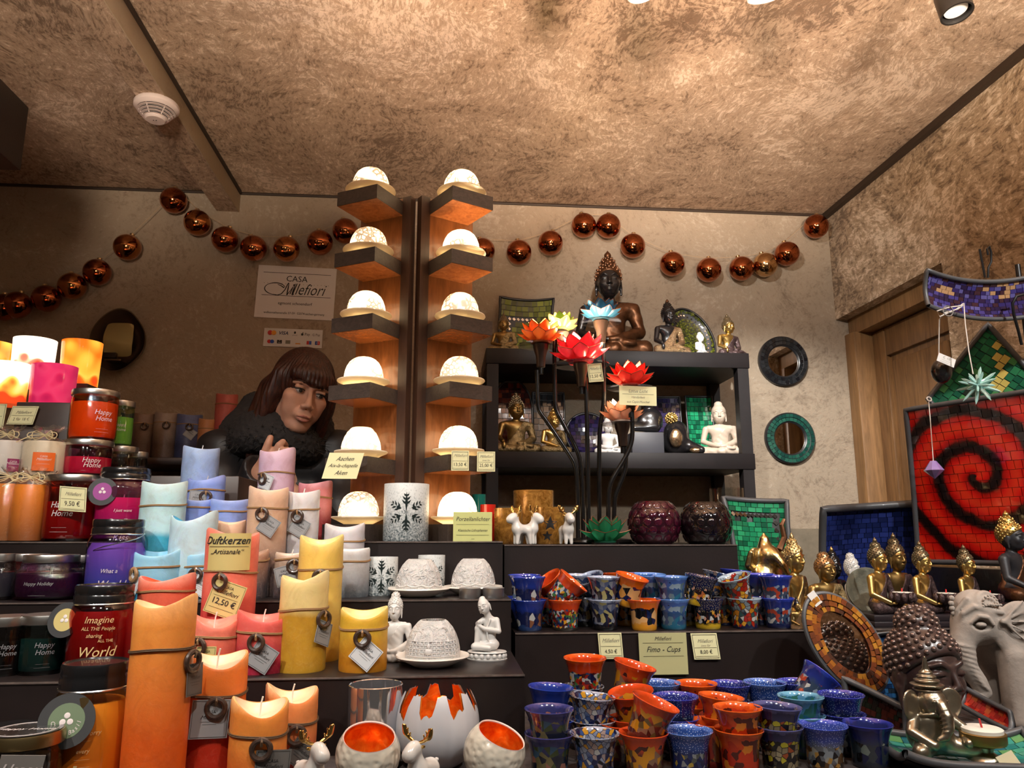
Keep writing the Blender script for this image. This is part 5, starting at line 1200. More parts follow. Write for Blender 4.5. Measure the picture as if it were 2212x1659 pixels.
for px, lb in ((1015, 'silver tealight left of its twin by the unlit dome'), (1066, 'silver tealight, right one of two by the unlit dome')):
    X = on(px, 1.44, ZB); t = thing('tealight', lb, 'tealight', (X, 1.44, ZB), group='tealights')
    mobj('tin', MB().lathe([(0, 0), (0.0190, 0), (0.0195, 0.001), (0.0195, 0.0165), (0.0202, 0.017), (0.0190, 0.017), (0.0185, 0.012)], 32, close=True), m_alu, t)
    mobj('wax', MB().lathe([(0, 0.0145), (0.0186, 0.0145), (0.0186, 0.002), (0, 0.002)], 28), mat('tealight_wax', (0.8, 0.78, 0.7), 0.5), t)
# frosted snowflake glasses
def frost(name):
    n = NT(name); n.set(rough=0.35)
    v = n.coord(); g = n.n('TexCoord'); sx = n.n('SeparateXYZ'); n.l(g.outputs['Generated'], sx.inputs[0])
    f = n.noise(v, 260, 4, 0.75); s = n.math('SUBTRACT', f, n.math('MULTIPLY', n.math('SUBTRACT', 0.45, sx.outputs['Z']), 0.22))
    n.color(n.ramp(s, [(0.36, (0.10, 0.13, 0.14)), (0.44, (0.36, 0.40, 0.41)), (0.56, (0.60, 0.63, 0.63))])); n.bump(f, 0.2, 0.003); return n.m
m_fr = frost('frosted_mercury_glass'); m_flake = mat('clear_dark_print', (0.035, 0.05, 0.05), 0.08, metal=0.5)
def snow_glass(label, px, Y, zb, wpx, top, fl):
    X = on(px, Y, zb+0.04); zt = zat(top, X, Y); h = zt-zb; r = wpx*pxm(X, Y, zb+h/2)/2
    t = thing('snowflake_glass', label, 'candle glass', (X, Y, zb), group='snowflake candle glasses'); av = math.atan2(-Y, -X)
    mobj('glass', MB().lathe([(0, 0), (r*0.97, 0), (r, 0.002), (r, h-0.001), (r*0.99, h), (r*0.95, h), (r*0.95, 0.006), (0, 0.006)], 44), m_fr, t)
    mb = MB(); c0 = h*0.5
    def pt(x, z): a = av+x/r; return ((r+0.0005)*math.cos(a), (r+0.0005)*math.sin(a), c0+z)
    def leaf(x0, z0, ang, L, wd):
        d = (math.cos(ang), math.sin(ang)); n_ = (-d[1], d[0])
        q = [(x0, z0), (x0+d[0]*L*0.45+n_[0]*wd, z0+d[1]*L*0.45+n_[1]*wd), (x0+d[0]*L, z0+d[1]*L), (x0+d[0]*L*0.45-n_[0]*wd, z0+d[1]*L*0.45-n_[1]*wd)]
        mb.add([pt(*k) for k in q], [(0, 1, 2, 3)])
    for k in range(6):
        q = PI/2+k*PI/3; leaf(0, 0, q, fl, fl*0.07)
        for j, s_ in ((0.35, 0.34), (0.55, 0.30), (0.75, 0.2)):
            for sg in (-1, 1): leaf(fl*j*math.cos(q), fl*j*math.sin(q), q+sg*0.75, fl*s_, fl*0.05)
    mobj('snowflake_print', mb, m_flake, t)
snow_glass('tall frosted snowflake glass standing between the dome towers', 877, 1.645, ZS, 97, 1046, 0.042)
snow_glass('short frosted snowflake glass on the middle step', 824, 1.52, ZB, 70, 1203, 0.033)
snow_glass('frosted snowflake glass mostly hidden behind the unlit dome', 932, 1.562, ZB, 58, 1199, 0.03)
# hammered bowls with orange insides
def hammered(name, col, rough, metal, vs=70):
    n = NT(name); n.set(color=col, rough=rough, metal=metal, coat=0.3)
    v = n.coord(); vo = n.n('TexVoronoi', i_Scale=vs, feature='SMOOTH_F1'); n.l(v, vo.inputs['Vector']); n.bump(vo.outputs['Distance'], 0.45, 0.006)
    return n
m_hout = hammered('hammered_cream_shell', (0.60, 0.56, 0.47), 0.25, 0.0, 120).m
hn = hammered('hammered_orange_leaf', (0.90, 0.27, 0.025), 0.25, 0.6, 55); m_hin = hn.m
_v = hn.coord(); hn.color(hn.ramp(hn.noise(_v, 70, 4, 0.6, 1.0), [(0.3, (0.72, 0.12, 0.008)), (0.55, (0.90, 0.26, 0.02)), (0.75, (0.95, 0.48, 0.10))]))
m_rimp = mat('pale_pink_rim', (0.80, 0.62, 0.55), 0.4)
def bowl(label, px, Y, wpx, tx, ty, op=52):
    r = wpx*pxm(on(px, Y, ZT), Y, ZT+0.04)/2; X = on(px, Y, ZT+r)
    t = thing('tealight_bowl', label, 'bowl', (X, Y, ZT), group='round bowls with orange insides')
    M = T(0, 0, r*0.985) @ RZ(0) @ RY(R(tx)) @ RX(R(ty))
    pr = [(r*math.sin(R(a)), -r*math.cos(R(a))) for a in range(0, 181-op, 6)]
    mobj('outer_shell', MB().lathe(pr, 48, M, close=True), m_hout, t)
    ri = r*0.955; pi_ = [(ri*math.sin(R(a)), -ri*math.cos(R(a))) for a in range(0, 181-op, 6)]
    mobj('orange_lining', MB().lathe(list(reversed(pi_)), 48, M, close='both'), m_hin, t)
    e0, e1 = pr[-1], pi_[-1]
    mobj('rim', MB().lathe([e0, (e0[0]*0.99, e0[1]+0.0012), (e1[0]*1.0, e1[1]+0.0012), e1], 48, M, close='both'), m_rimp, t)
bowl('round cream bowl with orange inside, left one at the bottom', 795, 1.025, 139, 4, 20, 50)
bowl('round cream bowl tilted right with orange inside', 1068, 1.025, 134, 22, 14, 54)
r = 0.0565; X = on(945, 1.108, ZT+r)
t = thing('eggshell_bowl', 'large white broken eggshell bowl with jagged orange-lined rim', 'bowl', (X, 1.108, ZT))
rnd = random.Random(5); NJ = 96
jag = [0.0]*NJ; zz = 0
for i in range(NJ):
    ph = i % 12; jag[i] = (0.0 if ph < 5 else 0.016 if ph in (5, 11) else 0.024+0.004*math.sin(i))*(0.7+0.5*abs(math.sin(i*0.31)))+rnd.uniform(0, 0.003)
def shell(r, up_):
    vs = []; fs = []; rows = 26
    for j in range(rows+1):
        for i in range(NJ):
            a = 2*PI*i/NJ; hmax = 0.098-jag[i]; z = hmax*j/rows
            q = math.sqrt(max(0, 1-((z-r*0.92)/(r*1.0 if z < r*0.92 else r*1.25))**2)); q = max(q, 0.3)
            vs.append((r*q*math.cos(a), r*q*math.sin(a), z+(0 if j else up_)))
    for j in range(rows):
        for i in range(NJ): fs.append((j*NJ+i, j*NJ+(i+1) % NJ, (j+1)*NJ+(i+1) % NJ, (j+1)*NJ+i))
    fs.append(tuple(reversed(range(NJ)))); return MB().add(vs, fs)
mobj('outer_shell', shell(r, 0), mat('eggshell_white', (0.50, 0.50, 0.53), 0.38, coat=0.2), t)
mobj('orange_lining', shell(r*0.965, 0.003), m_hin, t)
# mirrored tumbler behind the bowls
X = on(812, 1.135, ZT+0.05)
t = thing('mirrored_glass', 'silver mirrored tumbler half hidden behind the left cream bowl', 'candle glass', (X, 1.115, ZT))
mobj('glass', MB().lathe([(0, 0), (0.032, 0), (0.0355, 0.004), (0.0365, 0.104), (0.0355, 0.105), (0.0345, 0.104), (0.0335, 0.006), (0, 0.005)], 44), mat('mirrored_silver', (0.55, 0.55, 0.58), 0.08, metal=0.9), t)
# porcelain reindeer with gilded antlers
def deer_body(P):
    f = cap(P, (0, -0.004, 0.046), (0, 0.030, 0.044), 0.0145, 0.0140)
    for sx in (-1, 1):
        f = su(f, cap(P, (sx*0.0085, -0.008, 0.0045), (sx*0.007, -0.004, 0.042), 0.0048, 0.0085), 0.008)
        f = su(f, cap(P, (sx*0.0085, 0.036, 0.0045), (sx*0.007, 0.031, 0.040), 0.0048, 0.0090), 0.008)
    f = su(f, cap(P, (0, -0.005, 0.048), (0, -0.012, 0.078), 0.0140, 0.0105), 0.012)
    f = su(f, ell(P, (0, -0.016, 0.083), (0.0115, 0.014, 0.011)), 0.008)
    f = su(f, ell(P, (0, -0.0275, 0.0735), (0.0125, 0.0125, 0.0125)), 0.008)
    f = su(f, ell(P, (0, 0.046, 0.050), (0.004, 0.006, 0.004)), 0.004)
    return np.maximum(f, 0.0002-P[:, 2])
deer_me = sdf_mesh('deer_body', deer_body, (-0.02, -0.045, -0.002), (0.02, 0.056, 0.098), 0.0013)
def deer_ant(P):
    f = None
    for sx in (-1, 1):
        g = chain(P, [(sx*0.006, -0.008, 0.090), (sx*0.016, -0.007, 0.094), (sx*0.027, -0.007, 0.102), (sx*0.031, -0.008, 0.114)], [0.0024, 0.0030, 0.0034, 0.0018])
        g = su(g, ell(P, (sx*0.027, -0.007, 0.105), (0.0055, 0.0024, 0.010), rot3(0, sx*20, 0)), 0.004)
        for a, b in (((0.023, -0.007, 0.100), (0.020, -0.008, 0.110)), ((0.018, -0.007, 0.095), (0.0145, -0.008, 0.103)), ((0.029, -0.007, 0.104), (0.0255, -0.008, 0.114))):
            g = su(g, cap(P, (sx*a[0], a[1], a[2]), (sx*b[0], b[1], b[2]), 0.0022, 0.0013), 0.002)
        g = su(g, ell(P, (sx*0.013, -0.008, 0.084), (0.006, 0.002, 0.003), rot3(0, -sx*20, 0)), 0.002)
        f = g if f is None else np.minimum(f, g)
    return f
ant_me = sdf_mesh('antlers', deer_ant, (-0.037, -0.014, 0.076), (0.037, -0.001, 0.119), 0.0009)
m_dw = mat('white_glazed_porcelain', (0.62, 0.60, 0.57), 0.16, coat=0.5)
m_gold = mat('bright_gold', (0.80, 0.53, 0.18), 0.16, metal=1.0)
def deer(label, px, Y, zb, hpx, rz):
    X = on(px, Y, zb+0.04); k = hpx*pxm(X, Y, zb+0.05)/0.117
    t = thing('porcelain_reindeer', label, 'reindeer figurine', (X, Y, zb), rz=R(rz), group='porcelain reindeer', scale=k)
    mobj('body', deer_me, m_dw, t); mobj('antlers', ant_me, m_gold, t)
deer('white reindeer beside the orange candles at the bottom', 676, 0.985, ZT, 152, 40)
deer('white reindeer standing before the eggshell bowl', 906, 0.985, ZT, 148, -38)
deer('white reindeer facing left on the upper box', 1120, 1.655, ZU, 84, -70)
deer('white reindeer facing right on the upper box', 1148, 1.672, ZU, 84, 62)
deer('white reindeer facing forward beside the lotus lamp', 1226, 1.655, ZU, 84, 12)
card('lime yellow card at the foot of the right tower', 1021, 1138, 1.622, 84, 63, [('Porzellanlichter', 0.20, 0.26, True, 0.3), ('Klassische Lithophanien', 0.115, -0.12, True, 0.3), ('—', 0.12, -0.40, True, 0.3)], m=mat('lime_card', (0.50, 0.52, 0.20), 0.7), border=False, rules=(0.08, -0.28), name='info_card')
card('pale 13,50 euro card, left of two on the right tower ledge', 994, 995, 1.623, 38, 43, [('Millefiori', 0.20, 0.25, False, 0.45), ('13,50 €', 0.235, -0.20, True, 0)], yaw=0, rules=(-0.02, -0.38))
card('pale 25,00 euro card, rightmost on the right tower ledge', 1050, 997, 1.650, 39, 43, [('Millefiori', 0.20, 0.25, False, 0.45), ('zwei für', 0.13, 0.06, False, 0.3), ('25,00 €', 0.235, -0.20, True, 0)], yaw=0, rules=(-0.04, -0.38))
card('handwritten yellow note hanging on the left tower ledge', 741, 1006, 1.60, 74, 56, [('Aachen', 0.24, 0.26, True, 0.4), ('Aix-la-chapelle', 0.20, 0.0, True, 0.4), ('Aken', 0.24, -0.28, True, 0.4)], border=False, shear=0.26, name='info_card')
# ------------------------------------------------------------------ seated buddha figures (unit height, facing -Y)
def head_f(P, c=(0, 0, 0), s=1.0):
    Q = (P-np.array(c, np.float32))/s        # head centre at (0,-.01,.735) of the unit figure moved to the origin
    f = ell(Q, (0, 0, 0), (0.098, 0.112, 0.130))
    f = su(f, ell(Q, (0, -0.040, -0.078), (0.064, 0.064, 0.056)), 0.04)
    for sx in (-1, 1):
        f = su(f, ell(Q, (sx*0.048, -0.072, -0.035), (0.036, 0.030, 0.036)), 0.02)
        f = su(f, chain(Q, [(sx*0.013, -0.108, 0.026), (sx*0.042, -0.108, 0.040), (sx*0.080, -0.075, 0.026)], [0.007, 0.008, 0.005]), 0.012)
        f = su(f, ell(Q, (sx*0.042, -0.096, 0.006), (0.027, 0.014, 0.013)), 0.006)
        f = ss(f, ell(Q, (sx*0.042, -0.112, -0.001), (0.026, 0.010, 0.0028)), 0.003)
        f = su(f, ell(Q, (sx*0.101, 0.010, -0.022), (0.012, 0.027, 0.045)), 0.006)
        f = su(f, cap(Q, (sx*0.104, 0.004, -0.045), (sx*0.102, -0.004, -0.105), 0.012, 0.010), 0.008)
        f = su(f, ell(Q, (sx*0.014, -0.122, -0.037), (0.011, 0.012, 0.009)), 0.006)
    f = su(f, cap(Q, (0, -0.108, 0.024), (0, -0.130, -0.030), 0.008, 0.0125), 0.010)
    f = su(f, ell(Q, (0, -0.106, -0.066), (0.032, 0.014, 0.0075)), 0.006)
    f = su(f, ell(Q, (0, -0.102, -0.082), (0.026, 0.014, 0.009)), 0.006)
    f = ss(f, ell(Q, (0, -0.120, -0.0735), (0.030, 0.010, 0.0022)), 0.002)
    return f*s
HS = 1.24; HC = (0, -0.014, 0.62+0.115*HS)
MH = T(0, 0, 0.62) @ S(HS) @ T(0, 0, -0.62)
def body_f(P, pose, parts='all'):
    f = su(ell(P, (0, 0.02, 0.30), (0.150, 0.105, 0.20)), ell(P, (0, 0.005, 0.455), (0.185, 0.10, 0.115)), 0.06)
    f = su(f, ell(P, (0, 0.03, 0.12), (0.20, 0.15, 0.11)), 0.06)
    f = su(f, cap(P, (-0.185, 0.015, 0.505), (0.185, 0.015, 0.505), 0.064), 0.05)
    leg = None
    for sx in (-1, 1):
        g = cap(P, (sx*0.12, 0.02, 0.095), (sx*0.33, -0.12, 0.080), 0.092, 0.072)
        g = su(g, cap(P, (sx*0.33, -0.12, 0.072), (-sx*0.03, -0.245, 0.060), 0.066, 0.046), 0.03)
        leg = g if leg is None else su(leg, g, 0.015)
    leg = su(leg, ell(P, (0.15, -0.235, 0.115), (0.085, 0.038, 0.026)), 0.015)
    f = su(f, leg, 0.03)
    def arm(sx, elbow, wrist, hand, hr):
        g = chain(P, [(sx*0.245, 0.02, 0.492), elbow, wrist], [0.060, 0.047, 0.034])
        return su(g, ell(P, hand, hr), 0.02)
    if pose == 'lap':
        a = [arm(sx, (sx*0.305, 0.0, 0.265), (sx*0.085, -0.205, 0.165), (sx*0.03, -0.225, 0.155), (0.075, 0.045, 0.026)) for sx in (-1, 1)]
    elif pose == 'touch':
        a = [arm(-1, (-0.31, -0.02, 0.275), (-0.285, -0.20, 0.185), (-0.275, -0.245, 0.115), (0.034, 0.024, 0.062)), arm(1, (0.305, 0.0, 0.265), (0.085, -0.205, 0.165), (0.03, -0.225, 0.155), (0.075, 0.045, 0.026))]
    else:   # holding a bowl in front
        a = [arm(sx, (sx*0.325, -0.03, 0.27), (sx*0.16, -0.255, 0.155), (sx*0.10, -0.30, 0.150), (0.055, 0.04, 0.022)) for sx in (-1, 1)]
    if parts == 'robe':
        return su(f, a[1], 0.02)
    f = su(f, np.minimum(a[0], a[1]), 0.015)
    f = su(f, cap(P, (0, 0.012, 0.52), (0, -0.004, 0.64), 0.066, 0.058), 0.03)
    f = su(f, head_f(P, HC, HS), 0.015)
    return np.maximum(f, -P[:, 2]+0.001)
def robe_f(P, pose):
    f = body_f(P, pose, 'robe')-0.013
    s = np.maximum(P[:, 0]*0.80-(P[:, 2]-0.37)*0.60+0.02, 0.155-P[:, 2])
    f = np.maximum(np.maximum(f, -s), P[:, 2]-0.552)
    f = f-0.003*np.sin((P[:, 0]*0.6+P[:, 2]*0.8)*75)*(P[:, 2] < 0.5)*0.7
    return np.maximum(f, -P[:, 2]+0.0)
def hair_f(P):
    f = ell(P, (0, 0.004, 0.768), (0.108, 0.122, 0.122))
    f = np.maximum(f, -((P[:, 1]*0.62+(P[:, 2]-0.8)*0.785)+0.062))
    f = su(f, ell(P, (0, 0.015, 0.888), (0.062, 0.066, 0.052)), 0.02)
    return f
def flame_f(P):
    f = chain(P, [(0, 0.015, 0.925), (0, 0.013, 0.955), (0, 0.015, 0.998)], [0.020, 0.030, 0.004])
    return f
bud = {}
for ps in ('lap', 'touch', 'bowl'):
    bud[ps] = (sdf_mesh('figure', lambda P: body_f(P, ps), (-0.44, -0.36, -0.012), (0.44, 0.21, 0.97), 0.0105),
               sdf_mesh('robe', lambda P: robe_f(P, ps), (-0.45, -0.37, -0.012), (0.45, 0.22, 0.60), 0.0105))
hair_me = sdf_mesh('hair', hair_f, (-0.13, -0.14, 0.62), (0.13, 0.15, 0.96), 0.0075)
flame_me = sdf_mesh('flame_finial', flame_f, (-0.04, -0.03, 0.89), (0.04, 0.06, 1.02), 0.006)
def curls_mb(n, r, skip=lambda p: False, c=(0, 0.004, 0.768), rad=(0.109, 0.123, 0.123), top=True):
    mb = MB(); pts = []
    for i in range(n):
        z = 1-2*(i+0.5)/n; a = i*2.399963; q = math.sqrt(1-z*z); p = (c[0]+rad[0]*q*math.cos(a), c[1]+rad[1]*q*math.sin(a), c[2]+rad[2]*z)
        if (p[1]*0.62+(p[2]-0.8)*0.785)+0.056 > 0 and p[2] < 0.875: pts.append(p)
    if top:
        for i in range(int(n*0.28)):
            z = 1-2*(i+0.5)/(n*0.28); a = i*2.399963; q = math.sqrt(1-z*z)
            if z > -0.35: pts.append((0.063*q*math.cos(a), 0.015+0.067*q*math.sin(a), 0.888+0.053*z))
    return pts
cp = curls_mb(170, 0.011)
curl_me = MB()
for p in cp: curl_me.ball(p, 0.0105, 6, 4)
curl_me = curl_me.mesh('curls')
base_me = MB().lathe([(0, -0.0), (0.40, 0.0), (0.42, 0.012), (0.42, 0.03), (0.38, 0.042), (0.38, 0.06), (0.41, 0.075), (0.0, 0.075)], 40, fn=lambda p, a: (p[0], p[1]*0.72-0.05, p[2])).mesh('plinth')
m_blk_l = mat('black_lacquer', (0.010, 0.009, 0.010), 0.25, coat=0.3)
m_blk_m = mat('black_stone', (0.022, 0.022, 0.026), 0.45)
m_bronze = mat('aged_bronze', (0.13, 0.055, 0.024), 0.38, metal=0.75, var=0.4, vs=14, bump=0.25, bs=30)
m_goldm = mat('matt_gold', (0.62, 0.42, 0.14), 0.30, metal=0.95)
m_goldd = mat('old_gold', (0.30, 0.19, 0.065), 0.38, metal=0.9, var=0.4, vs=9)
m_goldo = mat('ornate_gold', (0.66, 0.50, 0.24), 0.25, metal=1.0, bump=0.9, bs=22)
m_goldr = mat('gold_brocade', (0.34, 0.25, 0.12), 0.4, metal=0.8, bump=1.0, bs=28, var=0.4, vs=20)
m_hairb = mat('dark_gold_hair', (0.20, 0.15, 0.085), 0.35, metal=0.8)
m_robed = mat('dark_plum_robe', (0.075, 0.045, 0.045), 0.35, metal=0.4, var=0.5, vs=30, bump=0.7, bs=26)
m_whs = mat('white_resin', (0.70, 0.68, 0.66), 0.45)
m_whp = mat('white_porcelain_figure', (0.62, 0.61, 0.59), 0.30, coat=0.2)
m_beige = mat('beige_ceramic', (0.52, 0.42, 0.33), 0.28, coat=0.25)
m_stone = mat('grey_stone', (0.34, 0.29, 0.25), 0.8, var=0.15, vs=20, bump=0.3, bs=60)
m_spark = mat('glitter_bronze', (0.45, 0.30, 0.17), 0.2, metal=0.9, bump=1.0, bs=60, var=0.6, vs=50)
def buddha(label, px, Y, zb, hpx=None, pose='lap', mb_=None, mr=None, mh=None, mf=None, rz=0, plinth=None, top=None, curls=True, group='seated buddha figures', name='buddha_statue', flame=True, robe=True, wk=1.0):
    X = on(px, Y, zb+0.03)
    if top is not None: h = zat(top, X, Y)-zb
    else: h = hpx*pxm(X, Y, zb+0.05)
    hh = h; pz = 0
    if plinth: pz = 0.075
    s = h/(0.62+HS*(0.38 if flame else 0.325)+pz)
    t = thing(name, label, 'buddha statue', (X, Y, zb), rz=R(rz), group=group)
    t.scale = (s*wk, s*wk, s)
    if plinth: mobj('plinth', base_me, plinth, t)
    M = T(0, 0, pz)
    mobj('figure', bud[pose][0], mb_, t, M)
    if robe: mobj('robe', bud[pose][1], mr or mb_, t, M)
    hr = mobj('hair', hair_me, mh or mb_, t, M @ MH)
    if curls: mobj('curls', curl_me, mh or mb_, hr)
    if flame: mobj('flame_finial', flame_me, mf or mh or mb_, t, M @ MH)
    return t, s

# ------------------------------------------------------------------ shelf unit on the back wall
YSF, YSB = 2.60, WB-0.002
zS1 = at(1330, 757, YSF).z; zS2 = at(1330, 977, YSF).z
x0 = at(1050, 760, YSF).x; x1 = at(1618, 766, YSF).x; x1b = at(1634, 985, YSF).x
m_shelf = mat('charcoal_shelf', (0.012, 0.0095, 0.010), 0.5, var=0.2, vs=10, spec=0.25)
t = thing('shelf_unit', 'dark open shelf unit full of buddha statues against the back wall', 'shelf', ((x0+x1)/2, (YSF+YSB)/2, FL))
cx, cy = t.location.x, t.location.y; hy = (YSB-YSF)/2
mobj('shelf_board', MB().box(x0-cx, x1-cx, -hy, hy, zS1-FL-0.055, zS1-FL, 0.002), m_shelf, t)
mobj('shelf_board', MB().box(x0-cx+0.0, x1-cx, -hy, hy, zS2-FL-0.055, zS2-FL, 0.002), m_shelf, t)
mobj('shelf_board', MB().box(x0-cx+0.0, x1-cx, -hy, hy, 0.9-FL, 0.95-FL, 0.002), m_shelf, t)
for xx in (x0+0.004, x1-0.044):
    for yy in (-hy+0.004, hy-0.05):
        mobj('post', MB().box(xx-cx, xx+0.040-cx, yy, yy+0.040, 0, zS1-FL-0.0555), m_shelf, t)
# --- top board
buddha('large black seated buddha with a bronze robe on the top board', 1318, 2.77, zS1, top=540, pose='lap', mb_=m_blk_l, mr=m_bronze, mh=m_bronze, rz=-8, group='buddhas on the shelf unit', curls=True, wk=0.92)
buddha('smaller black buddha with a glittering robe beside the green oval plate', 1446, 2.67, zS1, top=645, pose='touch', mb_=m_blk_l, mr=m_spark, mh=m_blk_l, mf=m_bronze, rz=14, group='buddhas on the shelf unit', wk=0.9)
buddha('small white buddha on the top board', 1513, 2.66, zS1, top=717, pose='lap', mb_=m_whs, rz=40, group='buddhas on the shelf unit', curls=False, flame=False, robe=False)
buddha('gold buddha at the right end of the top board', 1575, 2.68, zS1, top=678, pose='touch', mb_=m_goldm, mr=m_robed, mh=m_hairb, rz=22, group='buddhas on the shelf unit')
buddha('gold buddha at the left end of the top board', 1088, 2.67, zS1, top=676, pose='lap', mb_=m_goldd, mr=m_goldr, mh=m_hairb, rz=-10, group='buddhas on the shelf unit')
# --- middle board
buddha('bronze buddha before a red arch on the middle board', 1115, 2.68, zS2, top=845, pose='touch', mb_=m_goldd, mr=m_goldr, mh=m_hairb, rz=10, group='buddhas on the shelf unit')
buddha('small gold buddha before the dark square plate', 1196, 2.66, zS2, top=880, pose='lap', mb_=m_goldm, mr=m_goldr, mh=m_goldm, rz=25, group='buddhas on the shelf unit')
buddha('small grey-white buddha before the round purple plate', 1313, 2.67, zS2, top=902, pose='lap', mb_=m_whs, rz=0, group='buddhas on the shelf unit', curls=False, flame=False, robe=False)
buddha('beige ceramic buddha at the right end of the middle board', 1556, 2.69, zS2, top=866, pose='lap', mb_=m_beige, rz=-14, group='buddhas on the shelf unit', curls=False, flame=False)
# dark box with a black reclining figure on it
p = at(1396, 978, 2.68); k = pxm(*p)
t = thing('dark_box', 'dark grey box under the black figure on the middle board', 'box', (p.x, 2.70, zS2))
mobj('body', MB().box(-0.058, 0.058, -0.05, 0.05, 0, 0.078, 0.003), mat('slate_box', (0.045, 0.045, 0.055), 0.5), t)
def recl(P):
    f = ell(P, (0.02, 0, 0.05), (0.045, 0.035, 0.045)); f = su(f, cap(P, (0.03, -0.02, 0.02), (-0.05, -0.03, 0.016), 0.018, 0.012), 0.02)
    f = su(f, cap(P, (0.0, 0, 0.07), (-0.03, -0.02, 0.03), 0.014, 0.010), 0.015); f = su(f, ell(P, (0.012, -0.005, 0.115), (0.021, 0.023, 0.026)), 0.012)
    return np.maximum(f, -P[:, 2])
t = thing('crouching_figure', 'black crouching figure on top of the dark grey box', 'figurine', (p.x+0.005, 2.70, zS2+0.0785))
mobj('figure', sdf_mesh('figure', recl, (-0.08, -0.06, -0.004), (0.08, 0.05, 0.15), 0.0035), m_blk_l, t)
# monk hiding his face, with a knobbly gold head
def monk(P):
    f = ell(P, (0, 0.01, 0.045), (0.05, 0.045, 0.05)); f = su(f, ell(P, (0, 0.0, 0.085), (0.042, 0.036, 0.040)), 0.02)
    f = su(f, cap(P, (0.045, -0.01, 0.03), (0.075, -0.045, 0.015), 0.022, 0.014), 0.015); f = su(f, ell(P, (-0.012, -0.028, 0.062), (0.026, 0.022, 0.036)), 0.008)
    return np.maximum(f, -P[:, 2])
X = on(1462, 2.68, zS2)
t = thing('bowed_monk', 'black and gold bowed monk with a knobbly gold head, beside the beige buddha', 'figurine', (X, 2.68, zS2))
mobj('figure', sdf_mesh('figure', monk, (-0.075, -0.075, -0.004), (0.105, 0.07, 0.14), 0.0035), m_blk_l, t)
mobj('gold_robe', MB().ball((-0.012, -0.034, 0.058), (0.024, 0.019, 0.035), 16, 10).ball((0.06, -0.04, 0.014), (0.026, 0.016, 0.012), 12, 8), m_spark, t)
mb = MB().ball((-0.018, -0.01, 0.130), 0.020, 14, 10)
for i in range(70):
    z = 1-2*(i+0.5)/70; a = i*2.4; q = math.sqrt(1-z*z); mb.ball((-0.018+0.021*q*math.cos(a), -0.01+0.021*q*math.sin(a), 0.130+0.021*z), 0.0034, 6, 4)
mobj('knobbly_head', mb, m_goldm, t)

# ------------------------------------------------------------------ mosaic plates and panels
def grout(name='black_grout', c=(0.012, 0.012, 0.014)): return mat(name, c, 0.35, coat=0.2)
m_grout = grout()
def tilemats(pref, cols, rough=0.12, metal=0.0):
    return [mat('%s_%d' % (pref, i), c, rough, metal=metal, coat=0.4, var=0.35, vs=60) for i, c in enumerate(cols)]
tile_me = MB().box(-0.5, 0.5, -0.5, 0.5, 0, 1).mesh('tile', False)
m_mirt = mat('mirror_chip', (0.8, 0.8, 0.8), 0.06, metal=1.0)
def panel(name, label, cat, loc, rot, surf, tiles, rimpts, rimr, mrim, mats, thick=0.0018, back=0.006, group=None, nb=16):
    """surf(u,v)->point (u,v in -1..1, local, facing -Y); tiles: list of (u,v,wu,wv,angle,material index)"""
    t = thing(name, label, cat, loc, rot=rot, group=group)
    mobj('backing', MB().grid(lambda a, b: Vector(surf(a*2-1, b*2-1))+Vector((0, back*0.35, 0)), nb, nb).grid(lambda a, b: Vector(surf(1-a*2, b*2-1))+Vector((0, back, 0)), nb, nb), m_grout, t)
    if rimpts: mobj('rim', MB().tube(rimpts, rimr, 10, False), mrim, t)
    e = 1e-3
    for (u, v, wu, wv, an, mi) in tiles:
        P0 = Vector(surf(u, v)); du = (Vector(surf(u+e, v))-Vector(surf(u-e, v)))/(2*e); dv = (Vector(surf(u, v+e))-Vector(surf(u, v-e)))/(2*e)
        nx = du.normalized(); nz = nx.cross(dv).normalized(); ny = nz.cross(nx)
        B = Matrix(((nx.x, ny.x, nz.x, P0.x), (nx.y, ny.y, nz.y, P0.y), (nx.z, ny.z, nz.z, P0.z), (0, 0, 0, 1)))
        wob = RX(random.uniform(-0.03, 0.03)) @ RY(random.uniform(-0.03, 0.03))
        mobj('tile', tile_me, mats[mi], t, B @ RZ(an) @ wob @ S(wu*du.length, wv*dv.length, thick))
    return t
def edge_loop(surf, n=20, off=0.0):
    pts = []
    for k in range(n): pts.append(surf(-1+2*k/n, -1))
    for k in range(n): pts.append(surf(1, -1+2*k/n))
    for k in range(n): pts.append(surf(1-2*k/n, 1))
    for k in range(n): pts.append(surf(-1, 1-2*k/n))
    pts.append(surf(-1, -1)); return [Vector(p)+Vector((0, off, 0)) for p in pts]
def brick_tiles(nr, nc, pick, gap=0.10, seed=1, lim=0.96, split=0.25):
    rnd = random.Random(seed); out = []
    for r_ in range(nr):
        v0 = -lim+2*lim*r_/nr; v1 = -lim+2*lim*(r_+1)/nr; u = -lim-rnd.uniform(0, 0.6)*2*lim/nc
        while u < lim-0.01:
            w = 2*lim/nc*rnd.uniform(0.75, 1.3); a = max(u, -lim); b = min(u+w, lim)
            if b-a > 0.02: out.append(((a+b)/2, (v0+v1)/2, (b-a)-gap*2*lim/nc, (v1-v0)*(1-gap), rnd.uniform(-0.015, 0.015), pick((a+b)/2, (v0+v1)/2, rnd)))
            u += w
    return out
def diamonds(path, n, s): # mirror lozenges along a poly path in (u,v)
    out = []
    L = [0]
    for a, b in zip(path, path[1:]): L.append(L[-1]+math.hypot(b[0]-a[0], b[1]-a[1]))
    for i in range(n):
        d = L[-1]*(i+0.5)/n
        for j in range(len(path)-1):
            if L[j] <= d <= L[j+1]:
                q = (d-L[j])/(L[j+1]-L[j]); out.append((path[j][0]+(path[j+1][0]-path[j][0])*q, path[j][1]+(path[j+1][1]-path[j][1])*q)); break
    return out
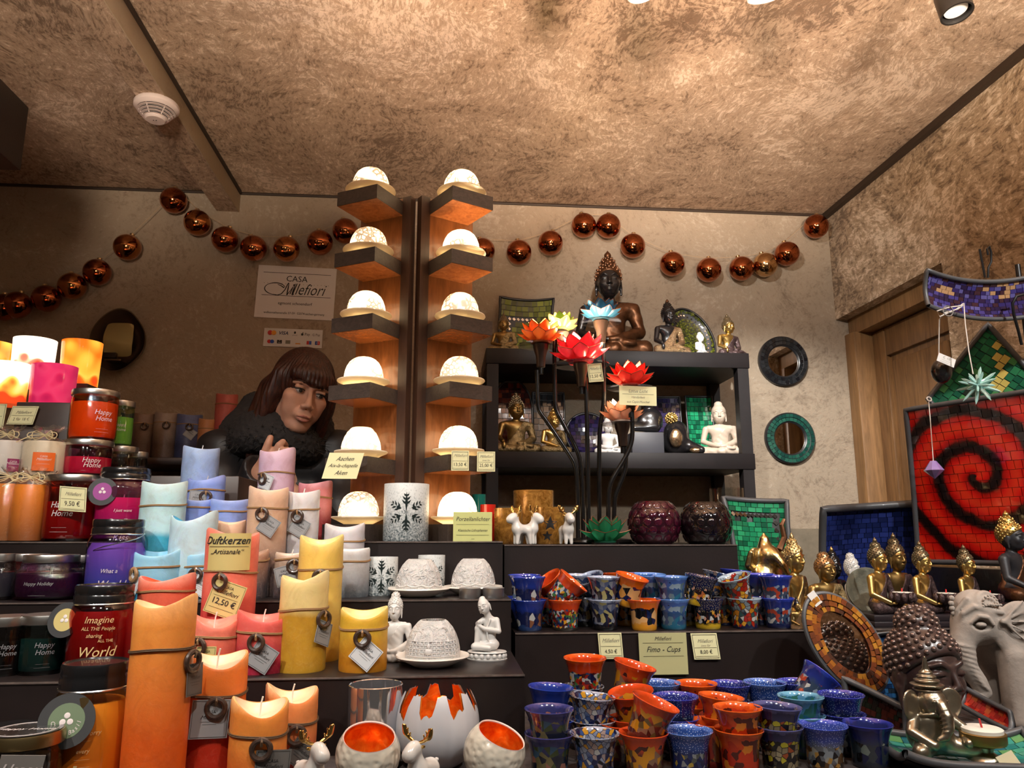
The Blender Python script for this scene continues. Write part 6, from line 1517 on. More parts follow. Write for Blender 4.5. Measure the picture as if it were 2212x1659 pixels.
def on_path(u, v, dl, rr): return any(abs(u-a)+abs(v-b) < rr for a, b in dl)
# round mirrors on the back wall
def ring_mirror(label, px, py, rpx, cols, nm):
    p = at(px, py, WB-0.02); r = rpx*pxm(*p)
    t = thing('round_mirror', label, 'mirror', (p.x, WB-0.001, p.z), group='round wall mirrors')
    mobj('mirror_glass', MB().lathe([(0, 0.006), (r*0.62, 0.006), (r*0.62, 0.004), (0, 0.004)], 48, RX(PI/2)), mat('mirror_glass', (0.85, 0.85, 0.85), 0.02, metal=1.0), t)
    mobj('frame', MB().lathe([(r*0.61, 0.002), (r*0.61, 0.009), (r*0.64, 0.012), (r*0.96, 0.017), (r, 0.013), (r, 0.0), (r*0.61, 0.0)], 64, RX(PI/2)), m_grout, t)
    ms = tilemats(nm, cols)
    rnd = random.Random(px)
    for ri, (ra, rb, n) in enumerate(((0.66, 0.80, 30), (0.81, 0.95, 36))):
        for k in range(n):
            a = 2*PI*(k+0.5*ri)/n; rm = r*(ra+rb)/2; w_ = 2*PI*rm/n*0.9
            mobj('tile', tile_me, ms[rnd.randrange(len(ms))], t, T(rm*math.cos(a), -(0.0125+0.005*(rm/r-0.64)/0.32), rm*math.sin(a)) @ RX(PI/2) @ RZ(a-PI/2) @ S(w_, r*(rb-ra)*0.92, 0.0022))
ring_mirror('round mirror with a black mosaic frame, the upper of two', 1694, 779, 55, [(0.012, 0.014, 0.016), (0.02, 0.022, 0.025), (0.008, 0.008, 0.010)], 'black_tile')
ring_mirror('round mirror with a dark green mosaic frame, the lower of two', 1709, 946, 56, [(0.012, 0.075, 0.055), (0.008, 0.05, 0.04), (0.02, 0.10, 0.07)], 'green_tile')
# green oval plate leaning on the top board
olive = tilemats('olive_tile', [(0.10, 0.125, 0.012), (0.07, 0.09, 0.010), (0.14, 0.17, 0.02), (0.045, 0.055, 0.008), (0.75, 0.75, 0.75)])
olive[4] = m_mirt
def oval_plate(name, label, px, py, Y, a_, b_, roll, lean, mats, crazy=True, seed=3, yaw=0):
    p = at(px, py, Y); p.z = zS1+b_*0.965
    def srf(u, v): return (a_*u*math.sqrt(max(0, 1-v*v/2)), -0.012*(u*u+v*v)+0.0, b_*v*math.sqrt(max(0, 1-u*u/2)))
    tl = []; rnd = random.Random(seed)
    for i in range(30):
        q = 2*PI*i/30; tl.append((0.80*math.cos(q), 0.80*math.sin(q), 0.075, 0.05, PI/4, 4))
    for i in range(-9, 10):
        for j in range(-12, 13):
            u = i/10+rnd.uniform(-0.02, 0.02); v = j/13+rnd.uniform(-0.02, 0.02)
            rr = math.hypot(u*math.sqrt(1-v*v/2), v*math.sqrt(1-u*u/2))
            if rr < 0.66 or 0.86 < rr < 0.95: tl.append((u, v, 0.086, 0.066, rnd.uniform(-0.4, 0.4), rnd.randrange(4)))
    rim = [(a_*math.cos(2*PI*k/60), -0.016, b_*math.sin(2*PI*k/60)) for k in range(61)]
    t = panel(name, label, 'plate', p, (R(lean), R(roll), R(yaw)), srf, tl, rim, 0.0045, m_grout, mats)
    return t
oval_plate('oval_mosaic_plate', 'oval olive mosaic plate with mirror chips leaning on the wall', 1492, 700, 2.86, 0.075, 0.125, -24, -10, olive)
# green square plate at the left of the top board
def sq(hw, hh, bow=0.10, cup_=0.02):
    return lambda u, v: (hw*u*(1-bow*(1-v*v)*0.5), -cup_*(u*u+v*v)*0.5, hh*v*(1-bow*(1-u*u)*0.5))
p = at(1134, 641, 2.86); hq = (p.z-zS1)/2; s_ = sq(0.105, hq-0.004); p.z = zS1+hq
dl = diamonds([(-0.62, -0.9), (-0.62, 0.35), (0.30, 0.35)], 13, 0)
tl = [x for x in brick_tiles(11, 9, lambda u, v, r_: r_.randrange(4), 0.10, 4) if not on_path(x[0], x[1], dl, 0.13)] + [(u, v, 0.085, 0.085, PI/4, 4) for u, v in dl]
panel('square_mosaic_plate', 'square olive mosaic plate with a row of mirror lozenges, top board', 'plate', (p.x, 2.86, p.z), (R(-10), R(3), R(-8)), s_, tl, edge_loop(s_), 0.005, m_grout, olive)
# plates leaning on the middle board
wine = tilemats('wine_tile', [(0.06, 0.010, 0.008), (0.10, 0.018, 0.010), (0.035, 0.008, 0.008), (0.15, 0.03, 0.012)])
nite = tilemats('night_tile', [(0.012, 0.010, 0.045), (0.02, 0.015, 0.07), (0.008, 0.008, 0.02), (0.03, 0.02, 0.09)])
coal = tilemats('coal_tile', [(0.010, 0.012, 0.016), (0.018, 0.02, 0.026), (0.006, 0.007, 0.009)])
emer = tilemats('emerald_tile', [(0.008, 0.16, 0.075), (0.012, 0.23, 0.10), (0.006, 0.09, 0.045), (0.02, 0.30, 0.13), (0.9, 0.9, 0.9)]); emer[4] = m_mirt
def wall_plate(name, label, px, py, wpx, hpx, mats, nr, nc, seed, bow=0.0, Y=2.85, n_=None):
    p = at(px, py-hpx/2, Y); k = pxm(*p); hh_ = (p.z-zS2)/2/math.cos(R(8))-0.002; p.z = zS2+hh_*math.cos(R(8))+0.004; f_ = sq(wpx*k/2, hh_, bow, 0.008)
    panel(name, label, 'plate', p, (R(-8), 0, 0), f_, brick_tiles(nr, nc, lambda u, v, r_: r_.randrange(n_ or len(mats)), 0.1, seed), edge_loop(f_), 0.004, m_grout, mats)
wall_plate('square_mosaic_plate', 'dark square mosaic plate behind the small gold buddha', 1185, 908, 68, 120, coal, 10, 6, 5)
wall_plate('square_mosaic_plate', 'dark purple rectangular plate behind the bowed monk', 1440, 915, 60, 116, nite, 12, 7, 6)
wall_plate('square_mosaic_plate', 'emerald rectangular plate left of the beige buddha', 1510, 913, 58, 114, emer, 13, 7, 7, n_=4)
# arch plate, round purple plate
p = at(1107, 822, 2.84); ha = (p.z-zS2)/2; p.z = zS2+ha+0.001
def arch(u, v): return (0.075*u*(1 if v < 0.2 else math.sqrt(max(0.02, 1-((v-0.2)/0.85)**2))), 0, ha*v)
panel('arched_mosaic_plate', 'dark red arched mosaic plate behind the bronze buddha', 'plate', p, (R(-8), 0, 0), arch, brick_tiles(14, 8, lambda u, v, r_: r_.randrange(4), 0.1, 8), [(0.075, -0.003, -ha)]+[arch(1, -1+2*k/30) for k in range(31)]+[arch(-1, 1-2*k/30) for k in range(31)]+[(0.075, -0.003, -ha)], 0.004, m_grout, wine)
p = at(1268, 930, 2.84); p.z = zS2+0.0865
def rnd_(u, v): return (0.082*u*math.sqrt(1-v*v/2), -0.014*(u*u+v*v), 0.082*v*math.sqrt(1-u*u/2))
panel('round_mosaic_plate', 'round dark purple mosaic plate on the middle board', 'plate', p, (R(-8), 0, 0), rnd_, brick_tiles(10, 9, lambda u, v, r_: r_.randrange(4), 0.1, 9), [(0.083*math.cos(2*PI*k/48), -0.016, 0.083*math.sin(2*PI*k/48)) for k in range(49)], 0.005, m_grout, nite)
# ------------------------------------------------------------------ right side: mosaic panels
def cp(px, py, d):     # point at camera depth d
    return Vector((0, 0, ZC)) + (FW + RT*((px-CX)/FPX) + UP*((CY-py)/FPX))*d
def quad_panel(name, label, corners, mk, rimr, mats, bow=0.0, thick=0.002, cat='mosaic panel', mrim=None):
    TL, TR, BR, BL = corners
    c = (TL+TR+BR+BL)/4
    nrm = (TR-TL).cross(TL-BL).normalized()
    if nrm.dot(c-Vector((0, 0, ZC))) > 0: nrm = -nrm
    ex = ((TR-TL)+(BR-BL)).normalized(); yv = -nrm; zv = ex.cross(yv).normalized()
    rot = Matrix((ex, yv, zv)).transposed()
    e = rot.to_euler()
    inv = rot.inverted()
    l = [inv @ (p-c) for p in (TL, TR, BR, BL)]
    def srf(u, v):
        a, b = (u+1)/2, (v+1)/2
        p = (l[3]*(1-a)+l[2]*a)*(1-b)+(l[0]*(1-a)+l[1]*a)*b
        return (p.x*(1-bow*(1-v*v)), p.y-0.02*(u*u+v*v)*(1 if bow else 0.2), p.z*(1-bow*(1-u*u)))
    return panel(name, label, cat, c, tuple(e), srf, mk, edge_loop(srf, 20, -0.003), rimr, mrim or m_grout, mats)
m_rimk = mat('slate_rim', (0.075, 0.078, 0.085), 0.4, coat=0.2)
# red spiral panel, turned towards the left
TLr, BLr = cp(1962, 884, 1.78), cp(1990, 1211, 1.80); TRr, BRr = cp(2212, 846, 1.575), cp(2212, 1216, 1.585)
TRr = TLr+(TRr-TLr)*1.22; BRr = BLr+(BRr-BLr)*1.22
redt = []
def red_tiles():
    rnd = random.Random(11); return brick_tiles(18, 14, lambda u, v, r_: 0, 0.07, 11, 0.97)
class _L(list): pass
m_red0 = NT('red_spiral_glass')
mats_red = [m_red0.m]
tr_ = quad_panel('spiral_mosaic_panel', 'large red mosaic panel with a black spiral', (TLr, TRr, BRr, BLr), red_tiles(), 0.006, mats_red, mrim=m_rimk)
n = m_red0; n.set(rough=0.13, coat=0.5)
n.b.inputs['Base Color'].default_value = (0.5, 0.01, 0.008, 1)
tc = n.n('TexCoord'); tc.object = tr_; sx = n.n('SeparateXYZ'); n.l(tc.outputs['Object'], sx.inputs[0])
xx = n.math('SUBTRACT', sx.outputs['X'], 0.0); zz = n.math('SUBTRACT', sx.outputs['Z'], 0.01)
rr = n.math('SQRT', n.math('ADD', n.math('MULTIPLY', xx, xx), n.math('MULTIPLY', zz, zz)))
an = n.math('ARCTAN2', zz, xx); nz = n.noise(tc.outputs['Object'], 14, 4, 0.6)
wv = n.math('SINE', n.math('ADD', n.math('SUBTRACT', n.math('MULTIPLY', rr, 78.0), an), n.math('MULTIPLY', nz, 2.6)))
n.color(n.ramp(n.math('MULTIPLY_ADD', wv, 0.5, 0.5), [(0.04, (0.012, 0.006, 0.006)), (0.18, (0.06, 0.008, 0.006)), (0.34, (0.45, 0.007, 0.005)), (0.75, (0.74, 0.013, 0.008)), (1.0, (0.80, 0.04, 0.014))]))
ctr = (BLr+BRr)/2; dv = (BRr-BLr); ang = math.atan2(dv.y, dv.x)
t = thing('panel_plinth', 'black box under the red spiral panel', 'plinth', (ctr.x, ctr.y, ZF), rz=ang)
mobj('slab', MB().box(-dv.length/2, dv.length/2, -0.02, 0.045, 0, min(BLr.z, BRr.z)-ZF-0.012, 0.003), m_blk_l, t)
# blue panel
blu = tilemats('indigo_tile', [(0.014, 0.024, 0.13), (0.018, 0.032, 0.17), (0.010, 0.018, 0.09), (0.024, 0.04, 0.20)])
quad_panel('blue_mosaic_panel', 'square dark blue mosaic panel behind the gold buddhas', (cp(1763, 1094, 1.86), cp(1972, 1081, 1.86), cp(1985, 1308, 1.86), cp(1768, 1316, 1.86)), brick_tiles(19, 13, lambda u, v, r_: r_.randrange(4), 0.09, 21), 0.009, blu, bow=0.03, mrim=m_rimk)
# green diamond plate with yellow and mirror tiles
grn = tilemats('bottle_tile', [(0.020, 0.15, 0.070), (0.03, 0.20, 0.085), (0.012, 0.10, 0.055), (0.08, 0.30, 0.10), (0.62, 0.50, 0.13), (0.02, 0.03, 0.02), (0.8, 0.8, 0.8)]); grn[6] = m_mirt
def gpick(u, v, r_):
    q = abs(u+v)
    if r_.random() < 0.10 and abs(u+0.35) < 0.25: return 5
    if (abs(v-u+0.35) < 0.16 and r_.random() < 0.75): return 4
    if (abs(v-0.2) < 0.12 and u > -0.3 and r_.random() < 0.5): return 4
    return r_.randrange(4)
quad_panel('diamond_mosaic_plate', 'green and yellow mosaic plate hung as a diamond', (cp(2004, 863, 1.82), cp(2133, 702, 1.78), cp(2285, 870, 1.70), cp(2150, 1025, 1.74)), brick_tiles(13, 12, gpick, 0.10, 31), 0.006, grn, mrim=m_rimk)
# purple arched strip plate at the top
pur = tilemats('violet_tile', [(0.030, 0.022, 0.12), (0.05, 0.04, 0.20), (0.022, 0.012, 0.05), (0.05, 0.02, 0.03), (0.10, 0.09, 0.28), (0.45, 0.26, 0.13)])
c0 = cp(2150, 645, 1.62); kk = 1.62/FPX
def arc_s(u, v):
    x = u*165*kk; return (x, -0.02*u*u-0.01*v*v, (v*(41+3*u)-6+30*u*u+8*u)*kk)
tl = brick_tiles(9, 26, lambda u, v, r_: 5 if ((abs(u+0.70) < 0.12 and 0.0 < v < 0.6) or (abs(u-0.05) < 0.2 and v > 0.1 and r_.random() < 0.5)) else r_.randrange(5), 0.09, 41)
panel('arched_strip_plate', 'curved violet mosaic strip plate at the upper right edge', 'plate', c0, (R(6), 0, R(-4)), arc_s, tl, edge_loop(arc_s, 24, -0.002), 0.0048, m_rimk, pur)
# black wire rack that carries the plates
m_wire = mat('black_wire', (0.012, 0.012, 0.013), 0.35, metal=0.3)
w0 = cp(2128, 590, 1.66); 
t = thing('wire_rack', 'black wire rack with hooks holding the mosaic plates', 'rack', (w0.x+0.16, w0.y+0.10, ZF))
def lw(v): return v-t.location
mobj('upright', MB().tube([(0, 0, 0.0), (0, 0, w0.z-ZF+0.06)], 0.006, 10), m_wire, t)
mobj('foot', MB().lathe([(0, 0), (0.07, 0), (0.07, 0.006), (0.0, 0.01)], 28), m_wire, t)
mobj('cross_bar', MB().tube([lw(cp(2095, 640, 1.70)), (0, 0, lw(cp(2128, 640, 1.70)).z), lw(cp(2300, 640, 1.62))], 0.0035, 8), m_wire, t)
mobj('cross_bar', MB().tube([lw(cp(2060, 800, 1.86)), (0, 0, lw(cp(2128, 800, 1.86)).z), lw(cp(2320, 800, 1.75))], 0.0035, 8), m_wire, t)
mobj('hook', MB().tube([lw(cp(2128, 600, 1.66)), lw(cp(2122, 570, 1.66)), lw(cp(2116, 538, 1.66))], 0.0024, 8), m_wire, t)
mobj('hook', MB().tube([lw(cp(x, y, 1.66)) for x, y in ((2134, 600), (2135, 578), (2141, 566), (2141, 545), (2137, 532), (2132, 538), (2134, 551))], 0.0024, 8), m_wire, t)
mobj('hook', MB().tube([lw(cp(x, y, 1.58)) for x, y in ((2212, 636), (2196, 640), (2187, 656), (2190, 680), (2200, 715), (2207, 745))], 0.003, 8), m_wire, t)
# hanging crystals
m_cord = mat('white_cord', (0.70, 0.64, 0.58), 0.7)
def spikes(label, px, py, d, n, L, m, rad, cord, cat, nm):
    c = cp(px, py, d); t = thing(nm, label, cat, c)
    rnd = random.Random(n); mb = MB()
    for i in range(n):
        z = 1-2*(i+0.5)/n; a = i*2.399963; q = math.sqrt(1-z*z); dr = Vector((q*math.cos(a), q*math.sin(a), z)); l_ = L*rnd.uniform(0.6, 1.05)
        mobj('spike', MB().tube([dr*0.004, dr*l_*0.8, dr*l_], [rad, rad*0.8, rad*0.1], 5), m, t)
    mobj('core', MB().ball((0, 0, 0), 0.009, 12, 8), m, t)
    mobj('cord', MB().tube([cp(*q)-c for q in cord], 0.0011, 6), m_cord, t)
def crystal(name, c, e=0.0, ec=(1, 1, 1)):
    n = NT(name); n.set(color=c, rough=0.05, trans=0.45, ior=1.45, spec=0.8, coat=0.6); n.set(ecol=ec, estr=e); return n.m
spikes('turquoise crystal starburst hanging before the green diamond plate', 2112, 832, 1.52, 26, 0.042, crystal('aqua_crystal', (0.55, 0.88, 0.82)), 0.0036, [(2102, 808, 1.52), (2093, 760, 1.53), (2085, 700, 1.55), (2082, 655, 1.58)], 'crystal ornament', 'crystal_star')
c = cp(2017, 1012, 1.62); t = thing('crystal_drop', 'violet cut crystal drop hanging before the red panel', 'crystal ornament', c)
cm = crystal('violet_crystal', (0.52, 0.36, 0.85)); 
bm = bmesh.new(); bmesh.ops.create_cone(bm, segments=8, radius1=0.020, radius2=0.006, depth=0.020, cap_ends=True)
for v in bm.verts: v.co.z += 0.006
me = bpy.data.meshes.new('facets'); bm.to_mesh(me); bm.free(); mobj('cut_crown', me, cm, t)
bm = bmesh.new(); bmesh.ops.create_cone(bm, segments=8, radius1=0.0, radius2=0.020, depth=0.018, cap_ends=True)
for v in bm.verts: v.co.z -= 0.013
me = bpy.data.meshes.new('facets'); bm.to_mesh(me); bm.free(); mobj('cut_point', me, cm, t)
mobj('cord', MB().tube([cp(*q)-c for q in ((2016, 996, 1.62), (2012, 940, 1.63), (2009, 900, 1.64), (2006, 868, 1.66))], 0.0010, 6), m_cord, t)
mobj('cord_knot', MB().ring(0.005, 0.0015, 16, 6, T(*(cp(2007, 862, 1.66)-c)) @ RX(1.2)), m_cord, t)
# dark ornament with a white label and looped cords on the violet strip
c = cp(2034, 802, 1.60); t = thing('dark_ornament', 'black egg ornament with a white label hanging on a cord', 'ornament', c)
mobj('egg', MB().ball((0, 0, 0), (0.020, 0.020, 0.026), 20, 14), m_blk_l, t)
lbp = cp(2044, 778, 1.57)-c
lb = mobj('paper_label', MB().box(-0.019, 0.019, -0.0004, 0.0004, -0.009, 0.009), m_white, t, T(*lbp) @ RY(R(22)))
mobj('lettering', flat_text(flat_text(flat_text(MB(), 'C  CE', 0.0065, 0, 0.004, -0.001), '————', 0.005, 0, -0.002, -0.001), '—————', 0.005, 0, -0.006, -0.001), m_inkg, lb)
mobj('cord', MB().tube([cp(*q)-c for q in ((2028, 782, 1.60), (2028, 740, 1.59), (2029, 690, 1.58), (2040, 676, 1.57), (2068, 668, 1.57), (2080, 660, 1.57), (2050, 664, 1.57), (2024, 672, 1.57), (2030, 684, 1.57), (2066, 668, 1.57), (2080, 656, 1.575))], 0.0013, 6), m_cord, t)
mobj('cord_ring', MB().ring(0.0105, 0.0012, 24, 6, T(*(cp(2048, 672, 1.56)-c)) @ RX(PI/2)), mat('grey_cord', (0.2, 0.19, 0.18), 0.6), t)
# curved emerald plate right of the dotted bowls
def vase(u, v):
    w_ = 0.062+0.010*v*v-0.008*(v < -0.2)*(v+0.2)**2*4; x = u*w_+0.012*(1-v)*0.8
    return (x, 0.02*(v*0.5)+0.016*(1-u*u)-0.01, VH*v)
p = at(1618, 1072, 1.70); VH = (p.z-ZF)/2-0.006
dl = diamonds([(-0.85, 0.72), (0.66, 0.72), (0.66, -0.9)], 22, 0)
tl = [x for x in brick_tiles(21, 9, lambda u, v, r_: r_.randrange(4), 0.10, 51) if not on_path(x[0], x[1], dl, 0.10)] + [(u, v, 0.10, 0.075, PI/4, 4) for u, v in dl]
panel('curved_mosaic_plate', 'emerald green curved mosaic plate with a border of mirror lozenges', 'plate', (p.x+0.010, 1.70, ZF+VH+0.006), (R(-6), R(3), R(-6)), vase, tl, edge_loop(vase, 20, -0.002), 0.006, m_rimk, emer)

# ------------------------------------------------------------------ right side: figures on the step
yG = 1.50
buddha('large gold buddha with an ornate sash left of the curly bronze one', 1722, 1.545, ZF, top=1150, pose='touch', mb_=m_goldm, mr=m_goldo, mh=m_goldo, rz=35, group='buddhas on the step', wk=0.78)
buddha('bronze curly-haired buddha holding a leaf bowl', 1788, 1.525, ZF, top=1192, pose='bowl', mb_=m_goldd, mr=m_goldr, mh=mat('copper_curls', (0.50, 0.31, 0.16), 0.3, metal=0.9), rz=18, group='buddhas on the step', flame=False)
buddha('black buddha with a gold finial behind the white one', 1806, 1.66, ZF, top=1180, pose='lap', mb_=m_blk_l, mr=m_blk_l, mh=m_blk_l, mf=m_goldm, rz=20, group='buddhas on the step', wk=0.8)
buddha('white buddha with a gold skirt before the blue panel', 1846, 1.60, ZF, top=1194, pose='lap', mb_=m_whp, mr=m_spark, rz=40, group='buddhas on the step', flame=False, curls=True, wk=0.75)
for i, (px, lb) in enumerate(((1902, 'gold buddha holding a candle bowl, leftmost of three in front'), (1998, 'gold buddha holding a candle bowl, middle of three in front'), (2094, 'gold buddha holding a candle bowl, rightmost of three in front'))):
    t, s = buddha(lb, px, yG-0.005*i, ZF+0.022, top=1160+8*i, pose='bowl', mb_=m_goldm, mr=m_robed, mh=m_hairb, rz=32, group='gold buddhas with candle bowls', wk=0.86)
    lo = MB()
    b = mobj('lotus_bowl', MB().lathe([(0, 0.15), (0.10, 0.15), (0.15, 0.20), (0.185, 0.27), (0.19, 0.30), (0.175, 0.30), (0.165, 0.27), (0, 0.26)], 28, T(0.04, -0.36, 0)), m_robed, t)
    for k in range(10):
        a = 2*PI*k/10; mobj('bowl_petal', MB().ball((0.04+0.175*math.cos(a), -0.36+0.175*math.sin(a), 0.235), (0.05, 0.05, 0.075), 8, 6), m_robed, b)
    tl_ = mobj('candle', MB().lathe([(0, 0.27), (0.155, 0.27), (0.155, 0.305), (0, 0.31)], 24, T(0.04, -0.36, 0)), mat('tealight_wax', (0.8, 0.78, 0.7), 0.5), t)
    mobj('red_wick', MB().tube([(0.04, -0.36, 0.30), (0.045, -0.36, 0.36)], 0.012, 6), mat('red_wick', (0.6, 0.03, 0.03), 0.6), tl_)
for i, px in enumerate((1902, 1998, 2094)):
    X = on(px, yG, ZF); t = thing('dark_plinth', ['dark plinth under the left gold bowl buddha', 'dark plinth under the middle gold bowl buddha', 'dark plinth under the right gold bowl buddha'][i], 'plinth', (X, yG-0.005*i, ZF), group='dark plinths')
    mobj('slab', MB().box(-0.043, 0.043, -0.055, 0.045, 0, 0.010, 0.002).box(-0.040, 0.040, -0.05, 0.042, 0.010, 0.0215, 0.002), mat('plinth_lacquer', (0.02, 0.015, 0.018), 0.3), t)
buddha('dark gold buddha with a price sticker behind the left bowl buddha', 1944, 1.60, ZF, top=1150, pose='lap', mb_=m_goldd, mr=m_robed, mh=m_hairb, rz=15, group='buddhas on the step', wk=0.8)
buddha('black buddha with gold hair at the far right edge', 2194, 1.475, ZF+0.045, top=1102, pose='touch', mb_=m_blk_m, mr=m_bronze, mh=m_goldm, rz=35, group='buddhas on the step')
X = on(2194, 1.475, ZF); t = thing('dark_plinth', 'dark plinth under the black buddha at the far right', 'plinth', (X, 1.482, ZF), group='dark plinths')
mobj('slab', MB().box(-0.075, 0.075, -0.065, 0.055, 0, 0.0445, 0.003), m_blk_l, t)
buddha('tiny bronze buddha at the foot of the large gold one', 1722, 1.437, ZF, top=1288, pose='lap', mb_=m_goldd, mr=m_spark, mh=m_blk_l, rz=0, group='buddhas on the step', curls=False, wk=0.72)
# gold ganesha / elephant figure behind the cups
def elef(P):
    f = ell(P, (0, 0, 0.035), (0.040, 0.034, 0.036)); f = su(f, ell(P, (0, -0.01, 0.075), (0.024, 0.024, 0.026)), 0.012)
    f = su(f, chain(P, [(0, -0.03, 0.078), (0.004, -0.045, 0.06), (0.010, -0.05, 0.045)], [0.010, 0.008, 0.005]), 0.008)
    for sx in (-1, 1):
        f = su(f, ell(P, (sx*0.030, -0.004, 0.076), (0.018, 0.004, 0.020)), 0.004); f = su(f, cap(P, (sx*0.02, -0.01, 0.02), (sx*0.045, -0.03, 0.012), 0.018, 0.012), 0.008)
        f = su(f, chain(P, [(sx*0.034, 0, 0.05), (sx*0.05, -0.005, 0.06), (sx*0.046, -0.01, 0.085)], [0.008, 0.007, 0.005]), 0.005)
    f = su(f, chain(P, [(0, 0, 0.095), (0, 0, 0.110), (0.0, 0, 0.122)], [0.016, 0.010, 0.003]), 0.006)
    return np.maximum(f, -P[:, 2])
elef_me = sdf_mesh('figure', elef, (-0.07, -0.065, -0.003), (0.07, 0.05, 0.13), 0.0024)
X = on(1672, 1.60, ZF+0.06); t = thing('ganesha_figure', 'gold elephant-headed figure behind the right-hand cups', 'figurine', (X, 1.635, ZF+0.045), rz=R(20), scale=1.05)
mobj('figure', elef_me, m_goldo, t); mobj('raised_trunk', MB().tube([(0.03, -0.01, 0.09), (0.045, -0.01, 0.115), (0.04, -0.01, 0.14), (0.048, -0.01, 0.152)], [0.007, 0.006, 0.005, 0.003], 8), m_bronze, t)
t2 = thing('dark_plinth', 'dark plinth under the gold elephant-headed figure', 'plinth', (X, 1.635, ZF), group='dark plinths'); mobj('slab', MB().box(-0.05, 0.05, -0.05, 0.04, 0, 0.0445, 0.003), m_blk_l, t2)
# grey stone dish behind the bowl buddhas
p = at(1872, 1272, 1.57); t = thing('stone_dish', 'rough grey-green stone dish leaning behind the left bowl buddha', 'dish', (p.x, 1.57, p.z-0.005), rot=(R(-14), R(-10), 0))
mobj('dish', MB().lathe([(0, 0.004), (0.03, 0.004), (0.044, 0.012), (0.047, 0.012), (0.047, 0.008), (0.03, -0.004), (0, -0.004)], 32, RX(PI/2)), mat('mossy_stone', (0.15, 0.15, 0.11), 0.7, var=0.4, vs=40, bump=0.8, bs=40), t)

# ------------------------------------------------------------------ right front: table pieces
# big curly buddha head
X = on(1988, 1.205, 1.30); zt_ = zat(1305, X, 1.205); sH = (zt_-ZT)/0.415
t = thing('curly_bust', 'large dark bronze buddha head with beaded curls', 'buddha statue', (X, 1.205, ZT), rz=R(14), scale=sH)
m_dkb = mat('dark_bronze_face', (0.045, 0.025, 0.022), 0.28, coat=0.2)
def bighead(P):
    f = head_f(P, (0, 0, 0.20)); f = su(f, cap(P, (0, 0.015, 0.03), (0, 0.0, 0.13), 0.062, 0.058), 0.02); f = su(f, ell(P, (0, 0.015, 0.012), (0.085, 0.075, 0.02)), 0.02)
    return np.maximum(f, -P[:, 2])
mobj('face', sdf_mesh('face', bighead, (-0.13, -0.16, -0.006), (0.13, 0.14, 0.35), 0.0042), m_dkb, t)
hh = mobj('hair', hair_me, m_dkb, t, T(0, 0, 0.212-0.747) )
m_curl = mat('silvered_bronze_curls', (0.17, 0.115, 0.10), 0.22, metal=0.6, coat=0.3)
curl1 = MB().ball((0, 0, 0), (0.0090, 0.0090, 0.0085), 10, 7).mesh('curl')
for p in curls_mb(330, 0.01): 
    d = Vector((p[0], p[1]-0.004, p[2]-0.768)).normalized() if p[2] < 0.875 else Vector((p[0], p[1]-0.015, p[2]-0.888)).normalized()
    mobj('curl', curl1, m_curl, hh, T(*p) @ d.to_track_quat('Z', 'Y').to_matrix().to_4x4())
# oval mosaic mirror
p = at(1822, 1388, 1.33); kk = pxm(*p); a_, b_ = 72*kk, 112*kk
t = thing('oval_mirror', 'oval mirror with a brown and orange mosaic frame, tilted', 'mirror', p, rot=(R(-14), R(-31), R(10)))
def ovr(q, o=0): return lambda k: (a_*q*math.cos(k), o, b_*q*math.sin(k))
mobj('mirror_glass', MB().add([(0, -0.004, 0)]+[(a_*0.63*math.cos(2*PI*k/48), -0.004, b_*0.63*math.sin(2*PI*k/48)) for k in range(48)], [(0, 1+k, 1+(k+1) % 48) for k in range(48)]), mat('mirror_glass', (0.85, 0.85, 0.85), 0.02, metal=1.0), t)
mobj('backing', MB().add([(a_*q*math.cos(2*PI*k/48), y, b_*q*math.sin(2*PI*k/48)) for q, y in ((0.60, -0.003), (0.99, -0.010), (1.0, 0.0), (0.6, 0.004)) for k in range(48)], [(j*48+k, j*48+(k+1) % 48, ((j+1) % 4)*48+(k+1) % 48, ((j+1) % 4)*48+k) for j in range(4) for k in range(48)]), m_grout, t)
amb = tilemats('amber_tile', [(0.22, 0.065, 0.018), (0.13, 0.04, 0.018), (0.34, 0.12, 0.02), (0.08, 0.035, 0.022), (0.18, 0.05, 0.02), (0.45, 0.20, 0.03)], 0.15)
rnd = random.Random(3)
for qa, qb, n_ in ((0.635, 0.74, 34), (0.745, 0.86, 40), (0.865, 0.97, 46)):
    for k in range(n_):
        a = 2*PI*(k+rnd.uniform(-0.1, 0.1))/n_; qm = (qa+qb)/2
        pos = Vector((a_*qm*math.cos(a), -0.0055-0.006*(qm-0.6)/0.4, b_*qm*math.sin(a))); tg = Vector((-a_*math.sin(a), 0, b_*math.cos(a)))*qm
        mobj('tile', tile_me, amb[rnd.randrange(6)], t, T(*pos) @ RX(PI/2) @ RZ(math.atan2(tg.z, tg.x)) @ S(tg.length*2*PI/n_*0.92, (qb-qa)*(a_*abs(math.cos(a))+b_*abs(math.sin(a)))*0.9, 0.002))
mobj('rim', MB().tube([(a_*math.cos(2*PI*k/60), -0.006, b_*math.sin(2*PI*k/60)) for k in range(61)], 0.0045, 8, False), m_rimk, t)
mobj('price_sticker', MB().box(-0.008, 0.008, -0.012, -0.0115, b_*0.82, b_*0.82+0.024), m_white, t)
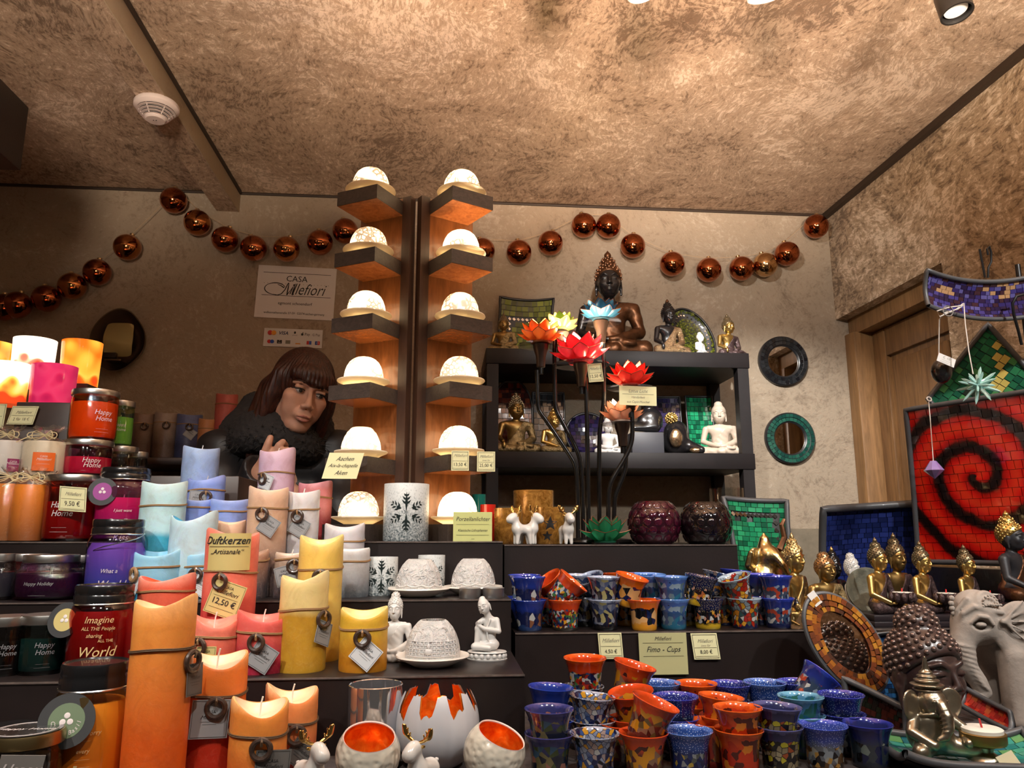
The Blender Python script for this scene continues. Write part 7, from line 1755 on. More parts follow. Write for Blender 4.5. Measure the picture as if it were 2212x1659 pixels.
# stone elephant
def eleph(P):
    f = ell(P, (0.115, 0.05, 0.165), (0.10, 0.068, 0.075))
    f = su(f, ell(P, (0.0, 0, 0.218), (0.052, 0.045, 0.055)), 0.03)
    f = su(f, ell(P, (-0.004, 0, 0.252), (0.040, 0.036, 0.032)), 0.02)
    f = su(f, chain(P, [(-0.028, -0.004, 0.205), (-0.045, -0.006, 0.165), (-0.040, -0.006, 0.120), (-0.018, -0.006, 0.088), (-0.008, -0.006, 0.066), (-0.022, -0.006, 0.052), (-0.044, -0.006, 0.060), (-0.052, -0.006, 0.072)], [0.032, 0.026, 0.022, 0.019, 0.017, 0.0155, 0.013, 0.010]), 0.016)
    for xx, yy in ((0.055, -0.02), (0.06, 0.09), (0.17, 0.0), (0.175, 0.10)):
        f = su(f, cap(P, (xx, yy, 0.012), (xx+0.005, yy, 0.14), 0.029, 0.034), 0.02)
    f = su(f, ell(P, (0.062, -0.040, 0.205), (0.046, 0.012, 0.060), rot3(0, 20, -15)), 0.010)
    f = ss(f, ell(P, (0.060, -0.055, 0.200), (0.026, 0.012, 0.040), rot3(0, 20, -15)), 0.008)
    for j in range(5): f = su(f, cap(P, (0.026, -0.048, 0.222-0.001*j), (0.075, -0.050, 0.175+0.022*j), 0.0028, 0.002), 0.004)
    f = ss(f, ell(P, (-0.016, -0.042, 0.212), (0.020, 0.014, 0.0115)), 0.004); f = su(f, ell(P, (-0.016, -0.038, 0.212), (0.0120, 0.009, 0.0062)), 0.0015)
    f = su(f, chain(P, [(-0.036, -0.036, 0.216), (-0.022, -0.045, 0.231), (-0.004, -0.047, 0.228), (0.006, -0.047, 0.213)], [0.0036, 0.0046, 0.0044, 0.0036]), 0.003)
    for j in range(9):
        q = j/8; a = (-0.018-0.030*(0.4+0.6*q)*1.0-0.006, -0.010, 0.185-0.10*q); f = su(f, tor(P, (-0.046+0.030*q*q, -0.006, 0.165-0.085*q), 0.0245-0.005*q, 0.0032, rot3(0, 12+26*q, 0)), 0.003)
    f = su(f, tor(P, (0.008, -0.030, 0.258), 0.022, 0.006, rot3(70, 0, 10)), 0.006); f = su(f, tor(P, (0.008, -0.034, 0.258), 0.011, 0.005, rot3(70, 0, 10)), 0.004)
    f = su(f, chain(P, [(-0.050, -0.012, 0.205), (-0.046, -0.026, 0.235), (-0.026, -0.036, 0.250), (0.03, -0.040, 0.238)], [0.0062, 0.0062, 0.0065, 0.006]), 0.003)
    f = su(f, chain(P, [(-0.055, -0.004, 0.205), (-0.052, -0.014, 0.240), (-0.034, -0.024, 0.266)], [0.005]*3), 0.003)
    return np.maximum(f, -P[:, 2])
X = on(2108, 1.27, 1.33); zt_ = zat(1272, X, 1.27)
ze = ZT
t = thing('stone_elephant', 'grey carved stone elephant with a decorated head at the right edge', 'elephant statue', (X, 1.27, ze), rz=R(-4), scale=(zt_-ze)/0.286)
mobj('figure', sdf_mesh('figure', eleph, (-0.085, -0.075, -0.004), (0.24, 0.15, 0.30), 0.0026), m_stone, t)
mb = MB()
for j in range(16):
    q = j/15; x_ = -0.052+0.08*q; mb.ball((x_, -0.020-0.026*math.sin(PI*min(q*1.2, 1)*0.5), 0.215+0.040*math.sin(PI*min(1, q*1.25)*0.55)), 0.0032, 7, 5)
for j in range(14): a = 2*PI*j/14; mb.ball((0.008+0.0165*math.cos(a), -0.040-0.002, 0.258+0.0165*math.sin(a)), 0.0026, 7, 5)
for j in range(7): mb.ball((-0.056+0.003*math.sin(j), -0.006, 0.200+0.011*j), 0.0065, 7, 5)
mobj('beaded_headdress', mb, m_stone, t)
# silver ganesha with a tealight in a dish, on a mosaic tray
m_oldsil = mat('antique_silver', (0.36, 0.31, 0.23), 0.28, metal=0.9, var=0.5, vs=12, bump=0.35, bs=24)
X = on(2010, 1.055, 1.2); k_ = 1.02
t = thing('ganesha_figure', 'antique silver elephant-headed figure with a tall crown and candle dish', 'figurine', (X, 1.055, ZT+0.012), rz=R(8), scale=k_)
def gan(P):
    f = ell(P, (0, 0.004, 0.026), (0.030, 0.026, 0.027)); f = su(f, ell(P, (0, 0.0, 0.044), (0.024, 0.020, 0.016)), 0.006)
    f = su(f, ell(P, (0, -0.006, 0.067), (0.0185, 0.019, 0.019)), 0.003)
    f = su(f, chain(P, [(0, -0.022, 0.066), (-0.001, -0.032, 0.054), (-0.004, -0.036, 0.042), (-0.010, -0.036, 0.032), (-0.017, -0.034, 0.029)], [0.0085, 0.0075, 0.0065, 0.0055, 0.0035]), 0.003)
    for j in range(6): f = su(f, tor(P, (-0.001-0.0012*j, -0.027-0.0018*j, 0.060-0.0045*j), 0.0072-0.0003*j, 0.0010, rot3(-38+4*j, 0, 0)), 0.001)
    for sx in (-1, 1):
        f = su(f, ell(P, (sx*0.029, -0.003, 0.064), (0.017, 0.0035, 0.021), rot3(0, sx*14, sx*-14)), 0.002); f = ss(f, ell(P, (sx*0.030, -0.0085, 0.063), (0.010, 0.0035, 0.014), rot3(0, sx*14, sx*-14)), 0.002)
        f = su(f, cap(P, (sx*0.018, -0.008, 0.014), (sx*0.040, -0.026, 0.012), 0.013, 0.011), 0.006)
        f = su(f, chain(P, [(sx*0.026, 0.0, 0.046), (sx*0.040, -0.012, 0.034), (sx*0.026, -0.034, 0.022)], [0.008, 0.007, 0.006]), 0.003)
        f = su(f, ell(P, (sx*0.0095, -0.0225, 0.0715), (0.0032, 0.0022, 0.0020)), 0.0008)
    f = su(f, tor(P, (0, -0.001, 0.051), 0.021, 0.0022, rot3(-14, 0, 0)), 0.001)
    for z, r_ in ((0.083, 0.0185), (0.089, 0.0215), (0.0945, 0.0165), (0.0995, 0.0125), (0.104, 0.009)): f = su(f, ell(P, (0, 0, z), (r_, r_, 0.0032)), 0.0016)
    f = su(f, cap(P, (0, 0, 0.104), (0, 0, 0.124), 0.006, 0.0018), 0.003)
    return np.maximum(f, -P[:, 2])
mobj('figure', sdf_mesh('figure', gan, (-0.06, -0.05, -0.003), (0.06, 0.04, 0.135), 0.0014), m_oldsil, t)
dsh = mobj('candle_dish', MB().lathe([(0, 0.016), (0.014, 0.016), (0.017, 0.019), (0.026, 0.020), (0.0275, 0.023), (0.0275, 0.033), (0.026, 0.034), (0, 0.033)], 28, T(0.052, -0.030, 0)), m_goldd, t)
mobj('dish_stem', MB().lathe([(0.022, 0.0), (0.020, 0.004), (0.010, 0.010), (0.012, 0.017), (0, 0.017)], 20, T(0.052, -0.030, 0)), m_oldsil, t)
cw = mobj('candle', MB().lathe([(0, 0.032), (0.0245, 0.032), (0.0245, 0.038), (0.022, 0.0395), (0, 0.039)], 28, T(0.052, -0.030, 0)), mat('tealight_wax', (0.8, 0.78, 0.7), 0.5), t)
mobj('red_wick', MB().tube([(0.052, -0.030, 0.038), (0.049, -0.030, 0.050)], 0.0013, 6), mat('red_wick', (0.6, 0.03, 0.03), 0.6), cw)
# turquoise tray
aqu = tilemats('aqua_tile', [(0.01, 0.16, 0.15), (0.02, 0.24, 0.20), (0.01, 0.11, 0.14), (0.05, 0.30, 0.20), (0.008, 0.07, 0.09), (0.10, 0.28, 0.10)])
Xt = on(2080, 1.06, ZT)
def tray(u, v): return (0.105*u, -0.012*(u*u*u*u+v*v*v*v), 0.075*v)
panel('mosaic_tray', 'black-rimmed tray with turquoise mosaic lying on the table', 'tray', (Xt, 1.045, ZT+0.006), (R(-90), 0, R(-12)), tray, brick_tiles(11, 13, lambda u, v, r_: r_.randrange(6), 0.08, 61), edge_loop(tray, 20, -0.002), 0.0055, m_rimk, aqu, back=0.005)
Xs = on(2170, 1.0, ZT+0.03)
t = thing('price_sticker', 'small cream price sticker standing in the turquoise tray', 'sticker', (on(2181, 1.0, ZT+0.02), 1.0, ZT+0.016), rot=(R(-30), R(-20), 0))
mobj('paper', MB().box(-0.012, 0.012, -0.0005, 0.0005, -0.008, 0.012), mat('cream_sticker', (0.65, 0.58, 0.38), 0.7), t)
# red strip plate and dark leaning plate, blue pebble plate behind the head
rdt = tilemats('scarlet_tile', [(0.35, 0.012, 0.008), (0.45, 0.03, 0.010), (0.25, 0.008, 0.008), (0.40, 0.07, 0.02)])
quad_panel('red_strip_plate', 'red mosaic strip plate lying aslant under the elephant trunk', (cp(2092, 1494, 1.26), cp(2192, 1548, 1.16), cp(2192, 1590, 1.14), cp(2084, 1532, 1.24)), brick_tiles(3, 10, lambda u, v, r_: r_.randrange(4), 0.08, 71), 0.004, rdt, cat='plate', mrim=m_rimk)
drk = tilemats('charred_tile', [(0.03, 0.008, 0.006), (0.015, 0.010, 0.008), (0.05, 0.012, 0.008), (0.012, 0.014, 0.008)])
quad_panel('dark_mosaic_plate', 'dark red mosaic plate leaning behind the rightmost cups', (cp(1828, 1466, 1.27), cp(1960, 1530, 1.20), cp(1962, 1640, 1.18), cp(1840, 1600, 1.24)), brick_tiles(9, 10, lambda u, v, r_: r_.randrange(4), 0.08, 81), 0.005, drk, cat='plate', mrim=m_rimk)
cer = tilemats('cerulean_tile', [(0.01, 0.05, 0.14), (0.02, 0.09, 0.22), (0.006, 0.02, 0.06), (0.012, 0.02, 0.03)])
quad_panel('blue_pebble_plate', 'dark blue pebbled plate behind the oval mirror', (cp(1868, 1372, 1.37), cp(1925, 1365, 1.37), cp(1940, 1530, 1.34), cp(1880, 1530, 1.34)), brick_tiles(16, 7, lambda u, v, r_: r_.randrange(4), 0.08, 91), 0.004, cer, cat='plate')
# dark statue arm and dark vase cut by the right edge
X = on(2222, 1.12, 1.25); t = thing('dark_vase', 'dark vase cut by the right edge of the photo', 'vase', (X, 0.985, ZT))
mobj('body', MB().lathe([(0, 0), (0.022, 0), (0.026, 0.004), (0.030, 0.03), (0.028, 0.055), (0.024, 0.063), (0.026, 0.068), (0.022, 0.066), (0.0, 0.06)], 28), mat('smoky_vase', (0.05, 0.03, 0.025), 0.2, coat=0.3), t)
t = thing('dark_statue', 'black smooth statue arm showing at the right edge', 'statue', (on(2222, 1.16, 1.25), 1.13, ZT))
mobj('figure', sdf_mesh('figure', lambda P: np.maximum(su(chain(P, [(0, 0, 0.17), (-0.012, -0.01, 0.13), (-0.010, -0.012, 0.09), (0.02, -0.01, 0.06)], [0.014, 0.012, 0.010, 0.012]), ell(P, (0.03, 0, 0.06), (0.03, 0.03, 0.065)), 0.02), -P[:, 2]), (-0.04, -0.05, -0.003), (0.07, 0.04, 0.20), 0.003), m_blk_m, t)
# ------------------------------------------------------------------ white porcelain figures on the lowest step
X = on(850, 1.30, 1.3)
buddha('white porcelain buddha with curls between the yellow candle and the town dome', 852, 1.315, ZA, top=1278, pose='lap', mb_=m_whp, rz=-8, group='white porcelain buddhas', flame=False, curls=True, wk=0.82)
def rest_f(P):
    f = ell(P, (0.03, 0.02, 0.27), (0.115, 0.10, 0.20)); f = su(f, ell(P, (0.045, 0.03, 0.46), (0.125, 0.085, 0.10)), 0.05)
    f = su(f, ell(P, (0.03, 0.03, 0.10), (0.17, 0.14, 0.10)), 0.05)
    f = su(f, cap(P, (0.10, 0.0, 0.09), (-0.20, -0.12, 0.075), 0.085, 0.06), 0.03)          # folded leg
    f = su(f, cap(P, (-0.20, -0.12, 0.07), (0.06, -0.20, 0.06), 0.055, 0.045), 0.02)
    f = su(f, cap(P, (-0.03, 0.0, 0.14), (-0.15, -0.06, 0.36), 0.08, 0.06), 0.03)            # raised knee
    f = su(f, cap(P, (-0.15, -0.06, 0.36), (-0.17, -0.10, 0.08), 0.055, 0.042), 0.02)
    f = su(f, chain(P, [(0.15, 0.03, 0.49), (0.20, -0.04, 0.32), (-0.02, -0.12, 0.36), (-0.14, -0.10, 0.42)], [0.055, 0.045, 0.036, 0.03]), 0.02)
    f = su(f, chain(P, [(-0.07, 0.02, 0.49), (-0.16, -0.04, 0.44), (-0.13, -0.11, 0.47)], [0.055, 0.042, 0.032]), 0.02)
    f = su(f, cap(P, (0.02, 0.01, 0.54), (-0.035, -0.02, 0.66), 0.06, 0.055), 0.03)
    Q = (P-np.array((-0.06, -0.03, 0.735), np.float32)) @ rot3(8, -20, -14)
    f = su(f, head_f(Q, (0, 0, 0)), 0.015)
    f = su(f, ell(Q, (0, 0.03, 0.115), (0.055, 0.06, 0.045)), 0.02)
    f = su(f, chain(P, [(0.05, -0.06, 0.50), (0.0, -0.10, 0.36), (0.03, -0.12, 0.18)], [0.018, 0.016, 0.014]), 0.02)
    return np.maximum(f, -P[:, 2])
X = on(1053, 1.315, 1.3); zt_ = zat(1288, X, 1.315); s = (zt_-ZA)/(0.89+0.14)
t = thing('buddha_statue', 'white porcelain figure resting its head on its knee on a lotus base', 'buddha statue', (X, 1.315, ZA), rz=R(-12), group='white porcelain buddhas', scale=s)
mobj('figure', sdf_mesh('figure', rest_f, (-0.30, -0.28, -0.01), (0.30, 0.20, 0.93), 0.009), m_whp, t, T(0, 0, 0.14))
b = mobj('lotus_base', MB().lathe([(0, 0), (0.33, 0), (0.34, 0.02), (0.29, 0.03), (0.29, 0.11), (0.33, 0.125), (0.32, 0.14), (0, 0.14)], 40, fn=lambda p, a: (p[0]*1.02, p[1]*0.72-0.03, p[2])), m_whp, t)
for k in range(18):
    a = 2*PI*k/18; mobj('base_petal', MB().ball((0.298*1.02*math.cos(a), 0.298*0.72*math.sin(a)-0.03, 0.07), (0.04, 0.04, 0.045), 10, 7), m_whp, b)

# ------------------------------------------------------------------ glassware on the upper box
m_gdia = glass('amber_glass_dish', (0.9, 0.6, 0.25), 0.15, 0.05)
def amber(name, c1, c2):
    n = NT(name); n.set(rough=0.18, coat=0.4, metal=0.35); v = n.coord(); f = n.noise(v, 45, 6, 0.7, 1.5); n.color(n.ramp(f, [(0.35, c1), (0.65, c2)])); n.bump(f, 0.2, 0.003); return n.m
m_amb = amber('amber_crackle', (0.22, 0.085, 0.012), (0.55, 0.27, 0.06)); m_amb2 = amber('amber_mercury', (0.16, 0.06, 0.010), (0.50, 0.25, 0.05))
def tumbler(label, px, Y, wpx, top, m, star=False, zb=ZU, cat='candle glass', nm='glass_tumbler'):
    X = on(px, Y, zb+0.04); h = zat(top, X, Y)-zb; r = wpx*pxm(X, Y, zb+h/2)/2
    t = thing(nm, label, cat, (X, Y, zb), group='glass tumblers')
    mobj('glass', MB().lathe([(0, 0), (r*0.96, 0), (r, 0.003), (r, h), (r*0.965, h), (r*0.955, 0.006), (0, 0.006)], 40), m, t)
    if star:
        mb = MB(); av = math.atan2(-Y, -X)
        for dz, da, s_ in ((h*0.55, 0.05, 0.017), (h*0.22, -0.15, 0.012)):
            vs = [(0, 0)]+[(s_*(1 if k % 2 == 0 else 0.42)*math.cos(k*PI/5+0.3), s_*(1 if k % 2 == 0 else 0.42)*math.sin(k*PI/5+0.3)) for k in range(10)]
            mb.add([((r+0.0006)*math.cos(av+da+x/r), (r+0.0006)*math.sin(av+da+x/r), dz+z) for x, z in vs], [(0, 1+k, 1+(k+1) % 10) for k in range(10)])
        mobj('star_print', mb, m_black, t)
tumbler('tall amber crackled glass at the back of the upper box', 1153, 1.86, 88, 1060, m_amb)
tumbler('short amber glass left of the reindeer', 1098, 1.745, 62, 1098, m_amb2)
tumbler('short amber glass with cut-out stars between the reindeer', 1187, 1.735, 66, 1096, m_amb2, True)
tumbler('red glass peeking out beside the lime yellow card', 1054, 1.80, 34, 1090, mat('red_glass', (0.50, 0.02, 0.012), 0.12, coat=0.5), zb=ZS)
tumbler('clear tumbler behind the black dotted bowl', 1573, 1.80, 72, 1055, glass('clear_tumbler', (0.92, 0.94, 0.92), 0.2, 0.03))
tumbler('small teal cup behind the lowest dome of the right tower', 1034, 1.93, 30, 1068, mat('teal_cup', (0.01, 0.14, 0.11), 0.2, coat=0.3), zb=ZS)
def dotted(label, px, Y, wpx, m, md):
    X = on(px, Y, ZU+0.04); R0 = wpx*pxm(X, Y, ZU+0.045)/2; h = R0*1.62
    t = thing('dotted_bowl', label, 'bowl', (X, Y, ZU), group='dotted glass bowls')
    def rz_(z): q = (z-h*0.47)/(h*0.66); return R0*math.sqrt(max(0.05, 1-q*q))
    pr = [(0, 0), (rz_(0.0)*0.96, 0)]+[(rz_(h*k/14), h*k/14) for k in range(1, 15)]
    mobj('glass', MB().lathe(pr+[(rz_(h)*0.95, h), (rz_(h*0.7)*0.93, h*0.7), (rz_(h*0.2)*0.9, h*0.2), (0, h*0.12)], 48), m, t)
    dot = MB().ball((0, 0, 0), (1, 1, 0.17), 14, 6).mesh('lens_dot')
    for row in range(5):
        z = h*(0.13+0.19*row); n_ = 15
        for k in range(n_):
            a = 2*PI*(k+0.5*(row % 2))/n_; r_ = rz_(z); 
            sl = (rz_(z+0.001)-rz_(z-0.001))/0.002
            nrm = Vector((math.cos(a), math.sin(a), -sl)).normalized()
            mobj('lens_dot', dot, md, t, T(r_*math.cos(a), r_*math.sin(a), z) @ nrm.to_track_quat('Z', 'Y').to_matrix().to_4x4() @ S(R0*0.15))
dotted('dark purple dotted glass bowl on the upper box', 1413, 1.70, 112, mat('aubergine_glass', (0.022, 0.003, 0.008), 0.06, coat=0.8), mat('aubergine_lens', (0.045, 0.004, 0.014), 0.04, coat=1.0))
dotted('black dotted glass bowl on the upper box', 1525, 1.69, 110, mat('black_glass', (0.006, 0.004, 0.005), 0.06, coat=0.8), mat('black_lens', (0.009, 0.005, 0.007), 0.04, coat=1.0))

# ------------------------------------------------------------------ lotus lights
def petal_me(L, W, e0, e1, r0):
    def f(u, v):       # v along the petal, u across
        w_ = W*(math.sin(PI*min(1, v**0.72))**0.75 if 0 < v < 1 else 0.0)+(0.18*W*(1-v) if v < 0.3 else 0)
        x = (u-0.5)*2*w_
        n_ = 10; rr, z = r0, 0.0
        for i in range(n_):
            if i/n_ >= v: break
            st = min(1/n_, v-i/n_); a = e0+(e1-e0)*(i/n_); rr += L*st*math.cos(a); z += L*st*math.sin(a)
        c = 0.55*x*x/max(W, 1e-6)
        a = e0+(e1-e0)*v
        return (rr-c*math.sin(a), x, z+c*math.cos(a))
    mb = MB().grid(f, 6, 9); nf = len(mb.f)
    ed = [f(0, j/12) for j in range(13)]+[f(1, 1-j/12) for j in range(1, 13)]
    mb.tube(ed, L*0.012, 4, False); return mb, nf
PM = {}
m_pedge = mat('petal_wire_edge', (0.20, 0.07, 0.03), 0.4, metal=0.5)
def petal_mats(name, c, tip, lit):
    n = NT(name); n.t.nodes.remove(n.b)
    g = n.n('TexCoord'); sx = n.n('SeparateXYZ'); n.l(g.outputs['Generated'], sx.inputs[0])
    v = n.coord(scale=(1, 6, 1)); 
    col = n.mix(n.math('MULTIPLY', sx.outputs['Z'], 0.9), c, tip); col = n.mix(n.math('MULTIPLY', n.noise(v, 60, 4, 0.6), 0.35), col, tuple(min(1, x*1.3+0.05) for x in c))
    d = n.n('BsdfDiffuse'); tr = n.n('BsdfTranslucent'); gl = n.n('BsdfGlossy'); gl.inputs['Roughness'].default_value = 0.25
    n.l(col, d.inputs[0]); n.l(col, tr.inputs[0])
    m1 = n.n('MixShader'); m1.inputs[0].default_value = 0.6; n.l(d.outputs[0], m1.inputs[1]); n.l(tr.outputs[0], m1.inputs[2])
    m2 = n.n('MixShader'); m2.inputs[0].default_value = 0.06; n.l(m1.outputs[0], m2.inputs[1]); n.l(gl.outputs[0], m2.inputs[2]); n.l(m2.outputs[0], n.o.inputs[0])
    return n.m
def flower(parent, name, loc, wid, m, medge, lit, seed=0, lw=0.2, tilt=(0, 0), lcol=(1, 0.75, 0.45)):
    """a lotus of capiz petals; parent None makes it a thing of its own"""
    L = wid*0.47
    f = mobj(name, MB().lathe([(0, 0), (wid*0.20, 0), (wid*0.21, 0.003), (wid*0.16, 0.006), (0, 0.006)], 24), medge, parent)
    f.location = loc; f.rotation_euler = (R(tilt[0]), R(tilt[1]), seed)
    for n_, e0, e1, LL, WW, r0, off in ((8, 0.30, 0.80, 1.0, 0.20, 0.10, 0), (8, 0.72, 1.22, 1.12, 0.21, 0.09, 0.5), (6, 0.95, 1.45, 1.12, 0.19, 0.06, 0.2)):
        key = (round(wid, 4), n_, e0)
        me = PM.get(key)
        if me is None:
            pmb, nf = petal_me(L*LL, wid*WW*0.82, e0, e1, wid*r0); me = pmb.mesh('petal'); me.materials.append(m); me.materials.append(m_pedge)
            me.polygons.foreach_set('material_index', [0]*nf+[1]*(len(me.polygons)-nf)); PM[key] = me
        for k in range(n_):
            mobj('petal', me, m, f, RZ(2*PI*(k+off)/n_))
    if lit:
        mobj('bulb', MB().ball((0, 0, wid*0.17), wid*0.07, 14, 10), LB, f)
        Lt = bpy.data.lights.new('lotus_light', 'POINT'); Lt.energy = lw; Lt.color = lcol; Lt.shadow_soft_size = wid*0.06
        lo = bpy.data.objects.new('lotus_light', Lt); COL.objects.link(lo); lo.parent = f; lo.location = (0, 0, wid*0.27)
    return f
LB = bulb('lotus_bulb', (1.0, 0.82, 0.55), 12.0)
yL = 1.78
m_lamp = mat('black_lamp_metal', (0.012, 0.011, 0.011), 0.22, metal=0.4)
m_socket = mat('bronze_socket', (0.05, 0.032, 0.026), 0.3, metal=0.5)
m_sauc = glass('lamp_saucer_glass', (0.85, 0.80, 0.78), 0.16, 0.05)
bl = at(1290, 1170, yL); 
t = thing('lotus_lamp', 'black lamp with six curved stems bearing lit lotus flowers', 'lamp', (bl.x, yL, ZU))
def ll(px, py, dy=0): return at(px, py, yL+dy)-t.location
mobj('base', MB().lathe([(0, 0), (0.085, 0), (0.088, 0.004), (0.085, 0.009), (0.02, 0.016), (0, 0.016)], 40), m_lamp, t)
stems = [([(1160, 800), (1162, 880), (1168, 893), (1180, 908), (1232, 985), (1243, 1005), (1247, 1040), (1249, 1168)], 0.0), ([(1197, 722), (1199, 875), (1203, 890), (1212, 906), (1246, 970), (1255, 1000), (1258, 1040), (1260, 1168)], 0.035),
         ([(1265, 815), (1268, 900), (1272, 1168)], -0.012), ([(1303, 715), (1305, 850), (1303, 880), (1297, 915), (1294, 950), (1295, 1168)], 0.03),
         ([(1364, 860), (1367, 940), (1362, 965), (1350, 990), (1322, 1035), (1316, 1055), (1314, 1080), (1314, 1168)], -0.02), ([(1350, 925), (1353, 1000), (1348, 1025), (1332, 1062), (1327, 1080), (1326, 1168)], 0.02)]
def smooth_path(p, it=2):
    for _ in range(it):
        q = [p[0]]
        for a, b in zip(p, p[1:]): q += [a*0.75+b*0.25, a*0.25+b*0.75]
        p = q+[p[-1]]
    return p
for pts, dy in stems:
    mobj('stem', MB().tube(smooth_path([ll(x, y, dy) for x, y in pts]), 0.0052, 10), m_lamp, t)
k1 = pxm(bl.x, yL, 1.7)
fl = [('orange', 1168, 742, 106, 0.0, ((0.85, 0.22, 0.03), (0.85, 0.20, 0.03)), True, (0, 0)), ('lime', 1212, 716, 84, 0.035, ((0.45, 0.55, 0.10), (0.20, 0.36, 0.05)), True, (0, 14)), ('blue', 1298, 692, 98, 0.03, ((0.05, 0.24, 0.42), (0.02, 0.14, 0.32)), False, (0, 0)),
      ('crimson', 1255, 784, 132, -0.012, ((0.92, 0.045, 0.075), (0.90, 0.05, 0.09)), True, (0, -4)), ('scarlet', 1361, 834, 108, -0.02, ((0.82, 0.035, 0.02), (0.80, 0.04, 0.025)), True, (0, 0)), ('peach', 1344, 912, 104, 0.02, ((0.92, 0.68, 0.54), (0.90, 0.62, 0.48)), True, (0, 0))]
LOTUS_W = 6.0
for nm, px, py, w_, dy, (c, tp), lit, ti in fl:
    m = petal_mats('capiz_'+nm, c, tp, lit); me = mat('capiz_ring_'+nm, tuple(x*0.6 for x in c), 0.4)
    wd = w_*k1
    lp = ll(px, py, dy)
    flw = flower(t, nm+'_lotus_flower', lp, wd, m, me, lit, px*0.1, LOTUS_W*(wd/0.12)**2*(0.45 if nm == 'lime' else 1.0), ti)
    flw['label'] = '%s lotus flower' % nm
    mobj('glass_saucer', MB().lathe([(0, -0.002), (0.02, -0.002), (wd*0.46, -0.006), (wd*0.47, -0.004), (0.02, 0.0), (0, 0.0)], 36, T(*lp)), m_sauc, t)
    mobj('socket', MB().lathe([(0.006, -0.060), (0.010, -0.058), (0.0125, -0.030), (0.0175, -0.014), (0.019, -0.003), (0, -0.003)], 24, T(*lp)), m_socket, t)
    # socket to stem link
    mobj('stem_collar', MB().tube([lp+Vector((0, 0, -0.055)), lp+Vector((0, 0, -0.075))], 0.0058, 10), m_lamp, t)
# the green lotus standing on the box
X = on(1306, 1.665, ZU+0.03)
g = flower(None, 'lotus_candle_holder', (X, 1.662, ZU+0.004), 116*pxm(X, 1.665, 1.47), petal_mats('capiz_green', (0.02, 0.30, 0.13), (0.015, 0.20, 0.09), False), mat('capiz_ring_green', (0.01, 0.10, 0.05), 0.4), False, 0.2)
tag(g, 'emerald green lotus candle holder at the foot of the lamp', 'candle holder')
mobj('foot', MB().lathe([(0, -0.004), (0.03, -0.004), (0.03, 0), (0, 0)], 24), m_lamp, g)
card('pale 12,50 euro card hanging under the crimson lotus', 1286, 805, yL-0.045, 32, 40, [('Millefiori', 0.20, 0.22, False, 0.45), ('12,50 €', 0.24, -0.20, True, 0)], tilt=-6, rules=(-0.02, -0.38))
card('wide pale card in front of the peach lotus flower', 1378, 855, yL-0.05, 82, 42, [('Lotus Licht', 0.24, 0.24, False, 0.3), ('Handarbeit', 0.17, -0.08, False, 0.3), ('aus Capiz-Muschel', 0.17, -0.32, False, 0.3)], border=False, rules=(0.08,), name='info_card', tilt=1)
# ------------------------------------------------------------------ the woman behind the stand
HP = at(651, 846, 2.22)
HR = rot3(16, 11, 30)          # face turned to the viewer's right, bowed, crown leaning right
Hm = Matrix(HR.tolist())
def hw(p): return HP + Hm @ Vector(p)          # head-local point to world
root = Vector((HP.x-0.02, 2.38, FL))
t = thing('person', 'woman in a black padded coat with auburn hair and fringe, looking down', 'person', root)
def skin_mat():
    n = NT('skin'); n.set(rough=0.48, sss=0.12, spec=0.35)
    n.b.inputs['Subsurface Radius'].default_value = (0.01, 0.004, 0.002); n.b.inputs['Subsurface Scale'].default_value = 0.5
    v = n.coord(); n.color(n.ramp(n.noise(v, 26, 4, 0.6), [(0.3, (0.50, 0.255, 0.17)), (0.7, (0.60, 0.33, 0.23))])); n.bump(n.noise(v, 260, 3, 0.6), 0.06, 0.002); return n.m
m_skin = skin_mat()
NB = hw((0, 0.045, -0.19)); CHS = Vector((HP.x-0.035, 2.36, 1.50))
SHL = at(478, 985, 2.32); SHR = at(735, 985, 2.36)      # shoulders as seen left and right
ELL = at(492, 1150, 2.20); WRL = at(566, 1022, 2.06); ELR = at(742, 1190, 2.22); WRR = at(650, 1092, 2.06)
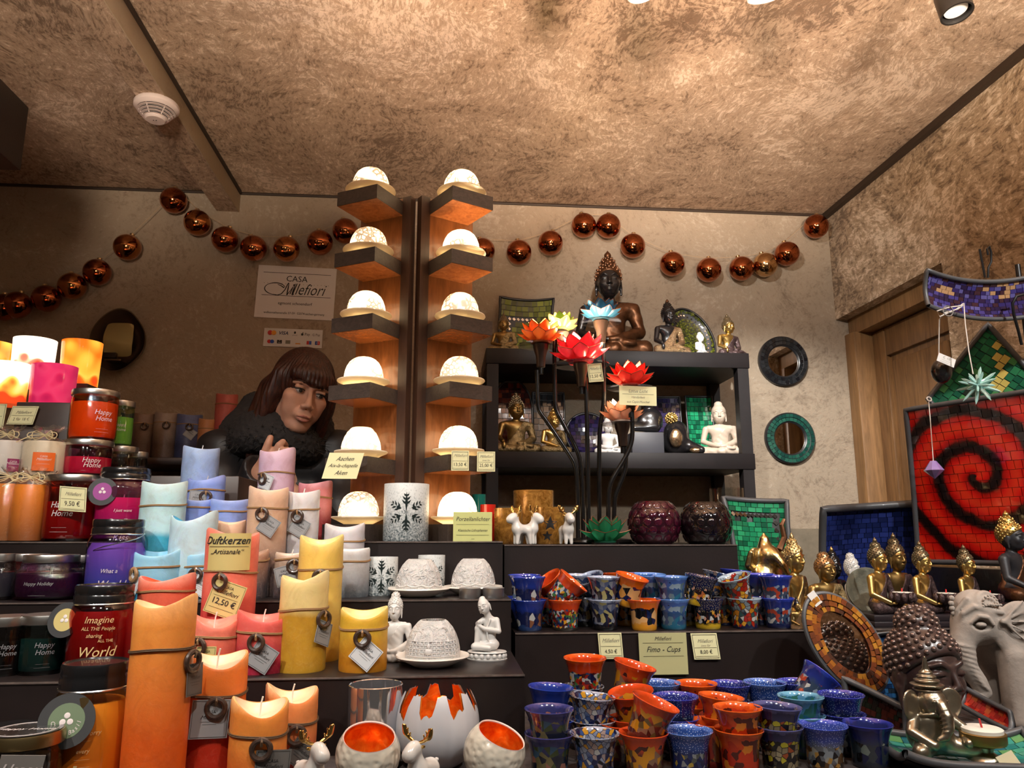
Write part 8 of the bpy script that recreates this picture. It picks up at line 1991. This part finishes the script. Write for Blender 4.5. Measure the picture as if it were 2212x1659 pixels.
def face_f(P):
    Q = ((P-np.array(HP, np.float32)) @ HR).astype(np.float32)
    f = ell(Q, (0, 0.015, 0.030), (0.072, 0.090, 0.082))
    f = su(f, ell(Q, (0, -0.022, -0.036), (0.053, 0.062, 0.069)), 0.03)
    f = su(f, ell(Q, (0, -0.066, -0.096), (0.021, 0.020, 0.016)), 0.025)
    for sx in (-1, 1):
        f = su(f, ell(Q, (sx*0.040, -0.058, -0.016), (0.022, 0.020, 0.018)), 0.018)
        f = su(f, ell(Q, (sx*0.033, -0.056, -0.046), (0.021, 0.022, 0.030)), 0.022)
        f = su(f, cap(Q, (sx*0.041, -0.012, -0.068), (sx*0.019, -0.058, -0.094), 0.015, 0.013), 0.02)
        f = ss(f, ell(Q, (sx*0.030, -0.094, 0.008), (0.017, 0.013, 0.010)), 0.012)
        f = su(f, chain(Q, [(sx*0.014, -0.083, 0.024), (sx*0.032, -0.084, 0.029), (sx*0.050, -0.070, 0.022)], [0.0045, 0.005, 0.004]), 0.012)
        f = su(f, ell(Q, (sx*0.030, -0.0750, 0.0140), (0.0152, 0.0098, 0.0076)), 0.0035)
        f = su(f, ell(Q, (sx*0.030, -0.0735, 0.0015), (0.0140, 0.0085, 0.0038)), 0.004)
        f = su(f, ell(Q, (sx*0.0125, -0.0955, -0.0335), (0.0078, 0.0085, 0.0068)), 0.006)
        f = ss(f, ell(Q, (sx*0.0068, -0.1015, -0.0405), (0.0034, 0.004, 0.0024)), 0.002)
        f = ss(f, cap(Q, (sx*0.021, -0.094, -0.038), (sx*0.032, -0.084, -0.062), 0.0022, 0.002), 0.008)
    f = su(f, chain(Q, [(0, -0.082, 0.016), (0, -0.091, -0.004), (0, -0.1025, -0.027)], [0.0066, 0.0070, 0.0096]), 0.009)
    f = su(f, ell(Q, (0, -0.086, -0.058), (0.024, 0.012, 0.016)), 0.014)
    f = su(f, ell(Q, (0, -0.0945, -0.0605), (0.0205, 0.0085, 0.0048)), 0.004)
    f = su(f, ell(Q, (0, -0.0925, -0.0705), (0.0180, 0.0090, 0.0056)), 0.004)
    f = ss(f, ell(Q, (0, -0.1035, -0.0655), (0.0215, 0.0080, 0.0013)), 0.0015)
    f = su(f, cap(Q, (0, 0.018, -0.06), (0, 0.048, -0.20), 0.050, 0.054), 0.03)
    return f
hand_l = [ # viewer's left hand: thumb up, fingers curled over the collar
    [(WRL, 0.024), (at(580, 996, 2.045), 0.026), (at(590, 984, 2.04), 0.024)],
    [(at(577, 996, 2.035), 0.013), (at(574, 975, 2.025), 0.0115), (at(580, 957, 2.02), 0.0100), (at(584, 946, 2.022), 0.0085)],
    [(at(592, 982, 2.03), 0.0110), (at(603, 962, 2.02), 0.0095), (at(611, 955, 2.03), 0.0085), (at(617, 962, 2.05), 0.0078)],
    [(at(597, 988, 2.03), 0.0110), (at(611, 974, 2.018), 0.0095), (at(620, 972, 2.03), 0.0085), (at(624, 980, 2.05), 0.0078)],
    [(at(598, 996, 2.03), 0.0105), (at(614, 988, 2.018), 0.0092), (at(624, 988, 2.03), 0.0083), (at(627, 996, 2.05), 0.0076)],
    [(at(597, 1004, 2.03), 0.0098), (at(612, 1001, 2.02), 0.0085), (at(620, 1002, 2.032), 0.0076), (at(622, 1009, 2.05), 0.0070)]]
hand_r = [
    [(WRR, 0.023), (at(630, 1066, 2.04), 0.025), (at(621, 1056, 2.04), 0.022)],
    [(at(633, 1060, 2.035), 0.0125), (at(628, 1042, 2.025), 0.011), (at(621, 1030, 2.025), 0.009)],
    [(at(623, 1052, 2.03), 0.0105), (at(614, 1042, 2.018), 0.0092), (at(606, 1042, 2.03), 0.0082), (at(603, 1049, 2.05), 0.0075)],
    [(at(620, 1060, 2.03), 0.0105), (at(610, 1053, 2.018), 0.0092), (at(602, 1055, 2.03), 0.0082), (at(600, 1062, 2.05), 0.0075)],
    [(at(620, 1068, 2.03), 0.0100), (at(610, 1065, 2.02), 0.0088), (at(603, 1068, 2.03), 0.0080), (at(602, 1075, 2.05), 0.0072)],
    [(at(622, 1076, 2.03), 0.0095), (at(613, 1076, 2.022), 0.0082), (at(607, 1080, 2.032), 0.0074)]]
def arms_f(P, infl=0.0):
    f = chain(P, [SHL, ELL, WRL], [0.050+infl, 0.042+infl, 0.027+infl])
    return np.minimum(f, chain(P, [SHR, ELR, WRR], [0.050+infl, 0.042+infl, 0.027+infl]))
def skin_f(P):
    f = face_f(P)
    f = su(f, ell(P, tuple(CHS), (0.13, 0.09, 0.17)), 0.04)
    f = su(f, cap(P, tuple(SHL), tuple(SHR), 0.045), 0.05)
    f = su(f, cap(P, tuple(NB), tuple(CHS+Vector((0, 0, 0.08))), 0.052, 0.08), 0.04)
    f = su(f, arms_f(P), 0.02)
    for hd in (hand_l, hand_r):
        for i, fg in enumerate(hd): f = su(f, chain(P, [tuple(p) for p, r_ in fg], [r_ for p, r_ in fg]), 0.010 if i == 0 else 0.005)
    return f
lo = (min(SHL.x, ELL.x)-0.09, 1.98, 1.30); hi = (SHR.x+0.10, 2.48, HP.z+0.15)
Mi = T(*(-root))
mobj('body', sdf_mesh('body', skin_f, lo, hi, 0.0027), m_skin, t, Mi)
# eyes, brows, lips
m_eyew = mat('eye_white', (0.62, 0.55, 0.52), 0.15, coat=0.5); m_iris = mat('eye_iris', (0.025, 0.02, 0.018), 0.1, coat=0.6)
m_lash = mat('dark_lashes', (0.012, 0.008, 0.007), 0.6); m_lip = mat('lip_skin', (0.40, 0.14, 0.11), 0.4, coat=0.1)
Mh = T(*(HP-root)) @ Hm.to_4x4()
for sx in (-1, 1):
    e = mobj('eye', MB().ball((sx*0.030, -0.0738, 0.0072), 0.0112, 20, 14), m_eyew, t, Mh)
    mobj('iris', MB().ball((sx*0.030+0.002, -0.0842, 0.0050), (0.0056, 0.0016, 0.0056), 16, 8), m_iris, e)
    mobj('lashes', MB().tube([(sx*0.016, -0.0820, 0.0085), (sx*0.024, -0.0862, 0.0108), (sx*0.032, -0.0868, 0.0110), (sx*0.041, -0.0822, 0.0088), (sx*0.048, -0.0768, 0.0068)], [0.0012, 0.0019, 0.0022, 0.0021, 0.0010], 6)
         .tube([(sx*0.018, -0.0815, 0.0035), (sx*0.028, -0.0840, 0.0010), (sx*0.040, -0.0800, 0.0028)], 0.0007, 5), m_lash, t, Mh)
    mobj('eyebrow', MB().tube([(sx*0.013, -0.0905, 0.0255), (sx*0.026, -0.0925, 0.0318), (sx*0.040, -0.0860, 0.0320), (sx*0.051, -0.0735, 0.0268)], [0.0014, 0.0021, 0.0018, 0.0008], 6), mat('brow_hair', (0.05, 0.02, 0.012), 0.7), t, Mh)
lp = MB()
lp.tube([(-0.0205, -0.0935, -0.0648), (-0.010, -0.1012, -0.0608), (-0.004, -0.1032, -0.0592), (0, -0.1030, -0.0602), (0.004, -0.1032, -0.0592), (0.010, -0.1012, -0.0608), (0.0205, -0.0935, -0.0648)], [0.0008, 0.0023, 0.0028, 0.0026, 0.0028, 0.0023, 0.0008], 8)
lp.tube([(-0.0185, -0.0930, -0.0672), (-0.009, -0.1000, -0.0712), (0, -0.1018, -0.0722), (0.009, -0.1000, -0.0712), (0.0185, -0.0930, -0.0672)], [0.0008, 0.0029, 0.0034, 0.0029, 0.0008], 8)
mobj('lips', lp, m_lip, t, Mh)
# hair: one shell with a fringe and long side curtains, plus strands
def hair_w(P):
    Q = ((P-np.array(HP, np.float32)) @ HR).astype(np.float32)
    f = ell(Q, (0, 0.020, 0.034), (0.086, 0.106, 0.096))
    for sx in (-1, 1):
        f = su(f, chain(Q, [(sx*0.072, -0.012, 0.030), (sx*0.080, -0.010, -0.03), (sx*0.080, 0.0, -0.10), (sx*0.078, 0.012, -0.17), (sx*0.07, 0.0, -0.235)], [0.026, 0.026, 0.027, 0.026, 0.012]), 0.02)
        f = su(f, chain(Q, [(sx*0.06, 0.05, -0.02), (sx*0.065, 0.06, -0.12), (sx*0.06, 0.05, -0.22)], [0.045, 0.045, 0.02]), 0.02)
    f = ss(f, ell(Q, (0, -0.095, -0.045), (0.058, 0.060, 0.085)), 0.006)
    f = su(f, ell(Q, (0, -0.062, 0.052), (0.064, 0.034, 0.030)), 0.010)
    f = su(f, chain(Q, [(-0.052, -0.066, 0.045), (-0.022, -0.088, 0.036), (0.012, -0.092, 0.032), (0.044, -0.076, 0.038)], [0.010, 0.0075, 0.0075, 0.010]), 0.012)
    a = np.arctan2(Q[:, 1]+0.01, Q[:, 0]); f = f-0.0013*np.sin(a*46+Q[:, 2]*60)
    return f
b0 = HP-Vector((0.17, 0.17, 0.30)); b1 = HP+Vector((0.17, 0.19, 0.16))
def hair_mat():
    n = NT('auburn_hair'); n.set(rough=0.38, spec=0.5)
    v = n.coord(scale=(1, 1, 0.12)); n.color(n.ramp(n.noise(v, 150, 4, 0.6), [(0.3, (0.014, 0.004, 0.003)), (0.55, (0.045, 0.011, 0.006)), (0.75, (0.11, 0.030, 0.013))])); n.bump(n.noise(v, 300, 3, 0.6), 0.5, 0.003); return n.m
m_hairw = hair_mat()
hr = mobj('hair', sdf_mesh('hair', hair_w, b0, b1, 0.0027), m_hairw, t, Mi)
st = MB(); rnd = random.Random(2)
for i in range(90):          # fringe strands
    x = -0.052+0.104*i/89+rnd.uniform(-0.002, 0.002); z1 = 0.019+0.008*rnd.random()+0.10*x*x*20*0.02
    top = (x*0.45, -0.045, 0.122); mid = (x*0.9, -0.092+6*x*x, 0.075); low = (x+rnd.uniform(-0.003, 0.003), -0.100+9.5*x*x, z1)
    st.tube([top, ((top[0]+mid[0])/2, -0.078+4*x*x, 0.104), mid, ((mid[0]+low[0])/2, -0.100+8*x*x, 0.050), low], [0.0012, 0.0014, 0.0014, 0.0012, 0.0004], 4)
for sx in (-1, 1):
    for i in range(26):      # side strands
        q = i/25; y0 = -0.055+0.06*q; st.tube([(sx*0.030, -0.03+0.05*q, 0.125), (sx*0.080, y0*0.8, 0.070), (sx*0.099-sx*0.010*(1-q), y0, 0.0), (sx*0.104, y0+0.01, -0.10), (sx*(0.092+0.014*rnd.random()), y0+0.01, -0.21-0.05*rnd.random())], [0.0012, 0.0016, 0.0016, 0.0014, 0.0004], 4)
mobj('hair_strands', st, m_hairw, hr, (T(*(HP-root)) @ Hm.to_4x4()))
# coat, collar, hood, trousers
m_coat = mat('black_padded_coat', (0.013, 0.012, 0.014), 0.5, var=0.3, vs=14, bump=0.35, bs=18)
m_fur = mat('dark_fur_collar', (0.018, 0.016, 0.017), 0.8, bump=1.0, bs=120)
def coat_f(P):
    f = ell(P, (CHS.x, 2.385, 1.46), (0.185, 0.140, 0.24))
    f = su(f, ell(P, (CHS.x, 2.42, 1.16), (0.190, 0.145, 0.26)), 0.08)
    f = su(f, cap(P, tuple(SHL+Vector((0.02, 0, 0))), tuple(SHR-Vector((0.02, 0, 0))), 0.075), 0.06)
    f = su(f, arms_f(P, 0.026), 0.03)
    for w_, e_ in ((WRL, ELL), (WRR, ELR)):
        d = (w_-e_).normalized(); c = w_-d*0.012
        f = np.maximum(f, -(np.maximum(((P-np.array(c, np.float32)) @ np.array(d, np.float32))*-1.0, np.sqrt(((P-np.array(w_+d*0.04, np.float32))**2).sum(1))-0.085)))if False else f
    for hd, w_, e_ in ((hand_l, WRL, ELL), (hand_r, WRR, ELR)):
        d = (w_-e_).normalized(); c = np.array(w_+d*0.055, np.float32)
        f = np.maximum(f, -(np.sqrt(((P-c)**2).sum(1))-0.062))
    f = f-0.004*np.sin(P[:, 2]*70)*(np.abs(P[:, 0]-CHS.x) < 0.3)
    return np.maximum(f, 0.92-P[:, 2])
mobj('coat', sdf_mesh('coat', coat_f, (SHL.x-0.16, 1.99, 0.90), (SHR.x+0.16, 2.60, 1.78), 0.0062), m_coat, t, Mi)
def collar_f(P):
    f = None
    c = NB+Vector((0.0, -0.01, 0.03))
    for dz, R_, r_ in ((0.0, 0.092, 0.045), (0.045, 0.080, 0.038)):
        g = tor(P, tuple(c+Vector((0, 0.005, dz-0.02))), R_, r_, rot3(-12, 6, 0)); f = g if f is None else su(f, g, 0.03)
    f = su(f, ell(P, tuple(c+Vector((-0.105, 0.06, 0.02))), (0.075, 0.07, 0.085)), 0.03)      # hood lumps behind the head
    f = su(f, ell(P, tuple(c+Vector((-0.085, 0.085, 0.10))), (0.05, 0.05, 0.06)), 0.03)
    f = su(f, ell(P, tuple(c+Vector((0.10, 0.05, 0.03))), (0.06, 0.06, 0.08)), 0.03)
    n_ = np.sin(P[:, 0]*210)*np.sin(P[:, 1]*190+1)*np.sin(P[:, 2]*230+2)
    return f-0.0035*n_
cc = NB
mobj('fur_collar', sdf_mesh('fur_collar', collar_f, (cc.x-0.22, cc.y-0.17, cc.z-0.14), (cc.x+0.20, cc.y+0.20, cc.z+0.22), 0.0042), m_fur, t, Mi)
tuft = MB(); rnd = random.Random(9)
for i in range(260):
    a = rnd.uniform(0, 2*PI); b_ = rnd.uniform(-0.6, 1.6); R_ = 0.092; r_ = 0.042
    p = NB+Vector(((R_+r_*math.cos(b_))*math.cos(a), (R_+r_*math.cos(b_))*math.sin(a)-0.005, 0.02+r_*math.sin(b_)))
    d = Vector((math.cos(a)*math.cos(b_), math.sin(a)*math.cos(b_), math.sin(b_)))+Vector((rnd.uniform(-0.7, 0.7), rnd.uniform(-0.7, 0.7), rnd.uniform(-0.7, 0.7)))
    tuft.tube([p, p+d*0.010, p+d*0.019+Vector((0, 0, -0.004))], [0.0012, 0.0010, 0.0002], 4)
mobj('fur_tufts', tuft, m_fur, t, Mi)
def leg_f(P):
    f = None
    for sx in (-1, 1):
        g = chain(P, [(CHS.x+sx*0.09, 2.42, 0.98), (CHS.x+sx*0.10, 2.40, 0.62), (CHS.x+sx*0.10, 2.43, FL+0.06)], [0.10, 0.072, 0.055]); g = su(g, ell(P, (CHS.x+sx*0.10, 2.38, FL+0.035), (0.05, 0.12, 0.04)), 0.03); f = g if f is None else su(f, g, 0.02)
    return np.maximum(f, FL+0.001-P[:, 2])
mobj('trousers', sdf_mesh('trousers', leg_f, (CHS.x-0.25, 2.2, FL-0.01), (CHS.x+0.25, 2.6, 1.1), 0.012), mat('black_trousers', (0.012, 0.012, 0.013), 0.7), t, Mi)
